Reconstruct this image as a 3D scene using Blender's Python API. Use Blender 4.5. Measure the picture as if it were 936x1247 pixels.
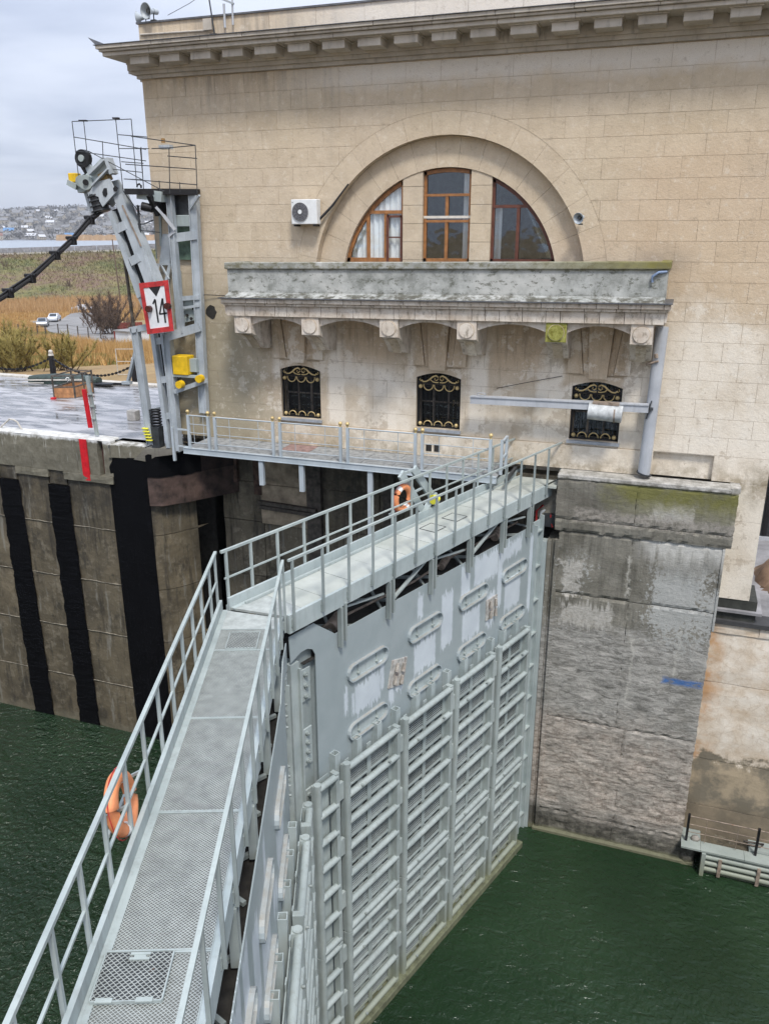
import bpy, bmesh, math, random
from mathutils import Vector, Matrix, noise
from mathutils.geometry import tessellate_polygon

random.seed(7)
S = bpy.context.scene
for o in list(bpy.data.objects):
    bpy.data.objects.remove(o)
COL = S.collection
R = math.radians

# ------------------------------------------------------------------ camera
cam_d = bpy.data.cameras.new('camera')
cam = bpy.data.objects.new('camera', cam_d)
COL.objects.link(cam)
cam_d.sensor_fit = 'VERTICAL'
cam_d.sensor_height = 24.0
cam_d.lens = 19.131
cam_d.clip_start = 0.1
cam_d.clip_end = 9000
cam.location = (0, 0, 6.5)
cam.rotation_euler = (math.pi / 2 - R(18.782), 0, R(19.5))
S.camera = cam

# ------------------------------------------------------------------ light
SUN_EL, SUN_AZ = R(57), R(146)      # azimuth measured from +Y towards +X
w = bpy.data.worlds.new('World')
S.world = w
w.use_nodes = True
nt = w.node_tree
nt.nodes.clear()
def wn(t, **k):
    n = nt.nodes.new(t)
    for a, b in k.items():
        setattr(n, a, b)
    return n
tc = wn('ShaderNodeTexCoord')
sky = wn('ShaderNodeTexSky', sky_type='NISHITA', sun_disc=False)
sky.sun_elevation = SUN_EL
sky.sun_rotation = SUN_AZ
sep = wn('ShaderNodeSeparateXYZ')
nt.links.new(tc.outputs['Generated'], sep.inputs[0])
# overcast vault: brighter towards the zenith as under a real cloud layer
cl = wn('ShaderNodeMapRange')
nt.links.new(sep.outputs['Z'], cl.inputs['Value'])
cl.inputs['From Min'].default_value = 0.0
cl.inputs['From Max'].default_value = 1.0
cl.inputs['To Min'].default_value = 1.0
cl.inputs['To Max'].default_value = 2.3
# cloud texture projected on a flat layer
mx = wn('ShaderNodeMath', operation='MAXIMUM'); mx.inputs[1].default_value = 0.05
nt.links.new(sep.outputs['Z'], mx.inputs[0])
ad = wn('ShaderNodeMath', operation='ADD'); ad.inputs[1].default_value = 0.10
nt.links.new(mx.outputs[0], ad.inputs[0])
dv = wn('ShaderNodeVectorMath', operation='SCALE')
iv = wn('ShaderNodeMath', operation='DIVIDE'); iv.inputs[0].default_value = 1.0
nt.links.new(ad.outputs[0], iv.inputs[1])
nt.links.new(tc.outputs['Generated'], dv.inputs[0])
nt.links.new(iv.outputs[0], dv.inputs['Scale'])
nz = wn('ShaderNodeTexNoise'); nz.inputs['Scale'].default_value = 0.9
nz.inputs['Detail'].default_value = 5; nz.inputs['Roughness'].default_value = 0.5
nz.inputs['Distortion'].default_value = 0.35
nt.links.new(dv.outputs[0], nz.inputs['Vector'])
cr = wn('ShaderNodeValToRGB')
cr.color_ramp.elements[0].position = 0.33; cr.color_ramp.elements[0].color = (3.55, 4.0, 5.1, 1)
cr.color_ramp.elements[1].position = 0.62; cr.color_ramp.elements[1].color = (5.3, 5.7, 6.7, 1)
nt.links.new(nz.outputs['Fac'], cr.inputs[0])
ml = wn('ShaderNodeVectorMath', operation='SCALE')
nt.links.new(cr.outputs[0], ml.inputs[0]); nt.links.new(cl.outputs[0], ml.inputs['Scale'])
mixs = wn('ShaderNodeMixRGB'); mixs.inputs[0].default_value = 0.9
nt.links.new(sky.outputs[0], mixs.inputs[1]); nt.links.new(ml.outputs[0], mixs.inputs[2])
bg = wn('ShaderNodeBackground'); bg.inputs['Strength'].default_value = 0.095
nt.links.new(mixs.outputs[0], bg.inputs[0])
wo = wn('ShaderNodeOutputWorld')
nt.links.new(bg.outputs[0], wo.inputs[0])

sd = bpy.data.lights.new('sun', 'SUN')
sd.energy = 2.3
sd.angle = R(11)
sd.color = (1.0, 0.95, 0.88)
so = bpy.data.objects.new('sun', sd)
COL.objects.link(so)
dirv = Vector((math.sin(SUN_AZ) * math.cos(SUN_EL), math.cos(SUN_AZ) * math.cos(SUN_EL), math.sin(SUN_EL)))
so.rotation_euler = dirv.to_track_quat('Z', 'Y').to_euler()

S.view_settings.view_transform = 'Standard'
S.view_settings.look = 'None'
S.view_settings.exposure = 0.5
S.view_settings.gamma = 1.0
S.render.engine = 'CYCLES'
S.cycles.use_denoising = True

# ------------------------------------------------------------------ helpers
ORG = {}                       # world origin of every top-level empty

class MB:
    """collects boxes, bars, tubes, prisms and links them as one mesh object"""
    def __init__(s):
        s.v, s.f, s.sm = [], [], []
    def add(s, vs, fs, smooth=False):
        b = len(s.v)
        s.v += [Vector(p) for p in vs]
        for f in fs:
            s.f.append([b + i for i in f]); s.sm.append(smooth)
        return s
    def box(s, x0, x1, y0, y1, z0, z1):
        vs = [(x, y, z) for z in (z0, z1) for y in (y0, y1) for x in (x0, x1)]
        return s.add(vs, [(0, 2, 3, 1), (4, 5, 7, 6), (0, 1, 5, 4), (2, 6, 7, 3), (0, 4, 6, 2), (1, 3, 7, 5)])
    def bar(s, p, q, w, h=None, up=(0, 0, 1)):
        h = w if h is None else h
        p, q = Vector(p), Vector(q)
        d = (q - p).normalized()
        u = Vector(up)
        if abs(d.dot(u)) > 0.98:
            u = Vector((1, 0, 0)) if abs(d.x) < 0.9 else Vector((0, 1, 0))
        a = d.cross(u).normalized(); b = a.cross(d).normalized()
        a = a * (w / 2); b = b * (h / 2)
        vs = [c + i * a + j * b for c in (p, q) for (i, j) in ((-1, -1), (1, -1), (1, 1), (-1, 1))]
        return s.add(vs, [(3, 2, 1, 0), (4, 5, 6, 7), (0, 1, 5, 4), (1, 2, 6, 5), (2, 3, 7, 6), (3, 0, 4, 7)])
    def cyl(s, p, q, r, n=10, r2=None, caps=True):
        p, q = Vector(p), Vector(q); r2 = r if r2 is None else r2
        d = (q - p).normalized()
        u = Vector((0, 0, 1)) if abs(d.z) < 0.95 else Vector((1, 0, 0))
        a = d.cross(u).normalized(); b = a.cross(d).normalized()
        vs = []
        for c, rr in ((p, r), (q, r2)):
            for i in range(n):
                t = 2 * math.pi * i / n
                vs.append(c + (a * math.cos(t) + b * math.sin(t)) * rr)
        s.add(vs, [(i, i + n, (i + 1) % n + n, (i + 1) % n) for i in range(n)], True)
        if caps:
            s.add(vs[:n], [tuple(range(n))]); s.add(vs[n:], [tuple(reversed(range(n)))])
        return s
    def tube(s, pts, r, n=8, closed=False):
        pts = [Vector(p) for p in pts]; m = len(pts); vs = []
        for i, p in enumerate(pts):
            if closed:
                d = (pts[(i + 1) % m] - pts[i - 1]).normalized()
            else:
                d = (pts[min(i + 1, m - 1)] - pts[max(i - 1, 0)]).normalized()
            u = Vector((0, 0, 1)) if abs(d.z) < 0.9 else Vector((0, 1, 0))
            a = d.cross(u).normalized(); b = a.cross(d).normalized()
            rr = r[i] if isinstance(r, (list, tuple)) else r
            for k in range(n):
                t = 2 * math.pi * k / n
                vs.append(p + (a * math.cos(t) + b * math.sin(t)) * rr)
        fs = []
        for i in range(m if closed else m - 1):
            j = (i + 1) % m
            for k in range(n):
                fs.append((i * n + k, j * n + k, j * n + (k + 1) % n, i * n + (k + 1) % n))
        return s.add(vs, fs, True)
    def prism(s, poly, fn, smooth=False):
        """poly: 2D outline; fn(u, v, k) -> 3D point, k = 0 front, 1 back"""
        n = len(poly)
        a = [fn(u, v, 0) for u, v in poly]; b = [fn(u, v, 1) for u, v in poly]
        s.add(a, [tuple(range(n))]); s.add(b, [tuple(reversed(range(n)))])
        return s.add(a + b, [(i, i + n, (i + 1) % n + n, (i + 1) % n) for i in range(n)], smooth)
    def xz(s, poly, y0, y1):
        return s.prism(poly, lambda u, v, k: (u, y1 if k else y0, v))
    def yz(s, poly, x0, x1):
        return s.prism(poly, lambda u, v, k: (x1 if k else x0, u, v))
    def xy(s, poly, z0, z1):
        return s.prism(poly, lambda u, v, k: (u, v, z1 if k else z0))
    def ball(s, c, r, n=8, m=6, sc=(1, 1, 1)):
        c = Vector(c); vs = []; fs = []
        for i in range(m + 1):
            t = math.pi * i / m
            for k in range(n):
                a = 2 * math.pi * k / n
                vs.append(c + Vector((r * sc[0] * math.sin(t) * math.cos(a), r * sc[1] * math.sin(t) * math.sin(a), r * sc[2] * math.cos(t))))
        for i in range(m):
            for k in range(n):
                fs.append((i * n + k, (i + 1) * n + k, (i + 1) * n + (k + 1) % n, i * n + (k + 1) % n))
        return s.add(vs, fs, True)
    def mesh(s, name, m, org=Vector((0, 0, 0))):
        me = bpy.data.meshes.new(name)
        me.from_pydata([v - org for v in s.v], [], s.f)
        me.polygons.foreach_set('use_smooth', s.sm)
        for k in (m if isinstance(m, (list, tuple)) else [m]):
            me.materials.append(k)
        me.update()
        bmm = bmesh.new(); bmm.from_mesh(me)
        bmesh.ops.recalc_face_normals(bmm, faces=bmm.faces)
        bmm.to_mesh(me); bmm.free()
        return me
    def build(s, name, m, parent=None, bevel=0, label=None, kind=None, world=True):
        org = Vector((0, 0, 0))
        top = parent
        while top is not None and top.parent is not None:
            top = top.parent
        if top is not None and world:
            org = ORG.get(top.name, Vector((0, 0, 0)))
        me = s.mesh(name, m, org)
        o = bpy.data.objects.new(name, me)
        COL.objects.link(o)
        if parent is not None:
            o.parent = parent
        if bevel:
            b = o.modifiers.new('bevel', 'BEVEL'); b.width = bevel; b.segments = 1; b.limit_method = 'ANGLE'
        if label: o['label'] = label
        if kind: o['kind'] = kind
        return o

def thing(name, label, cat, loc=(0, 0, 0), group=None, rotz=0):
    o = bpy.data.objects.new(name, None)
    o.empty_display_size = 0.3
    COL.objects.link(o)
    o.location = loc; o.rotation_euler = (0, 0, rotz)
    o['label'] = label; o['category'] = cat
    if group: o['group'] = group
    ORG[o.name] = Vector(loc)
    return o

def tag(o, label, cat, group=None):
    o['label'] = label; o['category'] = cat
    if group: o['group'] = group
    return o

def struct(o):
    o['kind'] = 'structure'
    return o

def copy_tree(o, parent=None):
    c = o.copy(); COL.objects.link(c)
    if parent is not None:
        c.parent = parent
    else:
        ORG[c.name] = ORG.get(o.name, Vector((0, 0, 0))).copy()
    for ch in [x for x in CH.get(o.name, [])]:
        copy_tree(ch, c)
    return c

CH = {}
def index_children(root):
    CH[root.name] = list(root.children)
    for c in root.children:
        index_children(c)

def place(name, me, loc, parent, rot=None):
    """another object sharing the mesh; loc is in the parent's space"""
    o = bpy.data.objects.new(name, me)
    COL.objects.link(o)
    o.parent = parent; o.location = loc
    if rot: o.rotation_euler = rot
    return o

# ------------------------------------------------------------------ materials
class NT:
    def __init__(s, name):
        s.m = bpy.data.materials.new(name); s.m.use_nodes = True
        s.t = s.m.node_tree; s.t.nodes.clear()
        s.out = s.n('ShaderNodeOutputMaterial'); s.b = s.n('ShaderNodeBsdfPrincipled')
        s.t.links.new(s.b.outputs[0], s.out.inputs['Surface'])
    def n(s, t, **k):
        x = s.t.nodes.new(t)
        for a, b in k.items(): setattr(x, a, b)
        return x
    def l(s, a, b): s.t.links.new(a, b)
    def pos(s, obj=False):
        if obj: return s.n('ShaderNodeTexCoord').outputs['Object']
        return s.n('ShaderNodeNewGeometry').outputs['Position']
    def map(s, v, sc):
        x = s.n('ShaderNodeVectorMath', operation='MULTIPLY'); s.l(v, x.inputs[0]); x.inputs[1].default_value = sc
        return x.outputs[0]
    def addv(s, v, d):
        x = s.n('ShaderNodeVectorMath', operation='ADD'); s.l(v, x.inputs[0]); x.inputs[1].default_value = d
        return x.outputs[0]
    def noise(s, v, scale, detail=4, rough=0.55, dist=0.0):
        x = s.n('ShaderNodeTexNoise'); s.l(v, x.inputs['Vector'])
        x.inputs['Scale'].default_value = scale; x.inputs['Detail'].default_value = detail
        x.inputs['Roughness'].default_value = rough; x.inputs['Distortion'].default_value = dist
        return x.outputs['Fac']
    def ramp(s, f, a, b, lo=0.0, hi=1.0):
        x = s.n('ShaderNodeMapRange'); x.clamp = True
        s.l(f, x.inputs['Value'])
        x.inputs['From Min'].default_value = a; x.inputs['From Max'].default_value = b
        x.inputs['To Min'].default_value = lo; x.inputs['To Max'].default_value = hi
        return x.outputs[0]
    def math(s, op, a, b=None, clamp=False):
        x = s.n('ShaderNodeMath', operation=op); x.use_clamp = clamp
        for i, k in enumerate((a, b)):
            if k is None: continue
            if isinstance(k, (int, float)): x.inputs[i].default_value = k
            else: s.l(k, x.inputs[i])
        return x.outputs[0]
    def mul(s, a, b): return s.math('MULTIPLY', a, b)
    def add(s, a, b): return s.math('ADD', a, b)
    def mx(s, a, b): return s.math('MAXIMUM', a, b)
    def mix(s, f, a, b):
        x = s.n('ShaderNodeMixRGB')
        if isinstance(f, (int, float)): x.inputs[0].default_value = f
        else: s.l(f, x.inputs[0])
        for i, k in ((1, a), (2, b)):
            if isinstance(k, tuple): x.inputs[i].default_value = (*k[:3], 1)
            else: s.l(k, x.inputs[i])
        return x.outputs[0]
    def xyz(s, v):
        x = s.n('ShaderNodeSeparateXYZ'); s.l(v, x.inputs[0]); return x.outputs
    def rnd(s): return s.n('ShaderNodeObjectInfo').outputs['Random']
    def rect(s, u, v, cu, cv, hu, hv, soft=0.05):
        """soft-edged rectangle mask"""
        a = s.math('SUBTRACT', hu, s.math('ABSOLUTE', s.math('SUBTRACT', u, cu)))
        b = s.math('SUBTRACT', hv, s.math('ABSOLUTE', s.math('SUBTRACT', v, cv)))
        return s.ramp(s.math('MINIMUM', a, b), -soft, soft)
    def bump(s, h, strength=0.3, dist=0.02):
        x = s.n('ShaderNodeBump'); s.l(h, x.inputs['Height'])
        x.inputs['Strength'].default_value = strength; x.inputs['Distance'].default_value = dist
        s.l(x.outputs[0], s.b.inputs['Normal'])
    def fin(s, col, rough=0.8, metal=0.0, spec=0.5):
        if isinstance(col, tuple): s.b.inputs['Base Color'].default_value = (*col[:3], 1)
        else: s.l(col, s.b.inputs['Base Color'])
        if isinstance(rough, (int, float)): s.b.inputs['Roughness'].default_value = rough
        else: s.l(rough, s.b.inputs['Roughness'])
        s.b.inputs['Metallic'].default_value = metal
        s.b.inputs['Specular IOR Level'].default_value = spec
        return s.m

def plain(name, c, rough=0.6, metal=0.0, var=0.15, scale=6.0, bump=0.15, rust=0.0):
    """one-colour surface with grime, tone drift and fine relief"""
    t = NT(name); p = t.pos()
    f = t.noise(p, scale, 5, 0.6)
    g = t.noise(t.map(p, (9, 9, 1.4)), 1.5, 4, 0.6)
    d = tuple(k * (1 - var * 1.6) for k in c); h = tuple(min(1, k * (1 + var)) for k in c)
    col = t.mix(t.ramp(f, 0.3, 0.7), d, h)
    col = t.mix(t.ramp(g, 0.55, 0.8, 0, min(0.5, var * 1.5)), col, tuple(k * 0.5 for k in c))
    if rust:
        r_ = t.noise(t.addv(t.map(p, (1, 1, 0.5)), (7, 3, 1)), 5.0, 6, 0.7)
        col = t.mix(t.ramp(r_, 0.68 - 0.1 * rust, 0.74, 0, 0.85), col, (0.20, 0.09, 0.04))
    if bump: t.bump(t.noise(p, 60, 4, 0.6), bump, 0.005)
    return t.fin(col, rough, metal)

M = {}
def mats():
    # pale weathered limestone of the lock house
    t = NT('limestone'); p = t.pos(); X, Y, Z = t.xyz(p)
    big = t.noise(p, 0.35, 5, 0.55); mid = t.noise(p, 1.7, 6, 0.65); fine = t.noise(p, 14, 5, 0.7)
    base = t.mix(t.rnd(), (0.55, 0.45, 0.315), (0.625, 0.525, 0.385))
    col = t.mix(t.ramp(big, 0.35, 0.65), base, (0.60, 0.50, 0.375))
    col = t.mix(t.ramp(mid, 0.45, 0.75, 0, 0.55), col, (0.44, 0.35, 0.245))
    col = t.mix(t.ramp(fine, 0.5, 0.8, 0, 0.35), col, (0.70, 0.60, 0.48))
    # warm ochre band to the right of the arch
    wb = t.mul(t.ramp(t.add(X, t.mul(t.math('SUBTRACT', big, 0.5), 6)), -3.5, -1.0), t.mul(t.ramp(Z, 3.6, 5.2), t.ramp(Z, 9.3, 8.2)))
    col = t.mix(t.mul(wb, 0.38), col, (0.60, 0.425, 0.27))
    # bleached lime runs low on the wall
    zz = t.add(Z, t.mul(t.math('SUBTRACT', mid, 0.5), 2.4)); xj = t.add(X, t.mul(t.math('SUBTRACT', big, 0.5), 2.5)); n3 = t.noise(t.map(p, (1, 1, 0.7)), 0.9, 6, 0.6)
    lime = t.mul(t.mul(t.ramp(zz, 2.3, 1.2), t.ramp(xj, -9.8, -8.6)), t.ramp(n3, 0.36, 0.58, 0.15, 1))
    dg = t.add(Z, t.mul(t.add(X, 8.5), 0.45))          # bleach running down to the right of the first window
    lime = t.mx(lime, t.mul(t.mul(t.ramp(t.math('ABSOLUTE', t.math('SUBTRACT', dg, 2.2)), 1.1, 0.3), t.ramp(t.math('ABSOLUTE', t.add(X, 8.3)), 2.1, 1.3)), t.ramp(n3, 0.35, 0.55, 0.3, 1)))
    lime = t.mx(lime, t.mul(t.ramp(t.add(zz, t.mul(X, 0.35)), 5.3, 4.3), t.mul(t.ramp(xj, -0.7, 0.2), t.ramp(n3, 0.3, 0.5, 0.45, 1))))
    for cx, lo, hi_, w_ in ((-9.95, 0.8, 3.4, 0.30), (-5.42, 0.8, 3.4, 0.30), (-3.35, 0.8, 3.3, 0.36), (-2.9, 0.8, 2.4, 0.3), (-0.95, 0.9, 3.3, 0.33), (-7.55, 2.3, 3.3, 0.10), (-11.95, 2.2, 3.2, 0.12)):
        lime = t.mx(lime, t.rect(t.add(X, t.mul(t.math('SUBTRACT', mid, 0.5), 0.55)), t.add(Z, t.mul(t.math('SUBTRACT', mid, 0.5), 0.8)), cx, (lo + hi_) / 2, w_, (hi_ - lo) / 2, 0.08))
    col = t.mix(t.mul(lime, 0.9), col, (0.83, 0.76, 0.65))
    # ochre stone under the balcony between the brackets
    wz = t.mul(t.ramp(Z, 2.5, 3.0), t.ramp(Z, 4.4, 4.2)); wx = None
    for cx, hw in ((-8.85, 0.9), (-4.25, 0.75), (-11.3, 0.75), (-6.6, 0.75), (-1.95, 0.7)):
        r_ = t.rect(t.add(X, t.mul(t.math('SUBTRACT', mid, 0.5), 0.4)), Z, cx, 3.4, hw, 1.2, 0.12); wx = r_ if wx is None else t.mx(wx, r_)
    col = t.mix(t.mul(t.mul(wz, wx), 0.7), col, t.mix(t.ramp(mid, 0.4, 0.6), (0.50, 0.375, 0.245), (0.60, 0.46, 0.315)))
    # grey grime patches over the whole front
    gp = t.noise(t.addv(t.map(p, (1, 1, 0.55)), (4, 0, 9)), 0.8, 7, 0.68)
    col = t.mix(t.ramp(gp, 0.52, 0.70, 0, 0.42), col, (0.40, 0.34, 0.26))
    sk = t.mul(t.ramp(t.math('ABSOLUTE', t.math('SUBTRACT', t.add(Z, t.mul(mid, 0.5)), 6.1)), 0.5, 0.1), t.ramp(t.math('ABSOLUTE', t.add(X, 0.6)), 1.0, 0.3))
    col = t.mix(t.mul(sk, 0.5), col, (0.30, 0.25, 0.20))
    # green-grey damp at the left end, under the cornice line streaks
    damp = t.mul(t.ramp(t.add(X, t.mul(t.math('SUBTRACT', mid, 0.5), 3.0)), -11.6, -13.2), t.ramp(t.add(Z, t.mul(mid, 1.5)), 6.6, 4.4))
    col = t.mix(t.mul(damp, 0.72), col, (0.235, 0.215, 0.145))
    st = t.noise(t.map(p, (3.0, 3.0, 0.22)), 1.6, 5, 0.6)
    top = t.mul(t.ramp(t.add(Z, t.mul(st, 1.6)), 10.6, 11.9), t.ramp(st, 0.42, 0.68))
    col = t.mix(t.mul(t.mul(top, t.ramp(X, -7, -10.5, 0.25, 1)), 0.75), col, (0.25, 0.22, 0.185))
    wt = t.mul(t.ramp(t.add(Z, t.mul(mid, 0.7)), 10.55, 10.95), t.ramp(X, -12.0, -9.0))
    col = t.mix(t.mul(wt, 0.8), col, (0.76, 0.72, 0.66))
    col = t.mix(t.mul(t.ramp(st, 0.6, 0.8), 0.35), col, (0.34, 0.27, 0.2))
    dr = t.noise(t.map(p, (4.5, 4.5, 0.45)), 1.5, 6, 0.7)
    dm = t.mul(t.mul(t.ramp(t.add(Z, t.mul(dr, 2.6)), 3.9, 5.0), t.ramp(Z, 4.9, 4.6)), t.mul(t.ramp(X, -13.1, -12.7), t.ramp(X, -0.2, -0.5)))
    col = t.mix(t.mul(dm, t.ramp(dr, 0.48, 0.64, 0, 0.6)), col, (0.27, 0.205, 0.14))
    pe = t.noise(t.addv(p, (7, 2, 4)), 1.25, 7, 0.72)
    pm = t.mul(t.ramp(pe, 0.55, 0.575), t.mul(t.ramp(Z, 5.3, 4.7), t.ramp(X, -14.5, -12.0)))
    col = t.mix(t.mul(pm, 0.55), col, (0.80, 0.74, 0.64))
    pe2 = t.noise(t.addv(p, (1, 6, 14)), 1.0, 7, 0.72)
    col = t.mix(t.mul(t.mul(t.ramp(pe2, 0.575, 0.60), t.ramp(Z, 4.6, 3.0)), 0.45), col, (0.36, 0.28, 0.19))
    # grime along the plinth
    pg = t.mul(t.ramp(t.add(Z, t.mul(mid, 0.6)), 1.05, 0.35), t.ramp(Z, -0.8, -0.1))
    col = t.mix(t.mul(pg, t.ramp(t.noise(p, 2.6, 5, 0.7), 0.38, 0.62, 0, 0.8)), col, (0.27, 0.22, 0.14))
    vf = t.noise(p, 55, 4, 0.75); bl_ = t.noise(t.addv(p, (2, 8, 1)), 4.5, 7, 0.75)
    col = t.mix(t.ramp(vf, 0.50, 0.66, 0, 0.40), col, (0.33, 0.27, 0.20))
    col = t.mix(t.ramp(bl_, 0.56, 0.66, 0, 0.45), col, (0.72, 0.65, 0.54))
    col = t.mix(t.ramp(bl_, 0.42, 0.34, 0, 0.45), col, (0.34, 0.275, 0.20))
    t.bump(t.add(t.mul(fine, 0.9), t.add(mid, t.mul(vf, 0.4))), 0.6, 0.025)
    M['stone'] = t.fin(col, 0.92)

    t = NT('mortar'); p = t.pos(); M['mortar'] = t.fin(t.mix(t.ramp(t.noise(p, 1.5, 5, .65), .38, .62), (0.34, 0.275, 0.195), (0.58, 0.485, 0.365)), 0.95)

    # grey, weather-blackened stone of cornice and parapet
    t = NT('cornice_stone'); p = t.pos(); X, Y, Z = t.xyz(p)
    f = t.noise(p, 1.6, 6, 0.65); g = t.noise(t.map(p, (4, 4, 1.0)), 2.0, 5, 0.65)
    col = t.mix(t.ramp(f, 0.35, 0.65), (0.43, 0.39, 0.335), (0.60, 0.555, 0.49))
    col = t.mix(t.rnd(), col, t.mix(0.35, col, (0.30, 0.27, 0.23)))
    col = t.mix(t.ramp(g, 0.55, 0.74, 0, 0.65), col, (0.20, 0.185, 0.165))
    t.bump(t.noise(p, 25, 5, 0.7), 0.5, 0.012); M['cornice'] = t.fin(col, 0.92)

    # balcony: rendered grey parapet with lichen
    t = NT('grey_render'); p = t.pos(); X, Y, Z = t.xyz(p)
    f = t.noise(p, 2.2, 8, 0.72); g = t.noise(t.addv(t.map(p, (1, 1, 1.6)), (5, 1, 2)), 3.6, 7, 0.75)
    h = t.noise(t.addv(p, (15, 4, 2)), 0.9, 5, 0.6)
    col = t.mix(t.ramp(f, 0.36, 0.62), (0.225, 0.235, 0.215), (0.44, 0.45, 0.43))
    col = t.mix(t.ramp(h, 0.5, 0.66, 0, 0.6), col, (0.56, 0.56, 0.53))
    col = t.mix(t.ramp(g, 0.54, 0.60, 0, 0.85), col, (0.12, 0.125, 0.10))
    zl = t.add(Z, t.mul(X, -0.012))
    col = t.mix(t.mul(t.ramp(t.add(zl, t.mul(f, 0.25)), 5.20, 5.05), t.ramp(g, 0.42, 0.55)), col, (0.095, 0.09, 0.07))
    col = t.mix(t.mul(t.ramp(t.add(X, t.mul(h, 3)), -3.5, 1.0), t.ramp(zl, 5.62, 5.72)), col, (0.20, 0.18, 0.035))
    col = t.mix(t.mul(t.ramp(zl, 5.60, 5.68), t.ramp(g, 0.40, 0.6, 0, 0.7)), col, (0.17, 0.155, 0.09))
    t.bump(t.noise(p, 22, 6, 0.75), 0.6, 0.015); M['render'] = t.fin(col, 0.95)

    # white-washed balcony mouldings with dirt
    t = NT('whitewash_stone'); p = t.pos()
    f = t.noise(p, 2.4, 7, 0.7); g = t.noise(t.map(p, (2.5, 2.5, 1)), 3.2, 6, 0.7)
    col = t.mix(t.ramp(f, 0.35, 0.6), (0.48, 0.40, 0.32), (0.71, 0.65, 0.57))
    col = t.mix(t.mul(t.rnd(), 0.4), col, (0.48, 0.40, 0.31))
    col = t.mix(t.ramp(g, 0.53, 0.66, 0, 0.75), col, (0.20, 0.165, 0.12))
    t.bump(t.noise(p, 25, 5, 0.7), 0.5, 0.012); M['white_stone'] = t.fin(col, 0.92)
    t = NT('mossy_stone'); p = t.pos(); g = t.noise(p, 9, 5, 0.7)
    M['moss'] = t.fin(t.mix(t.ramp(g, 0.35, 0.65), (0.16, 0.15, 0.02), (0.36, 0.36, 0.10)), 0.95)

    # lock-wall concrete ------------------------------------------------
    t = NT('pier_concrete'); p = t.pos(); X, Y, Z = t.xyz(p)
    f = t.noise(p, 0.9, 7, 0.65); g = t.noise(p, 3.4, 8, 0.75); hs = t.noise(t.map(p, (1.1, 1.1, 4.2)), 1.7, 8, 0.78, 1.2)
    vs = t.noise(t.map(p, (5, 5, 0.35)), 1.3, 6, 0.65); speck = t.noise(p, 8.5, 6, 0.8); f2 = t.noise(t.addv(p, (11, 3, 5)), 0.7, 5, 0.6)
    col = t.mix(t.ramp(f, 0.35, 0.65), (0.135, 0.126, 0.100), (0.27, 0.256, 0.215))
    col = t.mix(t.ramp(vs, 0.5, 0.72, 0, 0.6), col, (0.055, 0.052, 0.042))
    # horizontal damp bands on the head block
    col = t.mix(t.mul(t.ramp(Z, -1.3, -1.2), t.mul(t.ramp(t.noise(t.map(p, (0.3, 0.3, 3.5)), 1.4, 4), 0.42, 0.58), 0.6)), col, (0.15, 0.135, 0.11))
    # scraped zone hit by hulls, stone core showing pinkish lower down
    sc_ = t.mul(t.ramp(t.add(Z, t.mul(t.math('SUBTRACT', g, 0.5), 2.0)), -4.4, -4.9), t.ramp(t.add(Z, t.mul(g, 1.2)), -11.4, -10.7))
    scr = t.mix(t.ramp(hs, 0.38, 0.60), (0.15, 0.145, 0.13), (0.46, 0.445, 0.41))
    scr = t.mix(t.ramp(t.add(t.mul(speck, 0.6), t.mul(hs, 0.4)), 0.54, 0.6, 0, 0.8), scr, (0.50, 0.47, 0.44))
    col = t.mix(t.mul(sc_, t.ramp(f2, 0.34, 0.5, 0.55, 1.0)), col, scr)
    red = t.mul(t.ramp(t.add(Z, t.mul(f, 2.5)), -6.2, -7.4), t.ramp(t.add(Z, t.mul(f2, 1.5)), -11.2, -10.3))
    rc = t.mix(t.ramp(t.add(t.mul(hs, 0.65), t.mul(speck, 0.35)), 0.42, 0.58), (0.20, 0.165, 0.135), (0.58, 0.51, 0.44))
    rc = t.mix(t.ramp(g, 0.54, 0.66, 0, 0.7), rc, (0.60, 0.55, 0.48))
    col = t.mix(t.mul(red, t.ramp(f2, 0.32, 0.62, 0.30, 1.0)), col, rc)
    # pale crust patches
    big = t.noise(t.addv(t.map(p, (1, 1, 0.7)), (3.2, 0, 1.7)), 0.62, 3, 0.5)
    cz = t.mul(t.ramp(t.add(Z, t.mul(vs, 1.2)), -1.5, -2.4), t.ramp(t.add(Z, t.mul(vs, 0.8)), -5.3, -4.3))
    cm = t.add(t.add(t.mul(t.ramp(big, 0.36, 0.62), 0.55), t.mul(t.math('SUBTRACT', speck, 0.5), 2.4)), t.mul(t.ramp(X, -0.5, 1.2), 0.42))
    col = t.mix(t.mul(t.ramp(cm, 0.48, 0.56, 0, 0.9), cz), col, (0.42, 0.425, 0.405))
    xx = t.add(X, t.mul(t.math('SUBTRACT', g, 0.5), 1.3)); zz2 = t.add(Z, t.mul(t.math('SUBTRACT', vs, 0.5), 1.6))
    cm2 = t.mx(t.rect(xx, zz2, -2.25, -3.2, 0.26, 0.55, 0.04), t.rect(xx, zz2, -1.75, -4.35, 0.75, 0.35, 0.08))
    cm2 = t.mx(cm2, t.rect(xx, t.add(Z, t.mul(t.math('SUBTRACT', speck, 0.5), 0.9)), 0.35, -0.86, 0.55, 0.26, 0.05))
    col = t.mix(t.mul(cm2, 0.9), col, t.mix(t.ramp(speck, 0.4, 0.6), (0.36, 0.34, 0.30), (0.52, 0.50, 0.46)))
    # ragged spalled strip above the joint and lime leaching below it
    sp_ = t.mul(t.ramp(t.add(Z, t.mul(g, 0.5)), -1.12, -0.95), t.ramp(Z, -1.2, -1.2)); 
    spz = t.rect(X, t.add(Z, t.mul(t.math('SUBTRACT', g, 0.5), 0.6)), -0.1, -1.2, 2.2, 0.20, 0.05)
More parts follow.
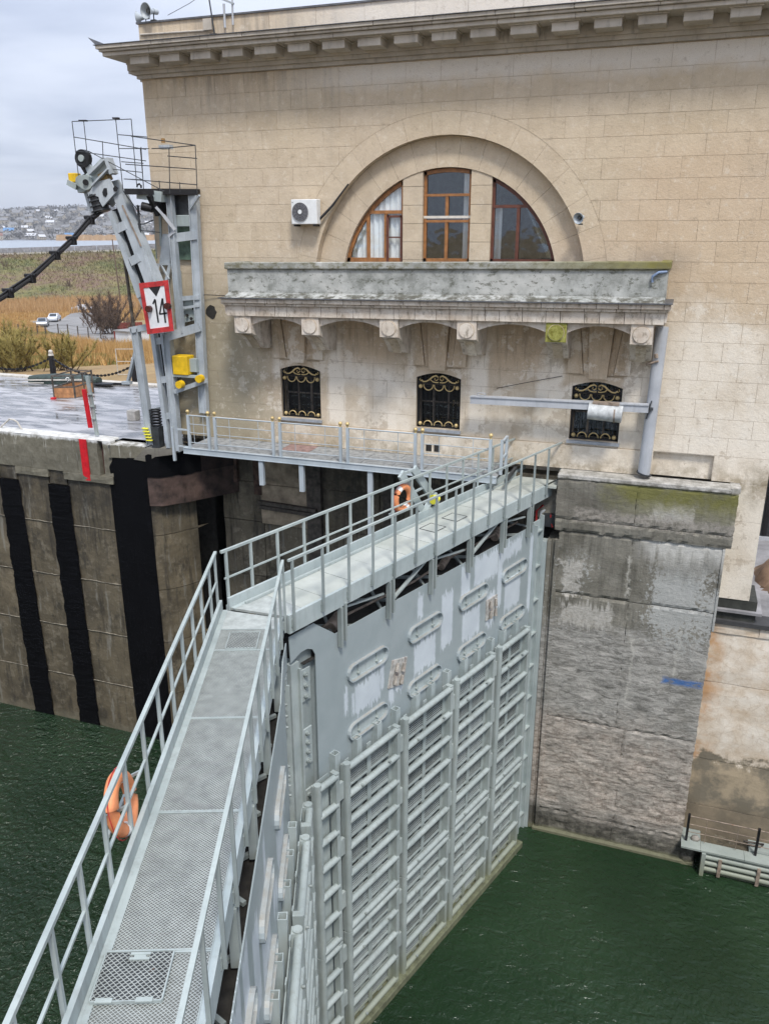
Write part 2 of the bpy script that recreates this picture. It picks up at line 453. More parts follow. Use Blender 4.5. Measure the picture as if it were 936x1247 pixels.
    col = t.mix(t.mul(spz, t.ramp(speck, 0.42, 0.55, 0.1, 0.8)), col, (0.34, 0.31, 0.27))
    lm = t.mul(t.ramp(t.add(Z, t.mul(vs, 1.5)), -1.75, -1.2), t.ramp(Z, -1.7, -1.78))
    col = t.mix(t.mul(t.mul(lm, t.ramp(X, -0.6, 0.0)), 0.75), col, (0.62, 0.61, 0.57))
    for cx, z0, z1 in ((-0.62, -3.6, -2.3), (-0.30, -7.3, -4.9), (0.95, -5.9, -4.3)):
        col = t.mix(t.mul(t.mul(t.rect(t.add(X, t.mul(t.math('SUBTRACT', g, 0.5), 0.6)), Z, cx, (z0 + z1) / 2, 0.03, (z1 - z0) / 2, 0.04), t.ramp(vs, 0.4, 0.55, 0.3, 1)), 0.75), col, (0.58, 0.56, 0.50))
    ms = t.mul(t.ramp(t.add(Z, t.mul(g, 0.9)), -0.65, 0.0), t.mul(t.ramp(t.add(X, g), -1.3, -0.8), t.ramp(Z, -0.12, -0.2)))
    col = t.mix(t.mul(ms, t.ramp(f, 0.36, 0.54, 0.15, 0.9)), col, (0.155, 0.15, 0.035))
    cop = t.ramp(t.add(Z, t.mul(t.math('SUBTRACT', g, 0.5), 0.3)), -0.17, -0.08)
    col = t.mix(t.mul(cop, 0.8), col, t.mix(t.ramp(g, 0.4, 0.6), (0.26, 0.25, 0.22), (0.58, 0.56, 0.52)))
    bl = t.mul(t.rect(t.add(X, t.mul(g, 0.3)), t.add(Z, t.mul(g, 0.1)), 1.35, -6.05, 0.55, 0.10, 0.05), t.ramp(hs, 0.40, 0.52))
    col = t.mix(t.mul(bl, 0.9), col, (0.02, 0.12, 0.36))
    wl = t.mul(t.ramp(t.add(Z, t.mul(f, 1.4)), -10.6, -11.2), t.ramp(g, 0.35, 0.6))
    col = t.mix(t.mul(wl, 0.9), col, (0.035, 0.033, 0.026))
    col = t.mix(t.mul(t.ramp(t.add(Z, t.mul(g, 0.15)), -12.14, -12.26), 0.8), col, (0.18, 0.18, 0.11))
    t.bump(t.add(t.add(t.mul(speck, 0.6), t.mul(g, 1.0)), t.mul(hs, 0.5)), 0.75, 0.05); M['pier'] = t.fin(col, 0.9)

    t = NT('wet_dark_concrete'); p = t.pos(); X, Y, Z = t.xyz(p)
    f = t.noise(p, 0.8, 7, 0.65); g = t.noise(p, 3.0, 7, 0.72); vs = t.noise(t.map(p, (3.6, 3.6, 0.35)), 1.3, 6, 0.65)
    col = t.mix(t.ramp(f, 0.35, 0.65), (0.070, 0.057, 0.037), (0.185, 0.152, 0.098))
    col = t.mix(t.rnd(), col, t.mix(0.5, col, (0.075, 0.065, 0.045)))
    col = t.mix(t.ramp(g, 0.53, 0.62, 0, 0.5), col, (0.235, 0.205, 0.15))
    col = t.mix(t.ramp(vs, 0.54, 0.68, 0, 0.75), col, (0.035, 0.030, 0.022))
    col = t.mix(t.ramp(t.noise(t.addv(t.map(p, (2.5, 2.5, 0.3)), (9, 0, 0)), 1.4, 5, 0.6), 0.60, 0.66, 0, 0.6), col, (0.24, 0.23, 0.195))
    tp = t.mul(t.ramp(t.add(Z, t.mul(vs, 5.0)), -1.6, 0.3), t.ramp(g, 0.36, 0.56))
    col = t.mix(t.mul(tp, 0.75), col, (0.024, 0.021, 0.016))
    bp = t.noise(t.addv(t.map(p, (1, 1, 0.5)), (3, 1, 8)), 0.9, 6, 0.7)
    col = t.mix(t.ramp(bp, 0.57, 0.62, 0, 0.6), col, (0.03, 0.027, 0.021))
    wl = t.ramp(t.add(Z, t.mul(f, 0.5)), -11.8, -12.1)
    col = t.mix(t.mul(wl, 0.6), col, (0.17, 0.155, 0.11))
    t.bump(t.add(g, f), 0.7, 0.05); M['wetwall'] = t.fin(col, 0.72)

    t = NT('lightened_recess_concrete'); p = t.pos(); X, Y, Z = t.xyz(p)  # copy of the wet wall concrete, lightened to offset shade in the recess
    f = t.noise(p, 0.8, 7, 0.65); g = t.noise(p, 3.0, 7, 0.72); vs = t.noise(t.map(p, (3.6, 3.6, 0.35)), 1.3, 6, 0.65)
    col = t.mix(t.ramp(f, 0.35, 0.65), (0.15, 0.125, 0.085), (0.33, 0.28, 0.195))
    col = t.mix(t.rnd(), col, t.mix(0.5, col, (0.075, 0.065, 0.045)))
    col = t.mix(t.ramp(g, 0.53, 0.62, 0, 0.5), col, (0.40, 0.35, 0.26))
    col = t.mix(t.ramp(vs, 0.54, 0.68, 0, 0.75), col, (0.06, 0.05, 0.036))
    col = t.mix(t.ramp(t.noise(t.addv(t.map(p, (2.5, 2.5, 0.3)), (9, 0, 0)), 1.4, 5, 0.6), 0.60, 0.66, 0, 0.6), col, (0.24, 0.23, 0.195))
    tp = t.mul(t.ramp(t.add(Z, t.mul(vs, 5.0)), -1.6, 0.3), t.ramp(g, 0.36, 0.56))
    col = t.mix(t.mul(tp, 0.75), col, (0.024, 0.021, 0.016))
    bp = t.noise(t.addv(t.map(p, (1, 1, 0.5)), (3, 1, 8)), 0.9, 6, 0.7)
    col = t.mix(t.ramp(bp, 0.57, 0.62, 0, 0.6), col, (0.03, 0.027, 0.021))
    wl = t.ramp(t.add(Z, t.mul(f, 0.5)), -11.8, -12.1)
    col = t.mix(t.mul(wl, 0.6), col, (0.17, 0.155, 0.11))
    t.bump(t.add(g, f), 0.7, 0.05); M['recess'] = t.fin(col, 0.72)

    t = NT('parapet_concrete'); p = t.pos(); X, Y, Z = t.xyz(p)
    g = t.noise(p, 3.2, 7, 0.7); vs = t.noise(t.map(p, (6, 6, 0.5)), 1.5, 5, 0.65)
    col = t.mix(t.ramp(g, 0.35, 0.65), (0.115, 0.105, 0.075), (0.20, 0.185, 0.14))
    col = t.mix(t.mul(t.ramp(vs, 0.6, 0.68), t.ramp(Z, -1.7, -0.7)), col, (0.42, 0.41, 0.36))
    snow = t.ramp(t.add(Z, t.mul(t.math('SUBTRACT', g, 0.5), 0.35)), -0.53, -0.44)
    col = t.mix(snow, col, t.mix(t.ramp(g, 0.35, 0.6), (0.42, 0.41, 0.38), (0.66, 0.66, 0.64)))
    t.bump(g, 0.7, 0.04); M['parapet'] = t.fin(col, 0.9)

    t = NT('black_bitumen'); p = t.pos()
    g = t.noise(p, 9, 6, 0.75)
    col = t.mix(t.ramp(g, 0.62, 0.72, 0, 0.7), (0.003, 0.0032, 0.0042), (0.034, 0.038, 0.042))
    t.bump(g, 0.6, 0.03); M['black'] = t.fin(col, 0.85, spec=0.08)

    t = NT('bank_wall_stone'); p = t.pos(); X, Y, Z = t.xyz(p)
    f = t.noise(p, 1.1, 7, 0.65); g = t.noise(p, 4.5, 7, 0.75); v = t.n('ShaderNodeTexVoronoi', feature='DISTANCE_TO_EDGE')
    t.l(t.add(p, 0) if False else p, v.inputs['Vector']); v.inputs['Scale'].default_value = 3.2
    col = t.mix(t.ramp(f, 0.35, 0.6), (0.58, 0.46, 0.33), (0.78, 0.71, 0.61))
    col = t.mix(t.ramp(g, 0.52, 0.68, 0, 0.55), col, (0.46, 0.35, 0.24))
    col = t.mix(t.ramp(v.outputs['Distance'], 0.03, 0.0, 0, 0.35), col, (0.40, 0.31, 0.22))
    col = t.mix(t.mul(t.ramp(t.add(X, t.mul(f, 1.0)), 2.9, 2.4), t.ramp(t.noise(p, 1.3, 4), 0.45, 0.6, 0, 0.8)), col, (0.55, 0.29, 0.12))
    dk = t.ramp(t.add(Z, t.mul(t.math('SUBTRACT', f, 0.5), 2.4)), -8.8, -8.95)
    low = t.mix(t.ramp(f, 0.42, 0.56), (0.20, 0.175, 0.13), (0.40, 0.325, 0.225))
    col = t.mix(dk, col, low)
    col = t.mix(t.ramp(Z, -10.3, -10.7, 0, 0.7), col, (0.16, 0.13, 0.09))
    t.bump(g, 0.6, 0.03); M['bank'] = t.fin(col, 0.92)

    # painted steel -----------------------------------------------------
    def steel(name, a, b, dirt=(0.20, 0.21, 0.20), amount=0.35, rough=0.42, rust=0.6, algae=False):
        t = NT(name); p = t.pos()
        f = t.noise(p, 1.3, 5, 0.6); g = t.noise(t.map(p, (5, 5, 0.7)), 1.8, 6, 0.65); h = t.noise(p, 9, 6, 0.7)
        col = t.mix(t.ramp(f, 0.35, 0.65), a, b)
        col = t.mix(t.ramp(g, 0.5, 0.75, 0, amount), col, dirt)
        col = t.mix(t.ramp(h, 0.70 - 0.03 * rust, 0.76, 0, 0.7 * min(1, rust)), col, (0.17, 0.085, 0.045))
        Zs = t.xyz(p)[2]
        if algae:
            col = t.mix(t.mul(t.ramp(t.add(Zs, t.mul(g, 1.2)), -10.6, -11.9), 0.75), col, (0.20, 0.21, 0.11))
        ru = t.noise(t.map(p, (9, 9, 0.45)), 1.2, 5, 0.7)
        col = t.mix(t.ramp(ru, 0.64, 0.74, 0, 0.45 * min(1, rust)), col, (0.24, 0.17, 0.11))
        t.bump(t.add(t.noise(p, 45, 4, 0.6), t.mul(t.noise(p, 2.5, 3), 2.0)), 0.15, 0.006)
        return t.fin(col, t.ramp(g, 0.3, 0.7, rough, rough + 0.2))
    M['steel'] = steel('blue_grey_paint', (0.325, 0.38, 0.38), (0.42, 0.475, 0.47))
    def dusty(name, a, b, dust):
        m_ = steel(name, a, b); nt_ = m_.node_tree; bs = [n for n in nt_.nodes if n.type == 'BSDF_PRINCIPLED'][0]; src = bs.inputs['Base Color'].links[0].from_socket
        g_ = nt_.nodes.new('ShaderNodeNewGeometry'); sp = nt_.nodes.new('ShaderNodeSeparateXYZ'); nt_.links.new(g_.outputs['True Normal'], sp.inputs[0])
        mr = nt_.nodes.new('ShaderNodeMapRange'); nt_.links.new(sp.outputs['Z'], mr.inputs['Value']); mr.inputs['From Min'].default_value = .4; mr.inputs['From Max'].default_value = .9
        nn__ = nt_.nodes.new('ShaderNodeTexNoise'); nn__.inputs['Scale'].default_value = 6; nt_.links.new(g_.outputs['Position'], nn__.inputs['Vector'])
        mu = nt_.nodes.new('ShaderNodeMath'); mu.operation = 'MULTIPLY'; nt_.links.new(mr.outputs[0], mu.inputs[0]); nt_.links.new(nn__.outputs['Fac'], mu.inputs[1])
        mm = nt_.nodes.new('ShaderNodeMixRGB'); nt_.links.new(mu.outputs[0], mm.inputs[0]); nt_.links.new(src, mm.inputs[1]); mm.inputs[2].default_value = (*dust, 1); nt_.links.new(mm.outputs[0], bs.inputs['Base Color'])
        return m_
    M['steel_dusty'] = dusty('dusty_grey_paint', (0.33, 0.385, 0.405), (0.42, 0.475, 0.495), (0.29, 0.255, 0.20))
    M['steel_light'] = steel('light_grey_paint', (0.30, 0.345, 0.34), (0.39, 0.44, 0.43), amount=0.5)
    M['rail'] = steel('rail_paint', (0.30, 0.345, 0.335), (0.40, 0.45, 0.43), amount=0.45, rust=0.2)
    M['rail_dark'] = steel('post_paint', (0.22, 0.255, 0.25), (0.30, 0.34, 0.33), amount=0.4, rust=0.2)
    M['tower'] = steel('tower_paint', (0.33, 0.37, 0.40), (0.46, 0.50, 0.53), amount=0.5, rust=0.8)
    M['bridge'] = steel('footbridge_paint', (0.36, 0.41, 0.44), (0.46, 0.51, 0.54), amount=0.2, rust=0.3)
    M['pipe'] = steel('pipe_paint', (0.38, 0.40, 0.43), (0.49, 0.51, 0.54), amount=0.35, rust=0.8)
    M['fender'] = steel('fender_paint', (0.29, 0.335, 0.33), (0.375, 0.425, 0.415), dirt=(0.22, 0.23, 0.20), amount=0.6, algae=True)
    M['anode'] = plain('zinc_anode', (0.36, 0.33, 0.29), .8, 0, .3, rust=.5)
    M['limej'] = plain('lime_mortar', (0.24, 0.215, 0.165), .9, 0, .4)
    M['mesh_pale'] = plain('pale_louvre_grey', (0.17, 0.18, 0.175), .6, 0, .25)
    M['port_in'] = plain('port_backing', (0.50, 0.53, 0.52), .7, 0, .2)
    M['mesh'] = plain('louvre_grey', (0.075, 0.078, 0.075), 0.6, 0, 0.3)
    M['dark_steel'] = plain('dark_steel', (0.045, 0.05, 0.055), 0.55, 0.2, 0.3, rust=0.4)
    M['void'] = plain('gap_shade_black', (0.022, 0.020, 0.017), 0.9, 0, 0.4)  # near-black colour painted as the shade inside gaps, holes and cavities
    M['rusty'] = plain('dusty_rust_steel', (0.30, 0.24, 0.19), 0.8, 0, 0.35, rust=1.0)

    # gate skin: grey-blue with touched-up white primer below the ports
    t = NT('gate_skin_paint'); p = t.pos(True); X, Y, Z = t.xyz(p)
    n1 = t.noise(t.map(p, (6, 6, 1.1)), 2.0, 5, 0.7); n2 = t.noise(p, 1.2, 5, 0.6); n3 = t.noise(t.map(p, (1, 1, 0.4)), 14, 5, 0.7)
    jx = t.add(X, t.mul(t.math('SUBTRACT', n3, 0.5), 0.16)); jz = t.add(Z, t.mul(t.math('SUBTRACT', n1, 0.5), 1.1))
    msk = None
    for (cx, cz, hx, hz) in ((8.28, -3.32, 0.46, 0.36), (6.02, -3.32, 0.46, 0.40), (3.86, -3.32, 0.44, 0.42), (1.62, -3.2, 0.45, 0.5),
                             (5.05, -2.75, 0.26, 0.75), (4.2, -2.0, 0.22, 0.45), (3.15, -1.95, 0.62, 0.38), (1.75, -1.85, 0.55, 0.22), (6.25, -1.95, 0.11, 0.3),
                             (7.4, -3.75, 0.10, 0.3), (7.1, -3.55, 0.16, 0.28), (2.85, -3.3, 0.22, 0.5), (8.8, -3.3, 0.05, 0.3),
                             (0.55, -3.0, 0.13, 1.2), (9.05, -3.2, 0.06, 0.3), (2.4, -2.5, 0.12, 0.9), (7.75, -3.1, 0.07, 0.36)):
        r_ = t.rect(jx, jz, cx, cz, hx, hz, 0.03)
        msk = r_ if msk is None else t.mx(msk, r_)
    col = t.mix(t.ramp(n2, 0.35, 0.65), (0.28, 0.33, 0.34), (0.33, 0.38, 0.39))
    col = t.mix(t.ramp(n1, 0.5, 0.8, 0, 0.25), col, (0.27, 0.31, 0.33))
    col = t.mix(t.mul(msk, 0.93), col, t.mix(t.ramp(n2, 0.3, 0.7), (0.50, 0.555, 0.60), (0.62, 0.68, 0.72)))
    t.bump(n2, 0.15, 0.02); M['skin'] = t.fin(col, 0.38)

    # gate deck plates: chalky cream
    t = NT('deck_plate_paint'); p = t.pos()
    f = t.noise(p, 1.1, 5, 0.6); g = t.noise(p, 7, 6, 0.7)
    col = t.mix(t.ramp(f, 0.35, 0.65), (0.35, 0.375, 0.34), (0.46, 0.485, 0.445))
    col = t.mix(t.ramp(g, 0.56, 0.7, 0, 0.5), col, (0.40, 0.40, 0.35))
    col = t.mix(t.mul(t.rnd(), 0.3), col, (0.48, 0.51, 0.50))
    M['deck'] = t.fin(col, 0.6)
    M['grating'] = plain('galvanised_grating', (0.42, 0.45, 0.43), 0.5, 0.1, 0.15)
    t = NT('grating_backing'); p = t.pos(); M['under'] = t.fin(t.mix(t.noise(p, 3, 5), (0.15, 0.16, 0.155), (0.24, 0.25, 0.24)), 0.8)
    M['slab'] = plain('footbridge_slab', (0.30, 0.31, 0.31), 0.8, 0, 0.3)
    M['slab_red'] = plain('reddish_slab', (0.30, 0.20, 0.18), 0.8, 0, 0.3)

    M['orange'] = plain('lifebuoy_orange', (0.74, 0.27, 0.11), 0.55, 0, 0.15)
    M['reflect'] = plain('reflective_white_band', (0.75, 0.75, 0.72), 0.4, 0, 0.05)
    M['yellow'] = plain('safety_yellow', (0.74, 0.47, 0.01), 0.5, 0, 0.15)
    M['yellow_l'] = plain('lemon_yellow', (0.75, 0.70, 0.05), 0.5, 0, 0.1)
    M['red'] = plain('signal_red', (0.62, 0.012, 0.022), 0.5, 0, 0.15)
    M['sign_red'] = plain('sign_red', (0.50, 0.035, 0.035), 0.5, 0, 0.3)
    M['sign_white'] = plain('sign_white', (0.74, 0.75, 0.76), 0.5, 0, 0.06)
    M['sign_black'] = plain('sign_black', (0.015, 0.015, 0.017), 0.5, 0, 0.1)
    M['lamp_dark'] = plain('dark_red_lamp', (0.06, 0.012, 0.010), 0.25, 0, 0.2)
    M['gold'] = plain('pale_gold_paint', (0.62, 0.47, 0.22), 0.4, 0.3, 0.15)
    M['iron'] = plain('black_iron', (0.012, 0.012, 0.014), 0.5, 0.2, 0.2)
    M['white'] = plain('white_plastic', (0.74, 0.76, 0.76), 0.45, 0, 0.05)
    M['grille'] = plain('fan_grille_grey', (0.17, 0.17, 0.19), 0.5, 0, 0.1)
    M['frame_or'] = plain('varnished_wood', (0.34, 0.15, 0.05), 0.45, 0, 0.25)
    M['frame_br'] = plain('brown_wood', (0.13, 0.045, 0.028), 0.45, 0, 0.25)
    M['frame_w'] = plain('white_sash', (0.66, 0.62, 0.55), 0.5, 0, 0.1)
    M['sill'] = plain('metal_sill', (0.40, 0.43, 0.47), 0.4, 0.3, 0.15)
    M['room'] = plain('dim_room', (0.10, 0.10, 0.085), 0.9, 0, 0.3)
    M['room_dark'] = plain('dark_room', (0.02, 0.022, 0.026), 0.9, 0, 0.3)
    M['curtain'] = plain('net_curtain', (0.90, 0.90, 0.91), 0.9, 0, 0.05)
    M['wood'] = plain('orange_board', (0.42, 0.20, 0.085), 0.7, 0, 0.25)
    M['timber'] = plain('weathered_timber', (0.10, 0.085, 0.07), 0.8, 0, 0.4)
    M['cable'] = plain('black_rubber', (0.02, 0.02, 0.022), 0.6, 0, 0.2)
    M['flash'] = plain('lead_flashing', (0.12, 0.125, 0.135), 0.5, 0.3, 0.25)
    M['rubber'] = plain('boat_dark_green', (0.03, 0.05, 0.042), 0.6, 0, 0.3)
    M['beacon'] = plain('green_skirting', (0.10, 0.16, 0.12), 0.6, 0, 0.3)
    t = NT('window_glass')
    t.b.inputs['Transmission Weight'].default_value = 0.0
    gl = t.n('ShaderNodeBsdfGlossy'); gl.inputs['Roughness'].default_value = 0.03; gl.inputs['Color'].default_value = (0.9, 0.95, 1, 1)
    tr = t.n('ShaderNodeBsdfTransparent'); tr.inputs['Color'].default_value = (0.95, 0.97, 0.97, 1)
    fr = t.n('ShaderNodeFresnel'); fr.inputs['IOR'].default_value = 1.52
    wv = t.n('ShaderNodeBump'); t.l(t.noise(t.pos(), 1.7, 2), wv.inputs['Height']); wv.inputs['Strength'].default_value = 0.25; wv.inputs['Distance'].default_value = 0.03
    t.l(wv.outputs[0], gl.inputs['Normal'])
    mxs = t.n('ShaderNodeMixShader'); t.l(t.ramp(fr.outputs[0], 0.0, 1.0, 0.03, 1.0), mxs.inputs[0])
    t.l(tr.outputs[0], mxs.inputs[1]); t.l(gl.outputs[0], mxs.inputs[2]); t.l(mxs.outputs[0], t.out.inputs['Surface'])
    M['glass'] = t.m

    # water of the lock chamber
    t = NT('lock_water'); p = t.pos(); X, Y, Z = t.xyz(p)
    a = t.noise(t.map(p, (1.0, 1.5, 1)), 2.3, 4, 0.55, 0.8); b = t.noise(t.map(p, (1.3, 0.9, 1)), 6.5, 3, 0.5, 0.4); c = t.noise(p, 0.25, 3, 0.5)
    col = t.mix(t.ramp(c, 0.35, 0.65), (0.009, 0.024, 0.010), (0.017, 0.038, 0.017))
    t.bump(t.mul(t.add(t.mul(t.mul(a, 1.0), t.ramp(c, 0.3, 0.6, 0.5, 1.2)), t.mul(b, 0.4)), t.ramp(t.add(X, t.mul(c, 4)), -2.5, -7.5, 0.60, 1.9)), 0.9, 0.17)
    M['water'] = t.fin(col, 0.035, 0, 0.6)
    t.b.inputs['IOR'].default_value = 1.33
    t = NT('river_water'); p = t.pos(); t.bump(t.noise(p, 0.5, 4), 0.3, 0.3)
    M['river'] = t.fin((0.32, 0.36, 0.40), 0.25)

    # wet quay
    t = NT('wet_quay'); p = t.pos()
    f = t.noise(t.map(p, (0.55, 1.6, 1)), 1.1, 7, 0.62, 0.6); g = t.noise(p, 5, 6, 0.7)
    col = t.mix(t.ramp(f, 0.40, 0.60), (0.10, 0.10, 0.10), (0.40, 0.40, 0.415))
    col = t.mix(t.ramp(g, 0.5, 0.7, 0, 0.35), col, (0.42, 0.42, 0.43))
    t.bump(g, 0.15, 0.01); M['quay'] = t.fin(col, t.ramp(f, 0.42, 0.58, 0.06, 0.45))
    M['kerb'] = plain('pale_kerb', (0.52, 0.49, 0.44), 0.85, 0, 0.2)

    t = NT('autumn_ground'); p = t.pos()
    f = t.noise(p, 0.09, 5, 0.6); g = t.noise(p, 0.7, 6, 0.7)
    col = t.mix(t.ramp(f, 0.4, 0.6), (0.27, 0.175, 0.085), (0.20, 0.165, 0.08))
    col = t.mix(t.ramp(g, 0.4, 0.65, 0, 0.7), col, (0.36, 0.25, 0.12))
    t.bump(g, 0.8, 0.2); M['ground'] = t.fin(col, 1.0)
    t = NT('embankment_turf'); p = t.pos()
    f = t.noise(t.map(p, (1, 1, 3)), 0.06, 5, 0.6); g = t.noise(p, 0.5, 6, 0.75)
    col = t.mix(t.ramp(f, 0.42, 0.58), (0.095, 0.105, 0.04), (0.155, 0.10, 0.075))
    col = t.mix(t.ramp(g, 0.42, 0.62, 0, 0.8), col, (0.20, 0.18, 0.07))
    t.bump(g, 0.9, 0.3); M['turf'] = t.fin(col, 1.0)
    M['road'] = plain('dusty_road', (0.23, 0.225, 0.22), 0.9, 0, 0.15, 0.5)
    M['dirt'] = plain('brown_earth', (0.20, 0.13, 0.085), 1.0, 0, 0.35, 2.0, 0.6)
    M['asphalt'] = plain('grey_yard', (0.25, 0.245, 0.25), 0.9, 0, 0.25, 1.5)
    def grass(name, a, b):
        t = NT(name); p = t.pos(); f = t.noise(p, 0.35, 4, 0.6); g = t.noise(p, 4, 4, 0.7)
        col = t.mix(t.ramp(f, 0.35, 0.65), a, b); col = t.mix(t.ramp(g, 0.4, 0.7, 0, 0.5), col, tuple(k * 0.55 for k in a))
        return t.fin(col, 0.95, spec=0.1)
    M['straw'] = grass('straw', (0.46, 0.27, 0.10), (0.55, 0.37, 0.17))
    M['green_gr'] = grass('olive_grass', (0.20, 0.19, 0.065), (0.33, 0.26, 0.10))
    M['reed'] = grass('reeds', (0.46, 0.28, 0.13), (0.54, 0.36, 0.19))
    M['twig'] = grass('grey_brown_twigs', (0.12, 0.085, 0.065), (0.18, 0.13, 0.10))
    M['willow'] = grass('yellow_green_twigs', (0.27, 0.22, 0.075), (0.36, 0.30, 0.11))
    t = NT('far_hill'); p = t.pos(); f = t.noise(p, 0.015, 6, 0.7); g = t.noise(p, 0.08, 5, 0.7)
    col = t.mix(t.ramp(f, 0.35, 0.65), (0.115, 0.11, 0.105), (0.165, 0.155, 0.14)); col = t.mix(t.ramp(g, 0.45, 0.6, 0, 0.8), col, (0.09, 0.085, 0.075))
    M['hill'] = t.fin(col, 1.0)
    M['far_tree'] = grass('bare_far_trees', (0.075, 0.072, 0.070), (0.13, 0.12, 0.105))
    M['hw_w'] = plain('white_walls', (0.55, 0.53, 0.49), 0.9, 0, 0.1, 0.3, 0)
    M['hw_b'] = plain('buff_walls', (0.42, 0.37, 0.29), 0.9, 0, 0.1, 0.3, 0)
    M['hr_g'] = plain('grey_roof', (0.20, 0.20, 0.205), 0.8, 0, 0.15, 0.3, 0)
    M['hr_l'] = plain('pale_roof', (0.55, 0.56, 0.58), 0.6, 0, 0.1, 0.3, 0)
    M['hr_r'] = plain('red_roof', (0.22, 0.11, 0.09), 0.8, 0, 0.15, 0.3, 0)
    M['hr_b'] = plain('blue_roof', (0.09, 0.22, 0.42), 0.7, 0, 0.15, 0.3, 0)
    M['car_w'] = plain('white_car_paint', (0.62, 0.65, 0.70), 0.25, 0, 0.04, 1, 0)
    M['car_s'] = plain('silver_car_paint', (0.33, 0.35, 0.38), 0.25, 0.3, 0.05, 1, 0)
    M['tyre'] = plain('tyre', (0.02, 0.02, 0.02), 0.8, 0, 0.1)
    M['car_glass'] = plain('car_window', (0.03, 0.04, 0.05), 0.08, 0, 0.1, 1, 0)
    M['shed_w'] = plain('shed_white', (0.62, 0.64, 0.66), 0.8, 0, 0.08)
    M['shed_r'] = plain('shed_red', (0.24, 0.045, 0.035), 0.7, 0, 0.15)
mats()

# =================================================================== lock house
WY = 23.6
ACX, ACZ = -6.58, 5.08
house = thing('lock_house', 'large beige limestone lock house with an arched window over a bracketed stone balcony', 'building', (-6.7, 23.6, 0))

def holed(mb, outer, holes, fn, back=True):
    """flat sheet with holes, given thickness; fn(u, v, k) maps to 3D"""
    loops = [outer] + holes
    tris = tessellate_polygon([[Vector((u, v, 0)) for u, v in l] for l in loops])
    flat = [p for l in loops for p in l]; n = len(flat)
    a = [fn(u, v, 0) for u, v in flat]
    mb.add(a, [tuple(t) for t in tris])
    if back:
        mb.add([fn(u, v, 1) for u, v in flat], [tuple(reversed(t)) for t in tris])
    for l in loops:
        m = len(l)
        mb.add([fn(u, v, 0) for u, v in l] + [fn(u, v, 1) for u, v in l],
               [(i, (i + 1) % m, (i + 1) % m + m, i + m) for i in range(m)])
    return mb

def arc(cx, cz, r, a0, a1, n):
    return [(cx + r * math.cos(R(a0 + (a1 - a0) * i / n)), cz + r * math.sin(R(a0 + (a1 - a0) * i / n))) for i in range(n + 1)]

HX0, HX1 = -16.14, 2.72
WIN = (-11.2, -6.64, -2.0)
def win_poly(c, hw=0.69, z0=0.88, z1=2.42, rise=0.15, n=8):
    return [(c - hw, z0), (c + hw, z0), (c + hw, z1)] + [(c + hw - 2 * hw * i / n, z1 + rise * math.sin(math.pi * i / n)) for i in range(1, n)] + [(c - hw, z1)]
arch_hole = [(ACX + 4.06, 4.82)] + arc(ACX, ACZ, 4.06, 0, 180, 40) + [(ACX - 4.06, 4.82)]
core = MB()
def cf(u, v, k): return (u, WY + 0.008 + (0.60 if k else 0), v)
holed(core, [(HX0, 0.0), (-0.34, 0.0), (-0.34, 0.715), (1.29, 0.715), (1.29, 0.0), (HX1 - 0.02, 0.0), (HX1 - 0.02, 11.4), (HX0, 11.4)], [arch_hole] + [win_poly(c) for c in WIN], cf)
core.build('wall_core', M['mortar'], house)
cb = MB()
cb.box(HX0, HX1 - .02, WY + 6.0, WY + 6.4, 0, 11.4)
cb.box(HX0, HX0 + .4, WY + .62, WY + 6, -.3, 11.4); cb.box(HX1 - .42, HX1 - .02, WY + .62, WY + 6, -3.4, 11.4)
cb.box(HX0, HX1 - .02, WY + .62, WY + 6, 11.2, 11.4)
cb.box(HX0 + .4, HX1 - .42, WY + .62, WY + 6, -0.35, 0.0)
cb.box(1.86, HX1 - .02, WY + .014, WY + .6, -3.46, 0)
cb.build('rear_walls', M['stone'], house)
# side face of the building seen past the left edge and the right corner
def block_obj(x0, x1, z0, z1, y=WY, d=0.03, name='stone_block', cache={}):
    g = 0.004
    w_, h_ = round(x1 - x0 - 2 * g, 3), round(z1 - z0 - 2 * g, 3)
    if w_ < 0.04 or h_ < 0.04: return
    key = (w_, h_)
    if key not in cache:
        m_ = MB(); m_.box(0, w_, 0, d + .02, 0, h_); cache[key] = m_.mesh('stone_block', M['stone'])
    return place(name, cache[key], (x0 + g + 6.7, y - random.random() * 0.004 - 23.6, z0 + g), house)
def clip_arch(x0, x1, z0, z1, r):
    g = 0.004
    x0 += g; x1 -= g; z0 += g; z1 -= g
    pts = []
    def seg(a, b):
        n = max(2, int(math.hypot(b[0] - a[0], b[1] - a[1]) / 0.06))
        for i in range(n): pts.append((a[0] + (b[0] - a[0]) * i / n, a[1] + (b[1] - a[1]) * i / n))
    seg((x0, z0), (x1, z0)); seg((x1, z0), (x1, z1)); seg((x1, z1), (x0, z1)); seg((x0, z1), (x0, z0))
    out = []; ins = 0
    for (x, z) in pts:
        dx, dz = x - ACX, z - ACZ; q = math.hypot(dx, dz)
        if z >= ACZ - 0.01 and q < r:
            ins += 1; k = r / max(q, 1e-4)
            p = (ACX + dx * k, ACZ + dz * k)
        else: p = (x, z)
        if not out or math.hypot(p[0] - out[-1][0], p[1] - out[-1][1]) > 0.004: out.append(p)
    return out, ins, len(pts)
def simp(poly):
    out = []
    n = len(poly)
    for i in range(n):
        a, b, c = poly[i - 1], poly[i], poly[(i + 1) % n]
        if abs((b[0] - a[0]) * (c[1] - b[1]) - (b[1] - a[1]) * (c[0] - b[0])) > 1e-6: out.append(b)
    return out
rb = random.Random(3)
NB = 0
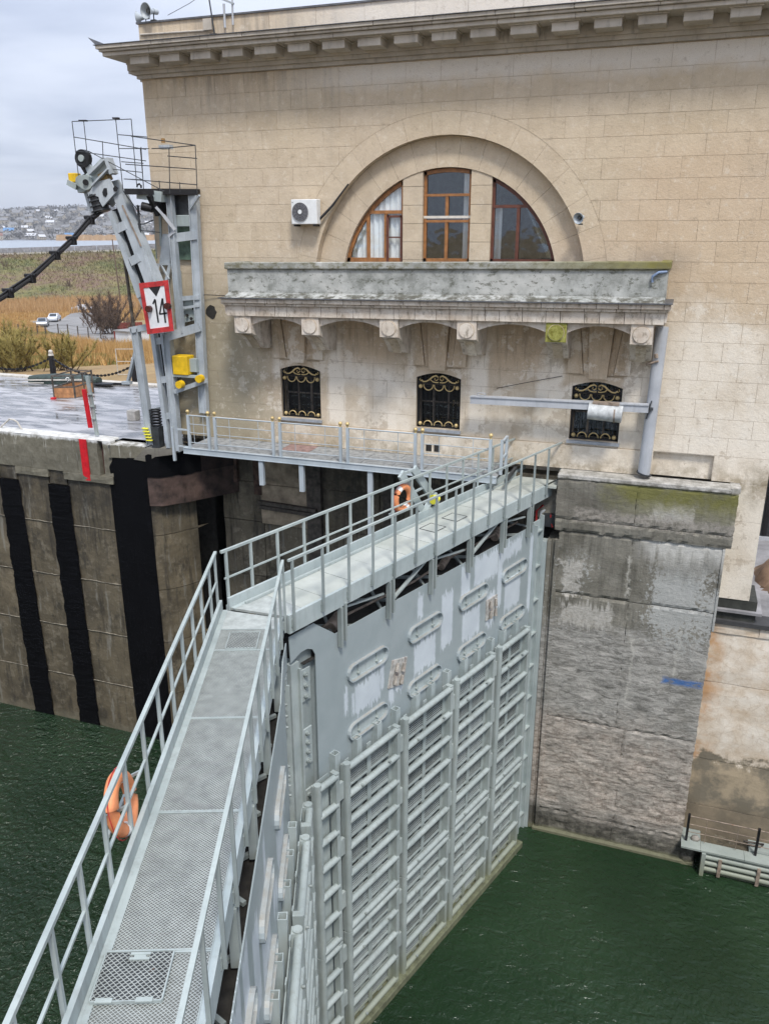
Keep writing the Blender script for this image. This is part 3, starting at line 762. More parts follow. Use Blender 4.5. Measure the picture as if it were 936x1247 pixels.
for k in range(1, 21):
    z0 = 0.21 + 0.51 * k; z1 = min(z0 + 0.51, 10.93)
    off = (0.5 if k % 2 else 0.0) + (0.0)
    xs = [HX0]
    x = HX0 + 0.5 + off * 0.98
    while x < HX1 - 0.4:
        xs.append(x); x += 0.985 + (rb.random() - .5) * 0.03
    xs.append(HX1)
    for a, b in zip(xs, xs[1:]):
        if a > 2.45 and z0 > 6.0: continue
        if 4.2 < z0 and z1 < 5.33 and a > -12.6 and b < -0.6: continue
        cx_, cz_ = (a + b) / 2, (z0 + z1) / 2
        # arch
        nearq = min(math.hypot(u - ACX, max(v - ACZ, 0)) for u in (a, b, max(a, min(b, ACX))) for v in (z0, z1))
        if z1 > ACZ and nearq < 4.62:
            if z0 < ACZ:
                if b < ACX - 4.6 or a > ACX + 4.6: block_obj(a, b, z0, z1)
                elif a < ACX - 4.6: block_obj(a, ACX - 4.6, z0, z1)
                elif b > ACX + 4.6: block_obj(ACX + 4.6, b, z0, z1)
                continue
            poly, ins, tot = clip_arch(a, b, z0, z1, 4.603)
            if ins >= tot - 1: continue
            if ins:
                poly = simp(poly)
                ar = abs(sum(poly[i - 1][0] * poly[i][1] - poly[i][0] * poly[i - 1][1] for i in range(len(poly)))) / 2
                if len(poly) < 3 or ar < 0.01: continue
                m_ = MB(); m_.xz(poly, WY - random.random() * .004, WY + .05); m_.build('stone_block', M['stone'], house); NB += 1
                continue
        # windows
        done = False
        for c in WIN:
            o0, o1, zt = c - .69, c + .69, 2.72
            if b > o0 and a < o1 and z0 < zt:
                done = True
                if a < o0 - .03: block_obj(a, o0, z0, z1)
                if b > o1 + .03: block_obj(o1, b, z0, z1)
                if z1 > zt + .03: block_obj(max(a, o0), min(b, o1), zt, z1)
                if z0 < 0.86: block_obj(max(a, o0), min(b, o1), z0, 0.86)
                NB += 2; break
        if not done: block_obj(a, b, z0, z1); NB += 1
for (za, zb) in ((-3.46, -2.25), (-2.25, -1.1), (-1.1, 0.0), (0.0, 0.72)):
    block_obj(1.3 if za >= 0 else 1.86, HX1, za, zb)
# side returns of the corner and left edge, below and beside the blocks
sr = MB(); sr.box(HX1 - .02, HX1, WY + .02, WY + 6.4, -3.46, 11.4); sr.box(HX0 - .012, HX0, WY + .02, WY + 6.4, 0, 11.4)
sr.build('side_facing', M['stone'], house)
pl = MB()
pl.box(HX0, -0.32, WY - 0.055, WY + .02, 0.0, 0.70)
pl.box(-0.34, 1.3, WY + 0.14, WY + .3, 0.0, 0.72); pl.box(1.285, 1.30, WY, WY + .2, 0, .72); pl.box(-0.34, 1.3, WY + .01, WY + .2, .70, .72)
pl.build('plinth', M['stone'], house)
# rings of the arch
for i in range(17):
    for (ra, rb_, y0, nm) in ((4.004, 4.597, WY - .004, 'outer_voussoir'), (3.204, 3.997, WY + .27, 'inner_voussoir')):
        a0, a1 = i * 180 / 17, (i + 1) * 180 / 17
        ga = math.degrees(.0035 / rb_)
        m_ = MB(); m_.xz(arc(ACX, ACZ, rb_, a0 + ga, a1 - ga, 3) + arc(ACX, ACZ, ra, a1 - ga, a0 + ga, 3), y0, y0 + .45)
        m_.build(nm, M['stone'], house)
m_ = MB()
for sgn in (-1, 1):
    for (ra, rb_, y0) in ((4.0, 4.6, WY), (3.2, 4.0, WY + .27)):
        a, b = sorted((ACX + sgn * ra, ACX + sgn * rb_)); m_.box(a, b, y0, y0 + .45, 4.8, ACZ)
m_.build('arch_jambs', M['stone'], house)
AY = WY + .30
# piers between the lights
for (a, b) in ((-7.90, -7.31), (-5.90, -5.31)):
    z = 4.8
    while z < 8.3:
        z1 = z + 0.50
        zt = lambda x: ACZ + math.sqrt(max(0, 3.22 ** 2 - (x - ACX) ** 2))
        za, zb = zt(a), zt(b)
        if z1 < min(za, zb): poly = [(a, z), (b, z), (b, z1 - .01), (a, z1 - .01)]
        else: poly = [(a, z), (b, z), (b, max(z + .02, min(z1 - .01, zb))), (a, max(z + .02, min(z1 - .01, za)))]
        if z < max(za, zb) - .05:
            q = MB(); q.xz(poly, AY - random.random() * .005, AY + .35); q.build('pier_block', M['stone'], house)
        z = z1
# ---- arched lights
def light(name, x0, x1, fm, bars, ztr, label):
    """window between x0 and x1 under the arch; bars: list of (x, z0, z1); ztr: transoms (z, h, mat)"""
    yy = AY + .16
    zt = lambda x: ACZ + math.sqrt(max(0.0001, 3.17 ** 2 - (x - ACX) ** 2))
    n = 14
    xs = [x0 + (x1 - x0) * i / n for i in range(n + 1)]
    xs = [x for x in xs if abs(x - ACX) < 3.165]
    top = [(x, zt(x)) for x in xs]
    f = MB()
    if x0 > ACX - 3.1: f.box(x0, x0 + .08, yy - .05, yy + .05, 4.95, zt(x0 + .08))
    if x1 < ACX + 3.1: f.box(x1 - .08, x1, yy - .05, yy + .05, 4.95, zt(x1 - .08))
    for p, q in zip(top, top[1:]): f.bar((p[0], yy, p[1] - .04), (q[0], yy, q[1] - .04), .10, .10)
    f.box(x0, x1, yy - .05, yy + .05, 5.62, 5.84)
    for (x, a, b) in bars: f.box(x - .045, x + .045, yy - .046, yy + .046, a, min(b, zt(x)))
    o = f.build(name, M[fm], house, label=label)
    for (z, h, mt) in ztr:
        half = math.sqrt(3.15 ** 2 - (z - ACZ) ** 2)
        t_ = MB(); t_.box(max(x0, ACX - half), min(x1, ACX + half), yy - .06, yy + .056, z - h / 2, z + h / 2); t_.build('transom', M[mt], o)
    g = MB(); g.xz([(xs[0], 5.7)] + top + [(xs[-1], 5.7)], yy + .005, yy + .015); g.build('pane', M['glass'], o)
    return o, yy
def curtain(x0, x1, z0, z1, y, parent, clip=True, n=None):
    c = MB(); n = n or int((x1 - x0) / .035); vs = []
    for i in range(n + 1):
        x = x0 + (x1 - x0) * i / n
        zt = z1
        if clip and abs(x - ACX) < 3.16: zt = min(z1, ACZ + math.sqrt(3.16 ** 2 - (x - ACX) ** 2))
        elif clip: zt = z0 + .01
        yo = y + .035 * math.sin(i * 1.25) + .012 * math.sin(i * 3.1)
        vs += [(x, yo, z0), (x, yo, max(zt, z0 + .01))]
    c.add(vs, [(2 * i, 2 * i + 2, 2 * i + 3, 2 * i + 1) for i in range(n)], True)
    return c.build('curtain', M['curtain'], parent)
wl, yw = light('arched_window', ACX - 3.16, -7.90, 'frame_or', [(-9.02, 4.95, 7.12), (-8.47, 4.95, 7.12)], [(7.12, .09, 'frame_or')], 'left light with orange wood bars and white curtains')
sash = MB()
for x in (-8.40, -7.97): sash.box(x - .035, x + .035, yw - .075, yw - .03, 5.72, 7.03)
sash.box(-8.40, -7.97, yw - .075, yw - .03, 6.97, 7.03); sash.box(-8.40, -7.97, yw - .07, yw - .03, 6.40, 6.44)
sash.build('sash', M['frame_br'], wl)
curtain(ACX - 3.1, -7.95, 5.0, 8.3, yw + .06, wl)
wc, yw = light('arched_window', -7.30, -5.90, 'frame_or', [(-6.62, 5.0, 6.9), (-6.62, 6.95, 7.55)], [(7.56, .07, 'frame_or'), (6.97, .07, 'frame_w'), (6.86, .07, 'frame_or')], 'middle light with varnished orange frame over dim glass')
curtain(-6.18, -5.95, 5.0, 8.25, yw + .15, wc)
wr, yw = light('arched_window', -5.31, ACX + 3.16, 'frame_br', [(-4.56, 4.95, 7.2)], [(7.24, .08, 'frame_br')], 'right light with dark red-brown frame and dark reflecting glass')
curtain(-5.25, -5.05, 5.0, 7.2, yw + .15, wr)
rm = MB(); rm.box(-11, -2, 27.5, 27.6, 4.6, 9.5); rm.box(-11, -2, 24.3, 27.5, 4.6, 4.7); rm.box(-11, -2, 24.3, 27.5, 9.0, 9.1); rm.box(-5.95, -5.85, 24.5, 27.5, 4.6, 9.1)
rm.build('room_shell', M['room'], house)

# ---- barred ground-floor windows
def scroll(cx, cz, r, turns, a0, d, n=18):
    return [(cx + (r * (1 - i / n * .75)) * math.cos(R(a0 + d * turns * 360 * i / n)), cz + (r * (1 - i / n * .75)) * math.sin(R(a0 + d * turns * 360 * i / n))) for i in range(n + 1)]
for wi, c in enumerate(WIN):
    y = WY + .10
    fr = MB()
    for x in (c - .66, c + .66): fr.box(x - .03, x + .03, y, y + .06, .88, 2.46)
    fr.box(c - .69, c + .69, y, y + .06, .885, .94)
    w_ = fr.build('barred_window', M['iron'], house, label=['left ground-floor window behind gilded black grille', 'middle ground-floor window behind gilded black grille', 'right ground-floor window partly hidden by a steel boom'][wi])
    g = MB(); g.box(c - .68, c + .68, y + .26, y + .27, .9, 2.6); g.build('pane', M['glass'], w_)
    sb = MB()
    for x in (c - .22, c + .24, c - .64, c + .64): sb.box(x - .03, x + .03, y + .20, y + .26, .9, 2.3)
    sb.box(c - .66, c + .66, y + .20, y + .25, 1.62, 1.66); sb.box(c - .66, c + .66, y + .20, y + .25, 2.15, 2.2)
    sb.build('sash', M['timber'], w_)
    dr = MB(); dr.box(c - .8, c + .8, y + .45, y + .46, .7, 2.8); dr.build('unlit_room_sheet', M['room_dark'], w_)  # near-black sheet behind the pane stands in for the unlit room
    br = MB()
    for i in range(9):
        x = c - .55 + 1.1 * i / 8; br.cyl((x, y - .02, .93), (x, y - .02, 2.48), .010, 5)
    for z in (1.06, 2.13, 2.24): br.box(c - .66, c + .66, y - .03, y - .01, z - .012, z + .012)
    for i in range(6):
        x = c - .5 + i * .2
        br.tube([(x + .055 * math.cos(t * .9), y - .02, 1.35 + .055 * math.sin(t * .9)) for t in range(7)], .008, 4, True)
    br.build('grille', M['iron'], w_)
    go = MB()
    for (x, z) in ((-.57, 2.14), (.57, 2.14), (-.57, 1.0), (.57, 1.0)):
        gb = MB(); gb.ball((c + x, y - .05, z), .062, 10, 6); gb.build('gilt_boss', M['gold'], w_)
    for i in (-1, 0, 1):
        go = MB(); go.tube([(c + i * .33 + .15 * math.cos(R(a)), y - .04, 2.20 + .17 * math.sin(R(a))) for a in range(180, 361, 18)], .018, 5)
        go.build('gilt_loop', M['gold'], w_); go = MB(); go.tube([(c + i * .33 + .13 * math.cos(R(a)), y - .04, .95 + .14 * math.sin(R(a))) for a in range(0, 181, 18)], .018, 5); go.build('gilt_loop', M['gold'], w_)
    go = MB()
    for s_ in (-1, 1):
        go.tube([(c + s_ * u, y - .04, v) for u, v in [(.55, 2.34), (.50, 2.28), (.40, 2.29), (.30, 2.35), (.20, 2.44), (.10, 2.48), (.03, 2.44), (.03, 2.37), (.09, 2.33), (.14, 2.37), (.12, 2.41)]], [.02, .022, .024, .026, .028, .028, .024, .022, .02, .018, .015], 6)
        go.tube([(c + s_ * u, y - .04, v) for u, v in [(.02, 2.28), (.10, 2.27), (.20, 2.29), (.27, 2.35)]], .018, 5)
        go.tube([(c + s_ * u, y - .04, v) for u, v in [(.59, 2.38), (.61, 2.33), (.57, 2.30), (.53, 2.31)]], .015, 5)
    go.build('gilt_scrollwork', M['gold'], w_)
    si = MB(); si.box(c - .74, c + .74, WY - .10, WY + .12, .78, .86); si.build('sill', M['sill'], w_)
    # lintel with segmental soffit, flared keystones above
    li = MB(); li.xz([(c - .69, 2.71)] + [(c - .69 + 1.38 * i / 8, 2.42 + .15 * math.sin(math.pi * i / 8)) for i in range(9)] + [(c + .69, 2.71)], WY + .002, WY + .35)
    li.build('lintel', M['stone'], w_)
    for (b0, b1, t0, t1, zb, yo) in ((-.84, -.42, -.90, -.60, 2.80, .11), (-.40, -.25, -.58, -.36, 2.78, .06), (-.24, .24, -.34, .34, 2.68, .20), (.25, .40, .36, .58, 2.78, .06), (.42, .84, .60, .90, 2.80, .11)):
        q = MB(); q.xz([(c + b0, zb), (c + b1, zb), (c + t1, 4.22), (c + t0, 4.22)], WY - yo, WY + .02); q.build('keystone', M['stone'], w_, bevel=.012)

# ---- balcony (sags a little towards the left end)
bal = MB()
def T(x, y, z): return (x, y, z + (x + 6.6) * 0.012)
def tb(mb, x0, x1, y0, y1, z0, z1):
    vs = [T(x, y, z) for z in (z0, z1) for y in (y0, y1) for x in (x0, x1)]
    mb.add(vs, [(0, 2, 3, 1), (4, 5, 7, 6), (0, 1, 5, 4), (2, 6, 7, 3), (0, 4, 6, 2), (1, 3, 7, 5)])
BX0, BX1, BY = -12.88, -0.42, 22.34
tb(bal, BX0, BX1, BY, BY + .16, 4.80, 5.60)
tb(bal, BX0, BX0 + .16, BY + .16, WY, 4.80, 5.60); tb(bal, BX1 - .16, BX1, BY + .16, WY, 4.80, 5.60)
balcony = bal.build('balcony', M['render'], house)
cp = MB(); tb(cp, BX0 - .06, BX1 + .06, BY - .07, BY + .22, 5.60, 5.79); tb(cp, BX0 - .06, BX0 + .2, BY + .22, WY, 5.60, 5.79); tb(cp, BX1 - .2, BX1 + .06, BY + .22, WY, 5.60, 5.79)
cp.build('coping', M['render'], balcony, bevel=.02)
fl = MB(); tb(fl, BX0 - .18, BX1 + .20, BY - .33, WY, 4.765, 4.80); fl.build('lead_flashing', M['flash'], balcony)
fb = MB()
fb.add([T(x, y, z) for x in (BX0, BX1) for (y, z) in ((BY - .33, 4.80), (BY - .005, 4.80), (BY - .005, 4.93))], [(0, 1, 2), (3, 5, 4), (0, 3, 4, 1), (1, 4, 5, 2), (0, 2, 5, 3)])
fb.build('cement_fillet', M['render'], balcony)
sl = MB(); tb(sl, BX0 - .06, BX1 + .06, BY - .02, WY - .002, 4.24, 4.762); sl.build('floor_slab', M['white_stone'], balcony)
r2 = random.Random(5)
def row(z0, z1, y0, x0, x1, ws, nm, bev=.008):
    x = x0
    while x < x1 - .05:
        w_ = min(r2.choice(ws), x1 - x)
        if x1 - (x + w_) < .12: w_ = x1 - x
        q = MB(); tb(q, x + .006, x + w_ - .006, y0 - r2.random() * .01, BY - .021, z0, z1); q.build(nm, M['white_stone'], balcony, bevel=bev); x += w_
row(4.64, 4.76, BY - .26, BX0 - .14, BX1 + .14, (.55, .7, .85), 'upper_moulding')
row(4.56, 4.635, BY - .19, BX0 - .09, BX1 + .09, (.6, .8, 1.0), 'lower_moulding')
row(4.25, 4.555, BY - .11, BX0 - .04, BX1 + .04, (.38, .5, .62, .72), 'fascia_block')
for (ya, xx) in ((0, BX0 - .04), (0, BX1 + .04)):
    q = MB(); s_ = -1 if xx < -6 else 1
    a, b = sorted((xx, xx + s_ * .05)); tb(q, a, b, BY - .1, WY - .002, 4.3, 4.55)
    a, b = sorted((xx, xx + s_ * .12)); tb(q, a, b, BY - .2, WY - .002, 4.60, 4.755); q.build('side_moulding', M['white_stone'], balcony)
BRK = (-12.42, -10.20, -7.76, -5.50, -3.07, -0.90)
for i, c in enumerate(BRK):
    h = .275
    prof = [(BY - .02, 4.24), (BY - .02, 3.74), (BY + .08, 3.70), (BY + .30, 3.62), (BY + .55, 3.42), (BY + .72, 3.24), (BY + .95, 3.18), (WY + .01, 3.16), (WY + .01, 4.24)]
    q = MB(); q.prism(prof, lambda u, v, k: T(c + (h if k else -h), u, v))
    q.build('bracket', M['white_stone'], balcony, bevel=.012)
    q = MB(); q.prism([(BY + .12, 3.69), (BY + .31, 3.60), (BY + .55, 3.405), (BY + .74, 3.215), (BY + .80, 3.23), (BY + .6, 3.45), (BY + .34, 3.66)], lambda u, v, k: T(c + (.13 if k else -.13), u, v - .018)); q.build('soffit_fillet', M['stone'], balcony)
    pm = M['moss'] if i == 4 else M['white_stone']
    q = MB(); tb(q, c - .275, c + .275, BY - .075, BY - .022, 3.74, 4.245); q.build('bracket_face', pm, balcony, bevel=.006, label='mossy yellow-green bracket face' if i == 4 else None)
    q = MB(); q.cyl(T(c, BY - .07, 3.99), T(c, BY - .078, 3.99), .222, 28); q.build('roundel_shade_ring', M['mortar'], balcony)  # darker disc behind the roundel paints a shadow gap for relief
    q = MB(); q.cyl(T(c, BY - .07, 3.99), T(c, BY - .11, 3.99), .205, 28); q.build('roundel', pm, balcony, label='mossy yellow-green roundel' if i == 4 else None)
for a, b in zip(BRK, BRK[1:]):
    x0, x1 = a + .28, b - .28
    n = 14; pts = [(x0 + (x1 - x0) * i / n, 3.985 + .19 * (1 - (2 * i / n - 1) ** 2)) for i in range(n + 1)]
    q = MB(); q.prism([(x0, 4.238)] + pts + [(x1, 4.238)], lambda u, v, k: T(u, BY + (.28 if k else .02), v)); q.build('arched_soffit_beam', M['white_stone'], balcony)
q = MB()
q.tube([(BX1 - .02, BY - .02, 5.62), (BX1 - .22, BY - .06, 5.60), (BX1 - .36, BY - .06, 5.50), (BX1 - .34, BY - .07, 5.36)], .035, 8)
q.build('blue_pipe_elbow', plain('blue_grey_pipe', (0.20, 0.27, 0.40), .5), balcony)

# ---- main cornice and attic
cor = MB()
CXL = HX0
cor.box(CXL - .10, HX1 + .1, WY - .12, WY + .3, 10.94, 11.04); cor.box(CXL - .20, HX1 + .2, WY - .22, WY + .3, 11.04, 11.14); cor.box(CXL - .28, HX1 + .28, WY - .30, WY + .3, 11.14, 11.43)
cornice = cor.build('cornice', M['cornice'], house)
r3 = random.Random(8)
def crow(prof_y, z0, z1, ext, ws, nm):
    x = CXL - ext
    while x < 1.75:
        w_ = r3.choice(ws)
        q = MB(); q.box(x + .004, x + w_ - .004, prof_y - r3.random() * .006, WY + .3, z0, z1); q.build(nm, M['cornice'], cornice, bevel=.01); x += w_
crow(WY - .98, 11.43, 11.535, .62, (1.6, 1.9, 2.2), 'corona_block')
crow(WY - 1.06, 11.54, 11.60, .68, (1.7, 2.1), 'corona_fillet')
crow(WY - 1.12, 11.605, 11.70, .74, (1.3, 1.6, 1.9), 'cyma_block')
q = MB(); q.box(1.7, HX1 + .74, WY - 1.0, WY + .3, 11.43, 11.70); q.build('corona_end', M['cornice'], cornice)
k = 0
x = -15.62
while x < HX1:
    q = MB(); q.box(x - .325, x + .325, WY - .82, WY - .29, 11.20, 11.40); q.build('modillion', M['cornice'], cornice, bevel=.01)
    q = MB(); q.box(x - .37, x + .37, WY - .87, WY - .29, 11.395, 11.432); q.build('modillion_cap', M['cornice'], cornice)
    x += 1.017
for y in (24.3, 25.3):
    q = MB(); q.box(CXL - .75, CXL - .27, y - .3, y + .3, 11.2, 11.4); q.build('modillion', M['cornice'], cornice, bevel=.01)
q = MB(); q.box(CXL - .74, CXL + .1, WY + .31, WY + 6, 11.43, 11.70); q.box(CXL - .28, CXL, WY + .31, WY + 6, 10.94, 11.43); q.build('side_cornice', M['cornice'], cornice)
q = MB(); q.prism([(WY - 1.16, 11.70), (WY - 1.16, 11.715), (WY + .22, 11.86), (WY + .22, 11.70)], lambda u, v, k: (HX1 + .7 if k else CXL - .78, u, v)); q.build('cornice_flashing', M['flash'], cornice)
q = MB(); q.add([(-16.85, 22.46, 11.71), (-16.55, 22.46, 11.72), (-16.6, 22.6, 11.73), (-17.12, 22.50, 11.93), (-17.0, 22.62, 11.88)], [(0, 1, 3), (1, 2, 4, 3), (0, 3, 4, 2), (0, 2, 1)]); q.build('bent_flashing', M['flash'], cornice)
x = CXL - .12; i = 0
while x < HX1 + .1:
    w_ = 1.45
    q = MB(); q.box(x + .004, x + w_ - .004, WY + .22 - r3.random() * .006, WY + .6, 11.70, 12.46); q.build('attic_block', M['stone'], house); x += w_
q = MB(); q.box(CXL - .17, HX1 + .2, WY + .17, WY + .66, 12.462, 12.51); q.build('attic_coping', M['flash'], house)
q = MB(); q.box(CXL - .12, CXL + .3, WY + .6, WY + 6, 11.70, 12.46); q.build('attic_side', M['stone'], house)
q = MB(); q.cyl((-16.2, 23.79, 12.18), (-13.95, 23.79, 12.14), .028, 8); q.box(-13.98, -13.7, 23.70, 23.82, 12.13, 12.42); q.build('conduit', M['cornice'], house)

# ---- things fixed to or standing by the house
def horn(name, label, c, d, r, L, grp=None):
    d = Vector(d).normalized(); c = Vector(c)
    t = thing(name, label, 'loudspeaker', tuple(c), grp)
    m_ = MB(); m_.cyl(c, c + d * L * .55, r * .28, 20, r * .5, False); m_.cyl(c + d * L * .55, c + d * L, r * .5, 20, r, False); m_.tube([c + d * L + (Matrix.Rotation(R(a), 3, d) @ d.orthogonal().normalized()) * r for a in range(0, 360, 18)], r * .05, 5, True)
    m_.build('horn', M['tower'], t)
    m_ = MB(); m_.cyl(c + d * L * .2, c + d * L * .75, r * .22, 14, r * .30); m_.build('inner_cone', M['mesh'], t)
    m_ = MB(); m_.cyl(c - d * r * .7, c, r * .38, 14); m_.build('driver', M['tower'], t)
    m_ = MB(); m_.bar(c + Vector((0, 0, -r * 1.1)), c, r * .12); m_.box(c.x - r * .4, c.x + r * .4, c.y - r * .3, c.y + r * .3, c.z - r * 1.3, c.z - r * 1.05); m_.build('bracket', M['dark_steel'], t)
horn('loudspeaker', 'big grey horn loudspeaker facing the lock on the roof parapet corner', (-15.75, 23.9, 12.78), (-.25, -1, -.12), .21, .30)
horn('loudspeaker', 'smaller grey horn loudspeaker turned sideways at the left end of the roof parapet', (-16.1, 24.0, 12.68), (-1, -.25, -.05), .17, .26)
horn('loudspeaker', 'small white horn loudspeaker on the wall right of the arched window', (-2.765, 23.350, 6.921), (-.35, -1, -.15), .14, .16)

# camera / antenna mast on the parapet
t = thing('camera_mast', 'thin mast with floodlight arms and a small box at the roof parapet', 'mast', (-13.55, 23.75, 12.0))
m_ = MB(); m_.cyl((-13.60, 23.72, 11.8), (-13.78, 23.72, 13.25), .022, 8); m_.build('pole', M['dark_steel'], t)
m_ = MB(); m_.bar((-13.95, 23.72, 13.12), (-12.95, 23.72, 12.72), .05); m_.bar((-13.95, 23.72, 13.18), (-13.5, 23.72, 13.0), .09, .04); m_.build('arm', M['tower'], t)
m_ = MB(); m_.box(-14.25, -13.92, 23.6, 23.8, 13.1, 13.2); m_.build('floodlight', M['white'], t)
m_ = MB(); m_.cyl((-13.28, 23.74, 12.15), (-13.28, 23.74, 12.75), .035, 8); m_.cyl((-13.02, 23.74, 12.2), (-13.0, 23.74, 13.0), .03, 8); m_.build('aerial_tube', M['pipe'], t)
m_ = MB(); m_.box(-13.72, -13.5, 23.6, 23.78, 11.85, 12.0); m_.build('camera_box', M['sign_black'], t)
m_ = MB(); m_.tube([(-13.8, 23.72, 13.1), (-14.4, 23.74, 12.85), (-15.2, 23.8, 12.62)], .008, 4); m_.build('stay_wire', M['cable'], t)

# air conditioner
t = thing('air_conditioner', 'white outdoor air conditioner with round grey fan on the wall left of the arch', 'air conditioner', (-10.773, 23.300, 6.764))
p0 = (-11.134, 23.220, 7.469); p1 = (-10.313, 23.220, 6.784)
m_ = MB(); m_.box(p0[0], p1[0], 23.22, 23.50, p1[2], p0[2]); m_.build('casing', M['white'], t, bevel=.015)
fc = (p0[0] + .30, 23.215, (p0[2] + p1[2]) / 2)
m_ = MB(); m_.cyl(fc, (fc[0], 23.19, fc[2]), .25, 28); m_.build('fan_grille', M['grille'], t)
m_ = MB()
for rr in (.10, .15, .20, .25): m_.tube([(fc[0] + rr * math.cos(R(a)), 23.185, fc[2] + rr * math.sin(R(a))) for a in range(0, 360, 15)], .006, 4, True)
for a in range(0, 360, 30): m_.bar((fc[0] + .06 * math.cos(R(a)), 23.185, fc[2] + .06 * math.sin(R(a))), (fc[0] + .25 * math.cos(R(a)), 23.185, fc[2] + .25 * math.sin(R(a))), .008)
m_.build('grille_rings', M['mesh'], t)
m_ = MB(); m_.cyl((fc[0], 23.18, fc[2]), (fc[0], 23.17, fc[2]), .062, 16); m_.build('fan_hub', M['white'], t)
m_ = MB(); m_.box(p0[0] + .06, p0[0] + .12, 23.24, 23.595, p1[2] - .06, p1[2] - .005); m_.box(p1[0] - .14, p1[0] - .08, 23.24, 23.595, p1[2] - .06, p1[2] - .005); m_.build('wall_bracket', M['iron'], t)
m_ = MB(); m_.box(p0[0] + .04, p0[0] + .07, 23.21, 23.216, p0[2] - .09, p0[2] - .075); m_.build('badge', M['sign_black'], t)
hp = [(-10.359, 23.450, 6.901), (-10.166, 23.500, 7.083), (-9.934, 23.520, 7.307), (-9.809, 23.540, 7.463), (-9.454, 23.570, 7.881)]
tag(MB().tube(hp, [.035, .04, .035, .028, .02], 8).build('pipe_bundle', M['cable']), 'black insulated pipe bundle running from the air conditioner up to the arch', 'pipe')
m_ = MB(); rr_ = random.Random(2); hc = (-14.277, 23.580, 4.131)
m_.xz([(hc[0] + (.16 + rr_.random() * .05) * math.cos(R(a)), hc[2] + (.19 + rr_.random() * .06) * math.sin(R(a))) for a in range(0, 360, 24)], 23.586, 23.6); m_.build('broken_hole', M['void'], house)
# thin cable along the wall
m_ = MB(); m_.tube([(-14.790, 23.300, 4.625), (-14.397, 23.500, 4.672), (-13.723, 23.570, 4.658)], .012, 5); tag(m_.build('wall_cable', M['cable']), 'thin dark cable strung from the tower to the left end of the balcony', 'cable')
m_ = MB(); m_.tube([(-4.866, 23.550, 2.226), (-4.001, 23.500, 2.453), (-2.996, 23.570, 2.687)], .009, 5); tag(m_.build('wall_cable', M['cable']), 'thin grey cable rising across the wall above the horizontal boom', 'cable')

# slewing post with its boom
pb = (-0.514, 23.300, 0.110); pt = (-0.431, 23.300, 4.177)
t = thing('boom_post', 'pale steel tube post with a long horizontal boom in front of the right barred window', 'boom', pb)
m_ = MB(); m_.cyl(pb, pt, .165, 20); m_.build('post', M['pipe'], t)
m_ = MB(); m_.cyl((pb[0], pb[1], pb[2] - .01), (pb[0] + .01, pb[1], pb[2] + .03), .21, 20); m_.build('base_flange', M['dark_steel'], t)
b0 = (-5.498, 23.050, 1.936); b1 = (-0.559, 23.050, 2.008)
m_ = MB(); m_.bar(b0, b1, .16, .19); m_.build('boom_arm', M['pipe'], t)
m_ = MB(); m_.bar((b0[0], b0[1] - .0, b0[2] + .115), (b1[0] + .0, b1[1], b1[2] + .115), .22, .035); m_.build('boom_flange', M['pipe'], t)
q0 = (-2.133, 22.950, 1.873); q1 = (-1.224, 22.950, 1.799)
m_ = MB(); m_.cyl((q0[0], 22.95, q0[2]), (q1[0], 22.95, q1[2] + .03), .235, 18); m_.build('tank', plain('dull_white_tank', (0.52, 0.54, 0.54), .5, 0, .25), t)
m_ = MB(); m_.cyl((q1[0] - .22, 22.95, q1[2] + .03), (q1[0] - .18, 22.95, q1[2] + .03), .242, 18); m_.box(q0[0] + .1, q1[0] - .1, 22.85, 23.1, q0[2] + .2, q0[2] + .26); m_.build('tank_strap', M['rusty'], t)
m_ = MB(); m_.bar((-0.499, 23.140, 2.221), (-0.598, 23.140, 1.714), .08, .03); m_.box(b1[0] - .35, b1[0] + .12, 23.0, 23.2, b1[2] - .03, b1[2] + .03); m_.build('hinge', M['dark_steel'], t)
m_ = MB(); e = (-5.188, 23.050, 2.124); m_.tube([(e[0] + .13 * math.cos(R(a)), 23.05, e[2] + .04 * math.sin(R(a))) for a in range(0, 360, 30)], .012, 5, True); m_.build('shackle', M['pipe'], t)
m_ = MB(); m_.cyl((-0.521, 23.140, 3.480), (-0.489, 23.140, 3.373), .05, 8); m_.cyl((-0.746, 23.200, 3.177), (-0.437, 23.100, 3.294), .03, 8); m_.build('clamp', M['rusty'], t)

# =================================================================== ground, water
WZ = -12.45
def sheet(name, loops, z, m):
    q = MB()
    tr = tessellate_polygon([[Vector((u, v, 0)) for u, v in l] for l in loops])
    q.add([(u, v, z) for l in loops for u, v in l], [tuple(t) for t in tr])
    return struct(q.build(name, m))
E_ = Vector((.805, .593)); N_ = Vector((-.593, .805)); O_ = Vector((-72, 85))
def en(e, n): p = O_ + E_ * e + N_ * n; return (p.x, p.y)
GZ = -1.0
def gprof(n):
    pts = ((-61, -1.05), (-40, -3.0), (-11, -6.5), (15, -8.2), (39, -9.0), (103, -9.0), (140, -9.2), (150, -16), (4000, -16))
    if n <= pts[0][0]: return -1.05
    for (a, za), (b, zb) in zip(pts, pts[1:]):
        if n <= b: return za + (zb - za) * (n - a) / (b - a)
    return -16
def ground_z(x, y):
    n = (Vector((x, y)) - O_).dot(N_); e = (Vector((x, y)) - O_).dot(E_)
    k = max(0, min(1, (y - 34.5) / 6))
    return GZ * (1 - k) + k * (gprof(n) + noise.noise(Vector((x * .08, y * .08, 2))) * .35)
q = MB(); NX, NY = 150, 110; X0_, X1_ = -420, 2.9; vs = []
ys = [33.86 + 360 * (j / NY) ** 1.6 for j in range(NY + 1)]
for y in ys:
    for i in range(NX + 1):
        x = X1_ - (X1_ - X0_) * (i / NX) ** 1.3; vs.append((x, y, ground_z(x, y)))
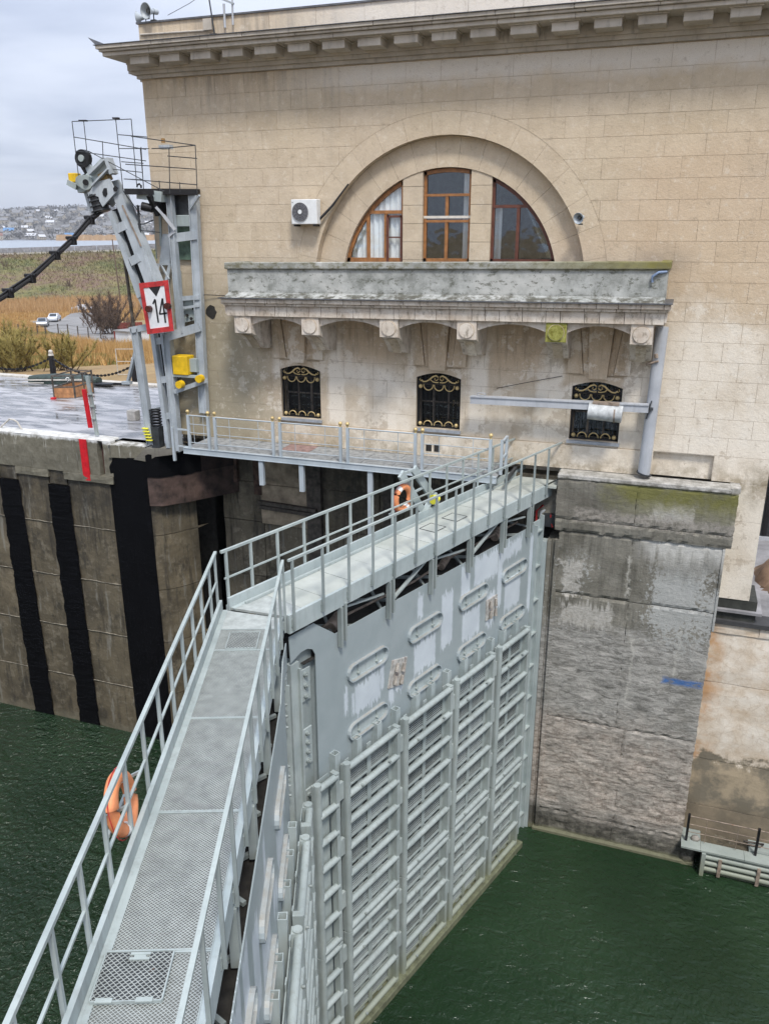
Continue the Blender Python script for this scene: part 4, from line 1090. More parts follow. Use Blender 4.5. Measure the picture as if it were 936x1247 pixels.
q.add(vs, [(j * (NX + 1) + i, (j + 1) * (NX + 1) + i, (j + 1) * (NX + 1) + i + 1, j * (NX + 1) + i + 1) for j in range(NY) for i in range(NX)], True)
struct(q.build('ground', M['ground']))
sheet('bank_ground', [[(-3000, 0.95), (3000, 0.95), (3000, -3000), (-3000, -3000)]], GZ, M['ground'])
sheet('yard_terrace', [[(2.9, 62), (1500, 62), (1500, 400), (2.9, 400)]], GZ, M['ground'])
sheet('lock_water', [[(-400, 1.6), (400, 1.6), (400, 26.5), (-400, 26.5)]], WZ, M['water'])
q = MB(); q.box(2.72, 400, 24.2, 62, -4.6, -4.25); struct(q.build('yard', M['asphalt']))
q = MB(); q.box(2.9, 400, 61.6, 62, -4.25, GZ); tag(q.build('retaining_wall', M['bank']), 'plain retaining wall at the back of the lower yard', 'wall')
q = MB(); q.box(-400, 400, 0.9, 1.6, -13.2, -0.6); tag(q.build('lock_wall', M['wetwall']), 'concrete lock wall below the viewpoint', 'wall')

# quay on the left
q = MB(); q.box(-400, -16.7, 23.75, 33.4, -1.2, -0.5); struct(q.build('quay', M['quay']))
q = MB(); q.box(-16.9, -16.16, 23.9, 33.4, -1.2, -0.52); struct(q.build('quay_strip', M['quay']))
for i in range(40):
    x = -17.6 - i * 2.0
    k_ = MB(); k_.box(x - 1.985, x - .015, 33.4, 33.85, -1.1, -0.40)
    o = k_.build('kerb_stone', M['kerb'], bpy.data.objects['quay'], bevel=.02)

# =================================================================== left lock wall
lw = thing('lock_wall', 'dark weathered concrete lock wall with vertical black fender strips', 'wall', (-20, 23.2, -12.45))
q = MB(); q.box(-400, -17.0, 23.40, 23.9, -13.2, -0.62); q.build('wall_backing', M['wetwall'], lw)
rw = random.Random(11)
ROWS = [(-13.0, -10.36), (-10.33, -8.13), (-8.10, -5.97), (-5.94, -3.80), (-3.77, -1.98)]
COLS = [(-30.5, -26.6), (-26.58, -23.72), (-22.80, -21.42), (-20.52, -18.66)]
def slab(name, x0, x1, z0, z1, y0, m, par, step=.35, amp=.025):
    """panel with slightly ragged front"""
    nx, nz = max(2, int((x1 - x0) / step)), max(2, int((z1 - z0) / step)); k = MB(); vs = []
    for j in range(nz + 1):
        for i in range(nx + 1):
            x = x0 + (x1 - x0) * i / nx; z = z0 + (z1 - z0) * j / nz
            e = (i in (0, nx)) or (j in (0, nz))
            d = noise.noise(Vector((x * 1.3, y0, z * 1.3))) * amp + (rw.random() * (.03 if step > .3 else .010) if e else 0)
            if step < .3:
                low = max(0, min(1, (-6.4 - z) / 3)) * .8; d += low * (noise.noise(Vector((x * 4, 1, z * 7))) * .028 + max(0, noise.noise(Vector((x * 2.2, 5, z * 3.2)))) * .05) + abs(noise.noise(Vector((x * 9, 3, z * 9)))) * .010 * (.6 + low)
                ed = min((x - x0) * 1.5 + .05 if x0 > -2 else 1, (z - z0) * 1.2, (z1 - z) * 1.2); d += max(0, .10 - ed) * max(0, noise.noise(Vector((x * 5, 8, z * 5))) + .15) * 1.0
            jx = (rw.random() - .5) * .03 if i in (0, nx) else 0
            vs.append((x + jx, y0 + d, z))
    n0 = len(vs)
    fs = [(j * (nx + 1) + i, j * (nx + 1) + i + 1, (j + 1) * (nx + 1) + i + 1, (j + 1) * (nx + 1) + i) for j in range(nz) for i in range(nx)]
    k.add(vs, fs)
    rim = [i for i in range(nx + 1)] + [(j) * (nx + 1) + nx for j in range(1, nz + 1)] + [nz * (nx + 1) + i for i in range(nx - 1, -1, -1)] + [j * (nx + 1) for j in range(nz - 1, 0, -1)]
    rv = [vs[i] for i in rim]; bk = [(v[0], y0 + .28, v[2]) for v in rv]; m_ = len(rv)
    k.add(rv + bk, [(i, (i + 1) % m_, (i + 1) % m_ + m_, i + m_) for i in range(m_)])
    return k.build(name, m, par)
for ri, (a, b) in enumerate(ROWS):
    for (c, d) in COLS: slab('concrete_panel', c, d, a, b, 23.2 + rw.random() * .02, M['wetwall'], lw)
for (c, d) in COLS:
    for zj in (-10.345, -8.115, -5.955, -3.785):
        q = MB(); pz = [(c + (d - c) * i / 12, zj + rw.gauss(0, .006)) for i in range(13)]
        q.tube([(x, 23.205, z) for x, z in pz], [.012 + rw.random() * .012 for _ in pz], 5); q.build('lime_joint', M['limej'], lw)
for (c, d) in ((-23.70, -22.82), (-21.40, -20.54)):
    vs = []; k = MB(); n = 120
    for i in range(n + 1):
        z = -13.0 + i * (10.75 / n)
        vs += [(c - .05 + noise.noise(Vector((c, 0, z * 2.1))) * .07 + rw.gauss(0, .008), 23.165 + rw.random() * .012, z), (d + .05 + noise.noise(Vector((d, 3, z * 2.1))) * .07 + rw.gauss(0, .008), 23.165 + rw.random() * .012, z)]
    k.add(vs, [(2 * i, 2 * i + 1, 2 * i + 3, 2 * i + 2) for i in range(n)]); k.build('black_fender_strip', M['black'], lw)
    slab('strip_cap', c + .04, d - .04, -2.23, -1.72, 23.21, M['wetwall'], lw)
for (c, d) in ((-30.5, -26.6), (-26.58, -23.62), (-22.85, -21.35), (-20.6, -18.62)):
    slab('capping_panel', c, d, -1.97, -1.70, 23.12, M['parapet'], lw) if c != -20.6 else slab('capping_panel', c, -18.45, -1.97, -1.70, 23.10, M['parapet'], lw)
for (c, d) in ((-30.5, -27.1), (-27.09, -23.6), (-23.58, -19.95), (-19.94, -19.0), (-18.78, -18.42)):
    slab('parapet_panel', c, d, -1.69, -.40, 23.14, M['parapet'], lw)
q = MB(); q.box(-30.5, -18.45, 23.16, 23.76, -.46, -.36)
q.build('parapet_coping', M['parapet'], lw, bevel=.05)
q = MB(); q.box(-19.0, -18.78, 23.38, 23.42, -1.65, -.45); q.build('niche', plain('oxide_red_niche', (0.07, 0.02, 0.018), .8), lw)
q = MB(); q.box(-19.72, -19.42, 23.10, 23.135, -1.92, -.40); q.build('red_stripe', M['red'], lw, label='bright red painted stripe on the parapet')
# coping stones rounded near the corner
slabz = MB(); slabz.xy([(-18.5, 23.05), (-17.7, 23.18), (-17.0, 23.3), (-17.2, 24.1), (-18.6, 24.1)], -.95, -.50); slabz.build('corner_slab', M['parapet'], lw, bevel=.12)
# black corner and the splayed wall into the gate recess
PATH = [(-18.64, 23.17), (-17.85, 23.18), (-17.05, 23.24)]
def band(name, path, z0, z1, m, off=0.0, n=6, rag=0.0):
    k = MB(); vs = []
    pts = []
    for (a, b) in zip(path, path[1:]):
        for i in range(n): pts.append((a[0] + (b[0] - a[0]) * i / n, a[1] + (b[1] - a[1]) * i / n))
    pts.append(path[-1]); nz = max(2, int((z1 - z0) / .4))
    for j in range(nz + 1):
        z = z0 + (z1 - z0) * j / nz
        for (x, y) in pts:
            d = noise.noise(Vector((x * 1.4, y * 1.4, z * 1.1))) * .05 + off
            vs.append((x + d * .5, y - d, z + ((rw.random() - .5) * rag if j in (0, nz) else 0)))
    w_ = len(pts)
    k.add(vs, [(j * w_ + i, j * w_ + i + 1, (j + 1) * w_ + i + 1, (j + 1) * w_ + i) for j in range(nz) for i in range(w_ - 1)])
    t0 = [vs[i] for i in range(nz * w_, (nz + 1) * w_)]; k.add(t0 + [(x + .1, y + .6, z) for (x, y, z) in t0], [(i, i + 1, i + 1 + w_, i + w_) for i in range(w_ - 1)])
    return k.build(name, m, lw)
band('black_corner_lining', PATH, -13.0, -.93, M['black'], .02)
SPL = [(-17.05, 23.24), (-16.75, 23.45), (-16.4, 23.95), (-16.05, 24.6)]
for (a, b) in ((-13.0, -10.36), (-10.33, -8.13), (-8.10, -5.97), (-5.94, -3.82), (-3.79, -2.66)):
    band('splay_panel', SPL, a, b, M['wetwall'])
BLK = [(-17.03, 23.2), (-16.6, 23.36), (-16.1, 23.95), (-15.7, 24.6), (-15.2, 25.35), (-14.85, 25.9)]
band('bulging_head_block', BLK[:], -2.62, -1.55, plain('red_brown_stained_concrete', (0.085, 0.055, 0.045), .75, 0, .5, 2.5), .10)
band('bulging_head_block', BLK[:4], -1.56, -.74, M['black'], .13, rag=.06)
band('bulging_head_block', BLK[3:], -1.56, -.74, plain('dark_red_stain', (0.035, 0.020, 0.017), .8, 0, .6, 2.5), .12)
q = MB(); q.xy([(-17.05, 23.2), (-16.6, 23.35), (-16.1, 23.95), (-15.6, 24.7), (-14.8, 26), (-14.8, 27), (-17.05, 27)], -.80, -.70); q.build('head_block_top', M['pier'], lw, bevel=.04)
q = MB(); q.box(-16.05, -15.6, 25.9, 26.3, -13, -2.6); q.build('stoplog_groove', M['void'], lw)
RY = 25.7
for ri, (a, b) in enumerate(((-13.0, -10.36), (-10.33, -8.13), (-8.10, -5.97), (-5.94, -3.75), (-3.72, -2.2), (-2.18, -.45))):
    xs = [-15.6, -13.9, -11.6, -9.3, -6.9, -4.6, -2.6]
    for c, d in zip(xs, xs[1:]):
        if ri >= 3 and -13.9 <= c < -11.6 and a > -3.8: slab('recess_panel', c + .012, d - .35, a, b, RY - .12, plain('pale_tan_concrete', (0.42, 0.34, 0.24), .9, 0, .35, 2.2), lw); continue  # paler tan colour on the upper panels below the footbridge
        slab('recess_panel', c + .012, d - .012, a, b, RY + rw.random() * .05, M['recess'], lw)
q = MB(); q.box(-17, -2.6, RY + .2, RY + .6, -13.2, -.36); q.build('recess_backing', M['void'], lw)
for (x, w_, z0, z1) in ((-14.0, .30, -2.6, -.4), (-11.75, .55, -9, -.5), (-8.9, .4, -6, -.5), (-14.9, .15, -2.2, -.5)):
    q = MB(); q.box(x - w_ / 2, x + w_ / 2, RY - .16, RY + .1, z0, z1); q.build('dark_stain_rib', M['timber'] if x > -12 else plain('rust_stained_rib', (0.10, 0.06, 0.045), .9, 0, .5), lw)
for (z, y) in ((-2.86, RY - .30), (-3.06, RY - .22)):
    q = MB(); q.bar((-13.9, y, z + .03), (-11.6, y, z - .05), .16, .13); q.build('timber_baulk', M['timber'], lw)
q = MB(); q.box(-16.1, -2.0, 23.65, 25.6, -.34, -.30); q.box(-15.3, -2.6, 23.64, 23.9, -.62, -.345); q.build('underside_beam', M['wetwall'], lw)

# =================================================================== right pier
pier = thing('gate_pier', 'tall scraped grey concrete pier at the right end of the lock gate', 'pier', (-.4, 23.3, -12.45))
q = MB(); q.box(-2.60, 1.70, 23.2, 26.0, -13.2, -.12); q.build('pier_core', M['pier'], pier)
def pslab(name, x0, x1, z0, z1, y0=23.03, side=None):
    o = slab(name, x0, x1, z0, z1, y0, M['pier'], pier, .085, .03)
for (za, zb, xs) in ((-13.0, -11.6, (-2.69, -.35, 1.98)), (-11.58, -8.06, (-2.69, -.30, 1.80)), (-8.03, -3.76, (-2.69, -.55, 1.80)), (-3.73, -1.76, (-2.69, -.62, 1.82)), (-1.73, -1.38, (-2.82, -.5, 2.0)), (-1.36, -.17, (-2.84, -.62, 2.0))):
    for c, d in zip(xs, xs[1:]): pslab('concrete_block', c + .002, d - .002, za, zb, 23.03 if zb < -1.75 else 22.97)
q = MB(); q.box(-2.85, 1.82, 22.95, 23.56, -.16, -.01); q.xy([(1.82, 22.95), (1.93, 22.98), (2.02, 23.08), (2.05, 23.2), (2.02, 23.59), (1.78, 23.59), (1.78, 22.95)], -.16, .0)
q.build('coping', M['pier'], pier, bevel=.03)
q = MB(); q.box(-2.85, 2.0, 23.05, 24.4, -1.5, -.165); q.box(1.80, 1.86, 23.0, 24.4, -4.3, -1.75); q.build('pier_cheek', M['pier'], pier)
# fluted quoin between gate and pier
for (a, b, y0, zt) in ((-3.02, -2.90, 23.02, -2.10), (-2.89, -2.80, 23.10, -2.08), (-2.79, -2.68, 23.0, -2.05)):
    q = MB(); q.box(a, b, y0, 24.0, -13, zt); q.build('quoin_rib', M['pier'], pier)
q = MB(); q.box(-3.20, -3.03, 22.98, 23.3, -12.9, -2.15); q.build('steel_quoin_plate', M['steel'], pier)
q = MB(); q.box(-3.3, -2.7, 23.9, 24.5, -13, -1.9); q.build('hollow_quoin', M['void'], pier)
# stone foot at waterline
q = MB(); q.box(-2.9, 2.25, 22.93, 23.4, -13, -12.33); q.build('footing', M['pier'], pier, bevel=.04)
q = MB()
for i in range(5): q.ball((1.95 + .06 * i, 23.05, -12.5 + .25 * i), .26 - .03 * i, 7, 5, (1, .6, 1))
q.build('rubble_edge', M['pier'], pier)
# hydraulic pipes in the gap above the leaf
hp_ = thing('hinge_machinery', 'dark pipework and red hoses in the gap between gate top and pier', 'machinery', (-3.1, 23.6, -1.4))
q = MB(); q.tube([(-3.35, 23.25, -1.7), (-3.3, 23.3, -1.35), (-3.05, 23.4, -1.15), (-2.9, 23.5, -1.2)], .05, 8); q.build('hose', M['tower'], hp_)
q = MB(); q.tube([(-3.4, 23.15, -1.75), (-3.42, 23.2, -1.3), (-3.25, 23.3, -1.12)], .035, 7); q.tube([(-3.0, 23.2, -1.35), (-3.0, 23.25, -1.55), (-2.92, 23.2, -1.75)], .03, 7); q.build('red_hose', M['sign_red'], hp_)
q = MB(); q.cyl((-3.3, 23.5, -1.0), (-2.86, 23.5, -1.0), .16, 12); q.box(-3.2, -2.87, 23.2, 23.6, -1.75, -1.35); q.build('cylinder', M['dark_steel'], hp_)

# =================================================================== bank wall, mooring stage (right)
bw = thing('bank_wall', 'pale crazed masonry wall below the yard at the right edge', 'wall', (3, 23.6, -12.45))
q = MB(); q.box(1.7, 400, 23.66, 24.4, -13.2, -4.6); q.build('wall_backing', M['mortar'], bw)
z = -4.56; rr_ = random.Random(4)
for (za, zb, ws) in ((-4.56, -4.26, 1.3), (-6.2, -4.58, 2.4), (-8.9, -6.22, 2.9), (-10.6, -8.92, 2.9), (-13, -10.62, 3.2)):
    x = 1.82
    while x < 12:
        slab('wall_block', x + .006, x + ws - .006, za, zb, 23.6 - (.03 if za > -4.7 else 0) , M['bank'], bw); x += ws
cu = MB(); cu.box(1.84, 60, 23.50, 24.2, -4.25, -4.12); cu.build('dark_ledge', plain('dark_ledge_concrete', (0.05, 0.05, 0.052), .85), bw)
q = MB(); q.box(1.86, 2.95, 23.62, 24.9, -4.12, -3.47); q.build('dark_plinth', plain('dark_green_plinth', (0.04, 0.042, 0.036), .9, 0, .3), bw)
q = MB(); q.prism([(23.52, -3.78), (24.9, -3.60), (24.9, -3.70), (23.52, -3.86)], lambda u, v, k: (3.10 if k else 1.86, u, v)); q.build('sloped_ledge', M['asphalt'], bw)
hpt = thing('earth_heap', 'brown earth and rubble heap in the yard beside the building corner', 'heap', (4.2, 27.5, -4.25))
q = MB(); vs = []; n = 18
for j in range(n + 1):
    for i in range(n + 1):
        u, v = i / n * 2 - 1, j / n * 2 - 1; h = max(0, 1 - (u * u + v * v)) ** .6
        x, y = 4.7 + u * 1.5, 27.6 + v * 1.7
        vs.append((x + noise.noise(Vector((x * 2, y * 2, 0))) * .2, y, -4.26 + h * (.75 + .5 * noise.noise(Vector((x * 1.7, y * 1.7, 3))))))
q.add(vs, [(j * (n + 1) + i, j * (n + 1) + i + 1, (j + 1) * (n + 1) + i + 1, (j + 1) * (n + 1) + i) for j in range(n) for i in range(n)], True)
for i in range(140):
    x, y = 4.7 + rr_.gauss(0, .6), 27.5 + rr_.gauss(0, .7); r_ = .03 + rr_.random() * .07
    q.ball((x, y, -4.26 + max(0, .7 - .35 * ((x - 4.7) ** 2 + (y - 27.6) ** 2))), r_, 5, 3)
q.build('earth', M['dirt'], hpt)
ct = thing('dark_container', 'dark steel container behind the building corner at the right edge', 'container', (5.6, 33, -4.25))
q = MB(); q.box(3.6, 7.2, 31.5, 36, -4.15, -1.5); q.build('body', M['dark_steel'], ct, bevel=.03)
for i in range(9):
    k = MB(); k.box(3.7 + i * .4, 3.85 + i * .4, 31.44, 31.5, -4.05, -1.6); k.build('rib', M['iron'], ct)
q = MB(); q.box(3.5, 7.3, 31.4, 36.1, -4.25, -4.12); q.build('skid', M['pipe'], ct)

ms = thing('mooring_stage', 'rusty pale steel mooring stage with pipe rail at the foot of the bank wall', 'mooring stage', (4, 23.2, -11.6))
q = MB(); q.box(1.78, 2.35, 22.62, 23.55, -11.60, -11.54); q.build('deck_plate', M['fender'], ms)
for i in range(5):
    q = MB(); q.box(2.36 + i * 1.25, 3.6 + i * 1.25, 22.62, 23.05, -11.60, -11.54); q.build('deck_plate', M['fender'], ms)
q = MB(); q.box(3.75, 8.6, 23.06, 23.58, -11.58, -11.50); q.build('deck_plate', M['fender'], ms)
q = MB(); q.box(2.36, 3.74, 23.06, 23.58, -11.7, -11.59); q.build('concrete_fill', M['wetwall'], ms)
q = MB()
q.box(2.42, 8.6, 22.70, 22.9, -11.72, -11.60)
for z_ in (-11.80, -12.02, -12.24): q.cyl((2.5, 22.72, z_), (8.6, 22.72, z_), .085, 12)
q.box(2.42, 8.6, 22.78, 22.84, -13.0, -11.72); q.box(2.40, 2.52, 22.58, 22.84, -13, -11.62)
q.build('fender_front', M['fender'], ms)
for x in (2.95, 4.05, 5.15, 6.25):
    q = MB(); q.box(x - .05, x + .05, 22.615, 22.70, -12.4, -11.75); q.build('rusty_strap', M['rusty'], ms)
q = MB()
for x in (1.92, 3.92, 5.9): q.box(x - .035, x + .035, 22.92, 22.99, -11.54, -10.55)
q.build('post', M['iron'], ms)
q = MB()
for z_, r_ in ((-10.62, .018), (-10.92, .012), (-11.2, .012)): q.cyl((1.92, 22.95, z_), (8.6, 22.95, z_), r_, 6)
for x in (2.45, 3.35, 4.6, 5.3): q.cyl((x, 22.95, -11.5), (x, 22.95, -10.62), .010, 5)
q.build('rail', M['rusty'], ms)
q = MB(); q.tube([(3.45, 23.3, -11.46), (3.7, 23.25, -11.44), (4.1, 23.3, -11.46), (4.2, 23.45, -11.46), (3.6, 23.4, -11.46)], .03, 6); q.build('old_rope', M['timber'], ms)

# =================================================================== gate leaves
def stadium(cs, cz, half, r, n=8):
    return [(cs + half + r * math.cos(R(a)), cz + r * math.sin(R(a))) for a in [(-90 + 180 * i / n) for i in range(n + 1)]] + \
           [(cs - half + r * math.cos(R(a)), cz + r * math.sin(R(a))) for a in [(90 + 180 * i / n) for i in range(n + 1)]]
SH = {}; GR = {}
def leaf(o_xy, ang, sg, lbl, near):
    t = thing('gate_leaf', lbl, 'lock gate', (o_xy[0], o_xy[1], 0), 'two leaves of the mitre gate', ang)
    ORG[t.name] = Vector((0, 0, 0))
    def bx(q, s0, s1, o0, o1, z0, z1): a, b = sorted((sg * o0, sg * o1)); return q.box(s0, s1, a, b, z0, z1)
    def P(s, o, z): return (s, sg * o, z)
    def B(q, nm, m, par=t, bevel=0, label=None): return q.build(nm, m, par, bevel, label, world=False)
    # skin with recessed ports
    cs = [8.30, 6.05, 3.82, 1.60]; ports = [(s, z) for s in cs for z in (-2.56, -4.03)]
    q = MB()
    outer = [(.48, -13.1), (9.98, -13.1), (9.98, -1.62), (10.06, -1.46), (10.22, -1.38), (10.4, -1.38), (10.7, -1.5), (10.72, -.92), (10.0, -.90), (9.35, -1.40), (.48, -1.50)]
    holed(q, outer, [stadium(s, z, .50, .185) for s, z in ports], lambda u, v, k: (u, sg * (-.02 if k else 0), v))
    for s, z in ports:
        l_ = stadium(s, z, .50, .185); m_ = len(l_)
        q.add([(u, sg * -.02, v) for u, v in l_] + [(u, sg * -.20, v) for u, v in l_], [(i, (i + 1) % m_, (i + 1) % m_ + m_, i + m_) for i in range(m_)])
    sk = B(q, 'skin_plate', M['skin'])
    for s, z in ports:
        a_, b_ = stadium(s, z, .50, .215), stadium(s, z, .50, .185); m_ = len(a_); q = MB()
        lay = [[(u, sg * .0, v) for u, v in a_], [(u, sg * .075, v) for u, v in a_], [(u, sg * .075, v) for u, v in b_], [(u, sg * -.0, v) for u, v in b_]]
        q.add([p for L_ in lay for p in L_], [(k * m_ + i, k * m_ + (i + 1) % m_, (k + 1) * m_ + (i + 1) % m_, (k + 1) * m_ + i) for k in range(3) for i in range(m_)])
        rim = B(q, 'port_rim', M['steel_dusty'])
        q = MB(); q.prism([(u, v) for u, v in b_], lambda u, v, k: (u, sg * (-.15 - k * .02), v))
        q2 = MB()
        for i in range(-5, 6): q2.add([], [])
        B(q, 'port_mesh', M['port_in'], rim)
        q = MB()
        for i in range(12):
            u = s - .55 + i * .1; q.bar(P(u, -.13, z - .15), P(u, -.13, z + .15), .012)
        for v in (-.08, 0, .08): q.bar(P(s - .6, -.125, z + v), P(s + .6, -.125, z + v), .012)
        B(q, 'port_grid', M['rail_dark'], rim)
        for ds in (-.36, .30):
            q = MB(); q.bar(P(s + ds, -.02, z - .15), P(s + ds, -.02, z + .17), .022, .02); q.cyl(P(s + ds, -.05, z - .10), P(s + ds, .03, z - .10), .03, 8); B(q, 'clamp_bolt', M['rail'], rim)
    # gate body behind the skin
    q = MB(); bx(q, .1, 10.5, -1.30, -1.26, -13.1, -.95); bx(q, .1, 9.9, -1.26, -.03, -13.1, -1.72); B(q, 'gate_body', M['steel'])
    q = MB(); bx(q, .3, 10.3, -1.25, -.021, -1.716, -1.70); B(q, 'shaded_top_flange', M['void'])  # near-black sheet paints the shade of the cavity below the deck
    for s in (1.2, 3.3, 5.0, 6.7, 8.4):
        q = MB(); q.bar(P(s, -.1, -1.62), P(s + .9, -1.2, -1.62), .06); q.bar(P(s + .9, -.1, -1.60), P(s, -1.2, -1.60), .06); B(q, 'cross_brace', M['rail_dark'])
    q = MB()
    for s, r_ in ((9.0, .14), (4.7, .10), (2.0, .12)): q.cyl(P(s, -.45, -1.55), P(s - .5, -.6, -1.5), r_, 10)
    q.tube([P(.6, -.5, -1.5), P(2, -.45, -1.45), P(4, -.55, -1.5), P(6, -.4, -1.5), P(9.2, -.5, -1.45)], .03, 6)
    B(q, 'service_pipe', M['rusty'])
    # mitre post recess with bolted plates
    q = MB(); bx(q, 9.99, 10.46, -.20, -.12, -13.1, -1.35); B(q, 'mitre_recess', M['rail_dark'])
    q = MB(); bx(q, 10.46, 10.70, -.14, -.01, -13.1, -1.56); bx(q, 10.46, 10.50, -.01, .05, -13.1, -1.7); B(q, 'mitre_post', M['steel_light'])
    for (z0, z1, nb) in ((-2.60, -1.85, 3), (-4.15, -3.25, 4), (-5.6, -4.75, 3), (-7.4, -6.5, 4), (-9.4, -8.5, 4)):
        q = MB(); bx(q, 10.08, 10.40, -.11, -.07, z0, z1); p_ = B(q, 'bolt_plate', M['steel_light'], bevel=.01)
        for i in range(nb):
            q = MB(); z = z1 - (z1 - z0) * (i + .5) / nb; q.cyl(P(10.24, -.08, z), P(10.24, -.02, z), .055, 6); q.cyl(P(10.24, -.02, z), P(10.24, .02, z), .028, 8); B(q, 'bolt', M['rail_dark'], p_)
    # heel column with ribs
    q = MB(); bx(q, .05, .47, -.06, -.02, -13.1, -1.45); bx(q, .05, .09, -.02, .10, -13.1, -1.30); bx(q, .43, .47, -.02, .10, -13.1, -1.52)
    B(q, 'heel_column', M['steel'])
    for i in range(10):
        z = -1.75 - i * 1.12; q = MB(); bx(q, .09, .43, -.02, .09, z - .02, z + .02); B(q, 'heel_rib', M['steel_light'])
    q = MB(); bx(q, -.10, .05, -.4, -.25, -13.1, -1.5); B(q, 'seal_gap', M['void'])
    # stub posts behind the fenders
    if 'stub' not in SH:
        m_ = MB(); m_.box(-.085, .085, -.08, -.065, -8.9, 0); m_.box(-.085, .085, .065, .08, -8.9, 0); m_.box(-.085, -.07, -.065, .065, -8.9, 0); m_.box(.07, .085, -.065, .065, -8.9, 0); SH['stub'] = m_.mesh('stub_post', M['steel'])
    for s in (9.55, 8.80, 8.06, 7.34, 6.52, 5.86, 5.12, 4.30, 3.64, 2.90, 2.22, 1.50): place('stub_post', SH['stub'], P(s, .083, -4.17), t)
    # fender frames
    ZU = [-4.50, -5.22, -5.93, -6.64, -7.40, -8.17, -8.93]; ZL = [-9.16, -9.86, -10.58, -11.36, -12.12]
    def frame_(s_l, s_r, zs, narrow=False):
        q = MB(); ztop, zb = zs[0] + .09, zs[-1] - .09
        if zs is ZL: zb = -13.0
        wl_ = .085
        q.cyl(P(s_l, .33, zb), P(s_l, .33, ztop + .03), wl_, 14); bx(q, s_l - .085, s_l + .085, .22, .33, zb, ztop)
        bx(q, s_r - .06, s_r + .06, .22, .40, zb, ztop)
        bx(q, min(s_l, s_r) + .08, max(s_l, s_r) - .08, .235, .25, zb, zb + .1)
        f = B(q, 'fender_frame', M['fender'])
        for z in zs:
            q = MB(); q.cyl(P(s_l, .35, z), P(s_r, .35, z), .078, 10); B(q, 'fender_rail', M['fender'], f)
        if narrow:
            q = MB(); bx(q, s_r + .1, s_l - .1, .2, .215, zb, ztop); B(q, 'back_plate', M['fender'], f)
            return f
        mid = (s_l + s_r) / 2; a, b = s_r + .06, s_l - .085
        q = MB()
        for (u0, u1) in ((a, a + .12), (mid - .07, mid + .07), (b - .12, b)): bx(q, u0, u1, .20, .222, zb, ztop)
        for z, zn in zip(zs, zs[1:]): bx(q, a + .12, mid - .07, .20, .222, z - .21, z - .05); bx(q, mid + .07, b - .12, .20, .222, z - .21, z - .05); bx(q, a + .12, mid - .07, .20, .222, zn + .05, zn + .10); bx(q, mid + .07, b - .12, .20, .222, zn + .05, zn + .10)
        B(q, 'back_plate', M['fender'], f)
        for i, (z, zn) in enumerate(zip(zs, zs[1:])):
            for (u0, u1) in ((a + .12, mid - .07), (mid + .07, b - .12)):
                q = MB(); z1_, z0_ = z - .21, zn + .09
                bx(q, u0, u1, .180, .190, z0_, z1_)
                B(q, 'louvre_back', M['mesh'] if round(s_l) in (7, 3) else M['mesh_pale'], f)
                q = MB(); nl = 7
                for k in range(nl):
                    zz = z0_ + (z1_ - z0_) * (k + .5) / nl; q.bar(P(u0, .196, zz), P(u1, .196, zz), .011, .011)
                B(q, 'louvre', M['steel'] if (round(s_l) + i) % 3 else M['rail_dark'], f)
        for (s, z) in ((s_l - .42, zs[0] - .66), (s_r + .40, zs[0] - .62), (s_l - .5, zs[-2] - .70)):
            q = MB(); q.cyl(P(s, .40, z), P(s, .46, z), .03, 8); B(q, 'pin', M['rail_dark'], f)
        return f
    for zs in (ZU, ZL):
        frame_(10.40, 9.83, zs, True)
        for (s_l, s_r) in ((9.45, 7.62), (7.27, 5.33), (5.01, 3.19), (2.81, 1.18)): frame_(s_l, s_r, zs)
    for s in (9.64, 7.44, 5.17, 3.0):
        for z in (-5.0, -6.5, -8.0, -9.6, -11):
            q = MB(); bx(q, s - .07, s + .07, .26, .34, z - .22, z + .22); B(q, 'hinge_lug', M['rail'])
    q = MB(); bx(q, .9, 10.5, .0, .50, -13.0, -12.24); B(q, 'sill_beam', plain('algae_sill_%d' % near, (0.14, 0.15, 0.09), .8, 0, .3), bevel=.02)
    # anode plates
    for (s, z, w_, h, tl) in (((7.18, -3.30, .30, .34, .25), (2.83, -3.26, .28, .30, 0)) if not near else ()):
        q = MB(); c_, s_ = math.cos(tl), math.sin(tl)
        def rt(u, v): return (s + (u * c_ - v * s_), z + (u * s_ + v * c_))
        q.prism([rt(-w_, -h), rt(w_, -h), rt(w_, h), rt(-w_, h)], lambda u, v, k: (u, sg * (.04 if k else .001), v))
        ap = B(q, 'anode_plate', plain('flaking_plate_%d_%d' % (near, int(s)), (.46, .45, .42), .8, 0, .3, 9, .5, 1.6))
        for (u, v) in ((-.14, -.17), (.13, -.15), (-.13, .14), (.14, .17)):
            q = MB(); a_ = rt(u, v - .10); b_ = rt(u, v + .10); q.cyl(P(a_[0], .09, a_[1]), P(b_[0], .09, b_[1]), .05, 8, .03); B(q, 'anode', M['anode'], ap)
    if near:
        for ch_ in t.children: ch_.location.y += sg * .15
    # ---- walkway
    br = (9.2, 7.53, 5.85, 4.15, 2.45, .92) if not near else (9.5, 7.7, 5.85, 4.1, 2.4, .7)
    for s in br:
        q = MB(); bx(q, s + .04, s + .10, .02, .13, -1.72, -.80); bx(q, s - .09, s - .03, .02, .13, -1.60, -.74); bx(q, s - .03, s + .04, .03, .06, -1.58, -.80); B(q, 'deck_bracket', M['rail_dark'])
    for i, (a, b) in enumerate(zip(br, br[1:])):
        q = MB()
        if i % 2 == 0: q.bar(P(a - .1, -.05, -.92), P(b + .1, -.05, -1.12), .05, .04)
        else: q.bar(P(a - .12, -.05, -1.42), P(b + .12, -.05, -.84), .075, .05)
        B(q, 'deck_brace', M['steel_light'])
    S0, S1 = -.95, 10.84
    tn = math.tan(R(18.5))
    q = MB()
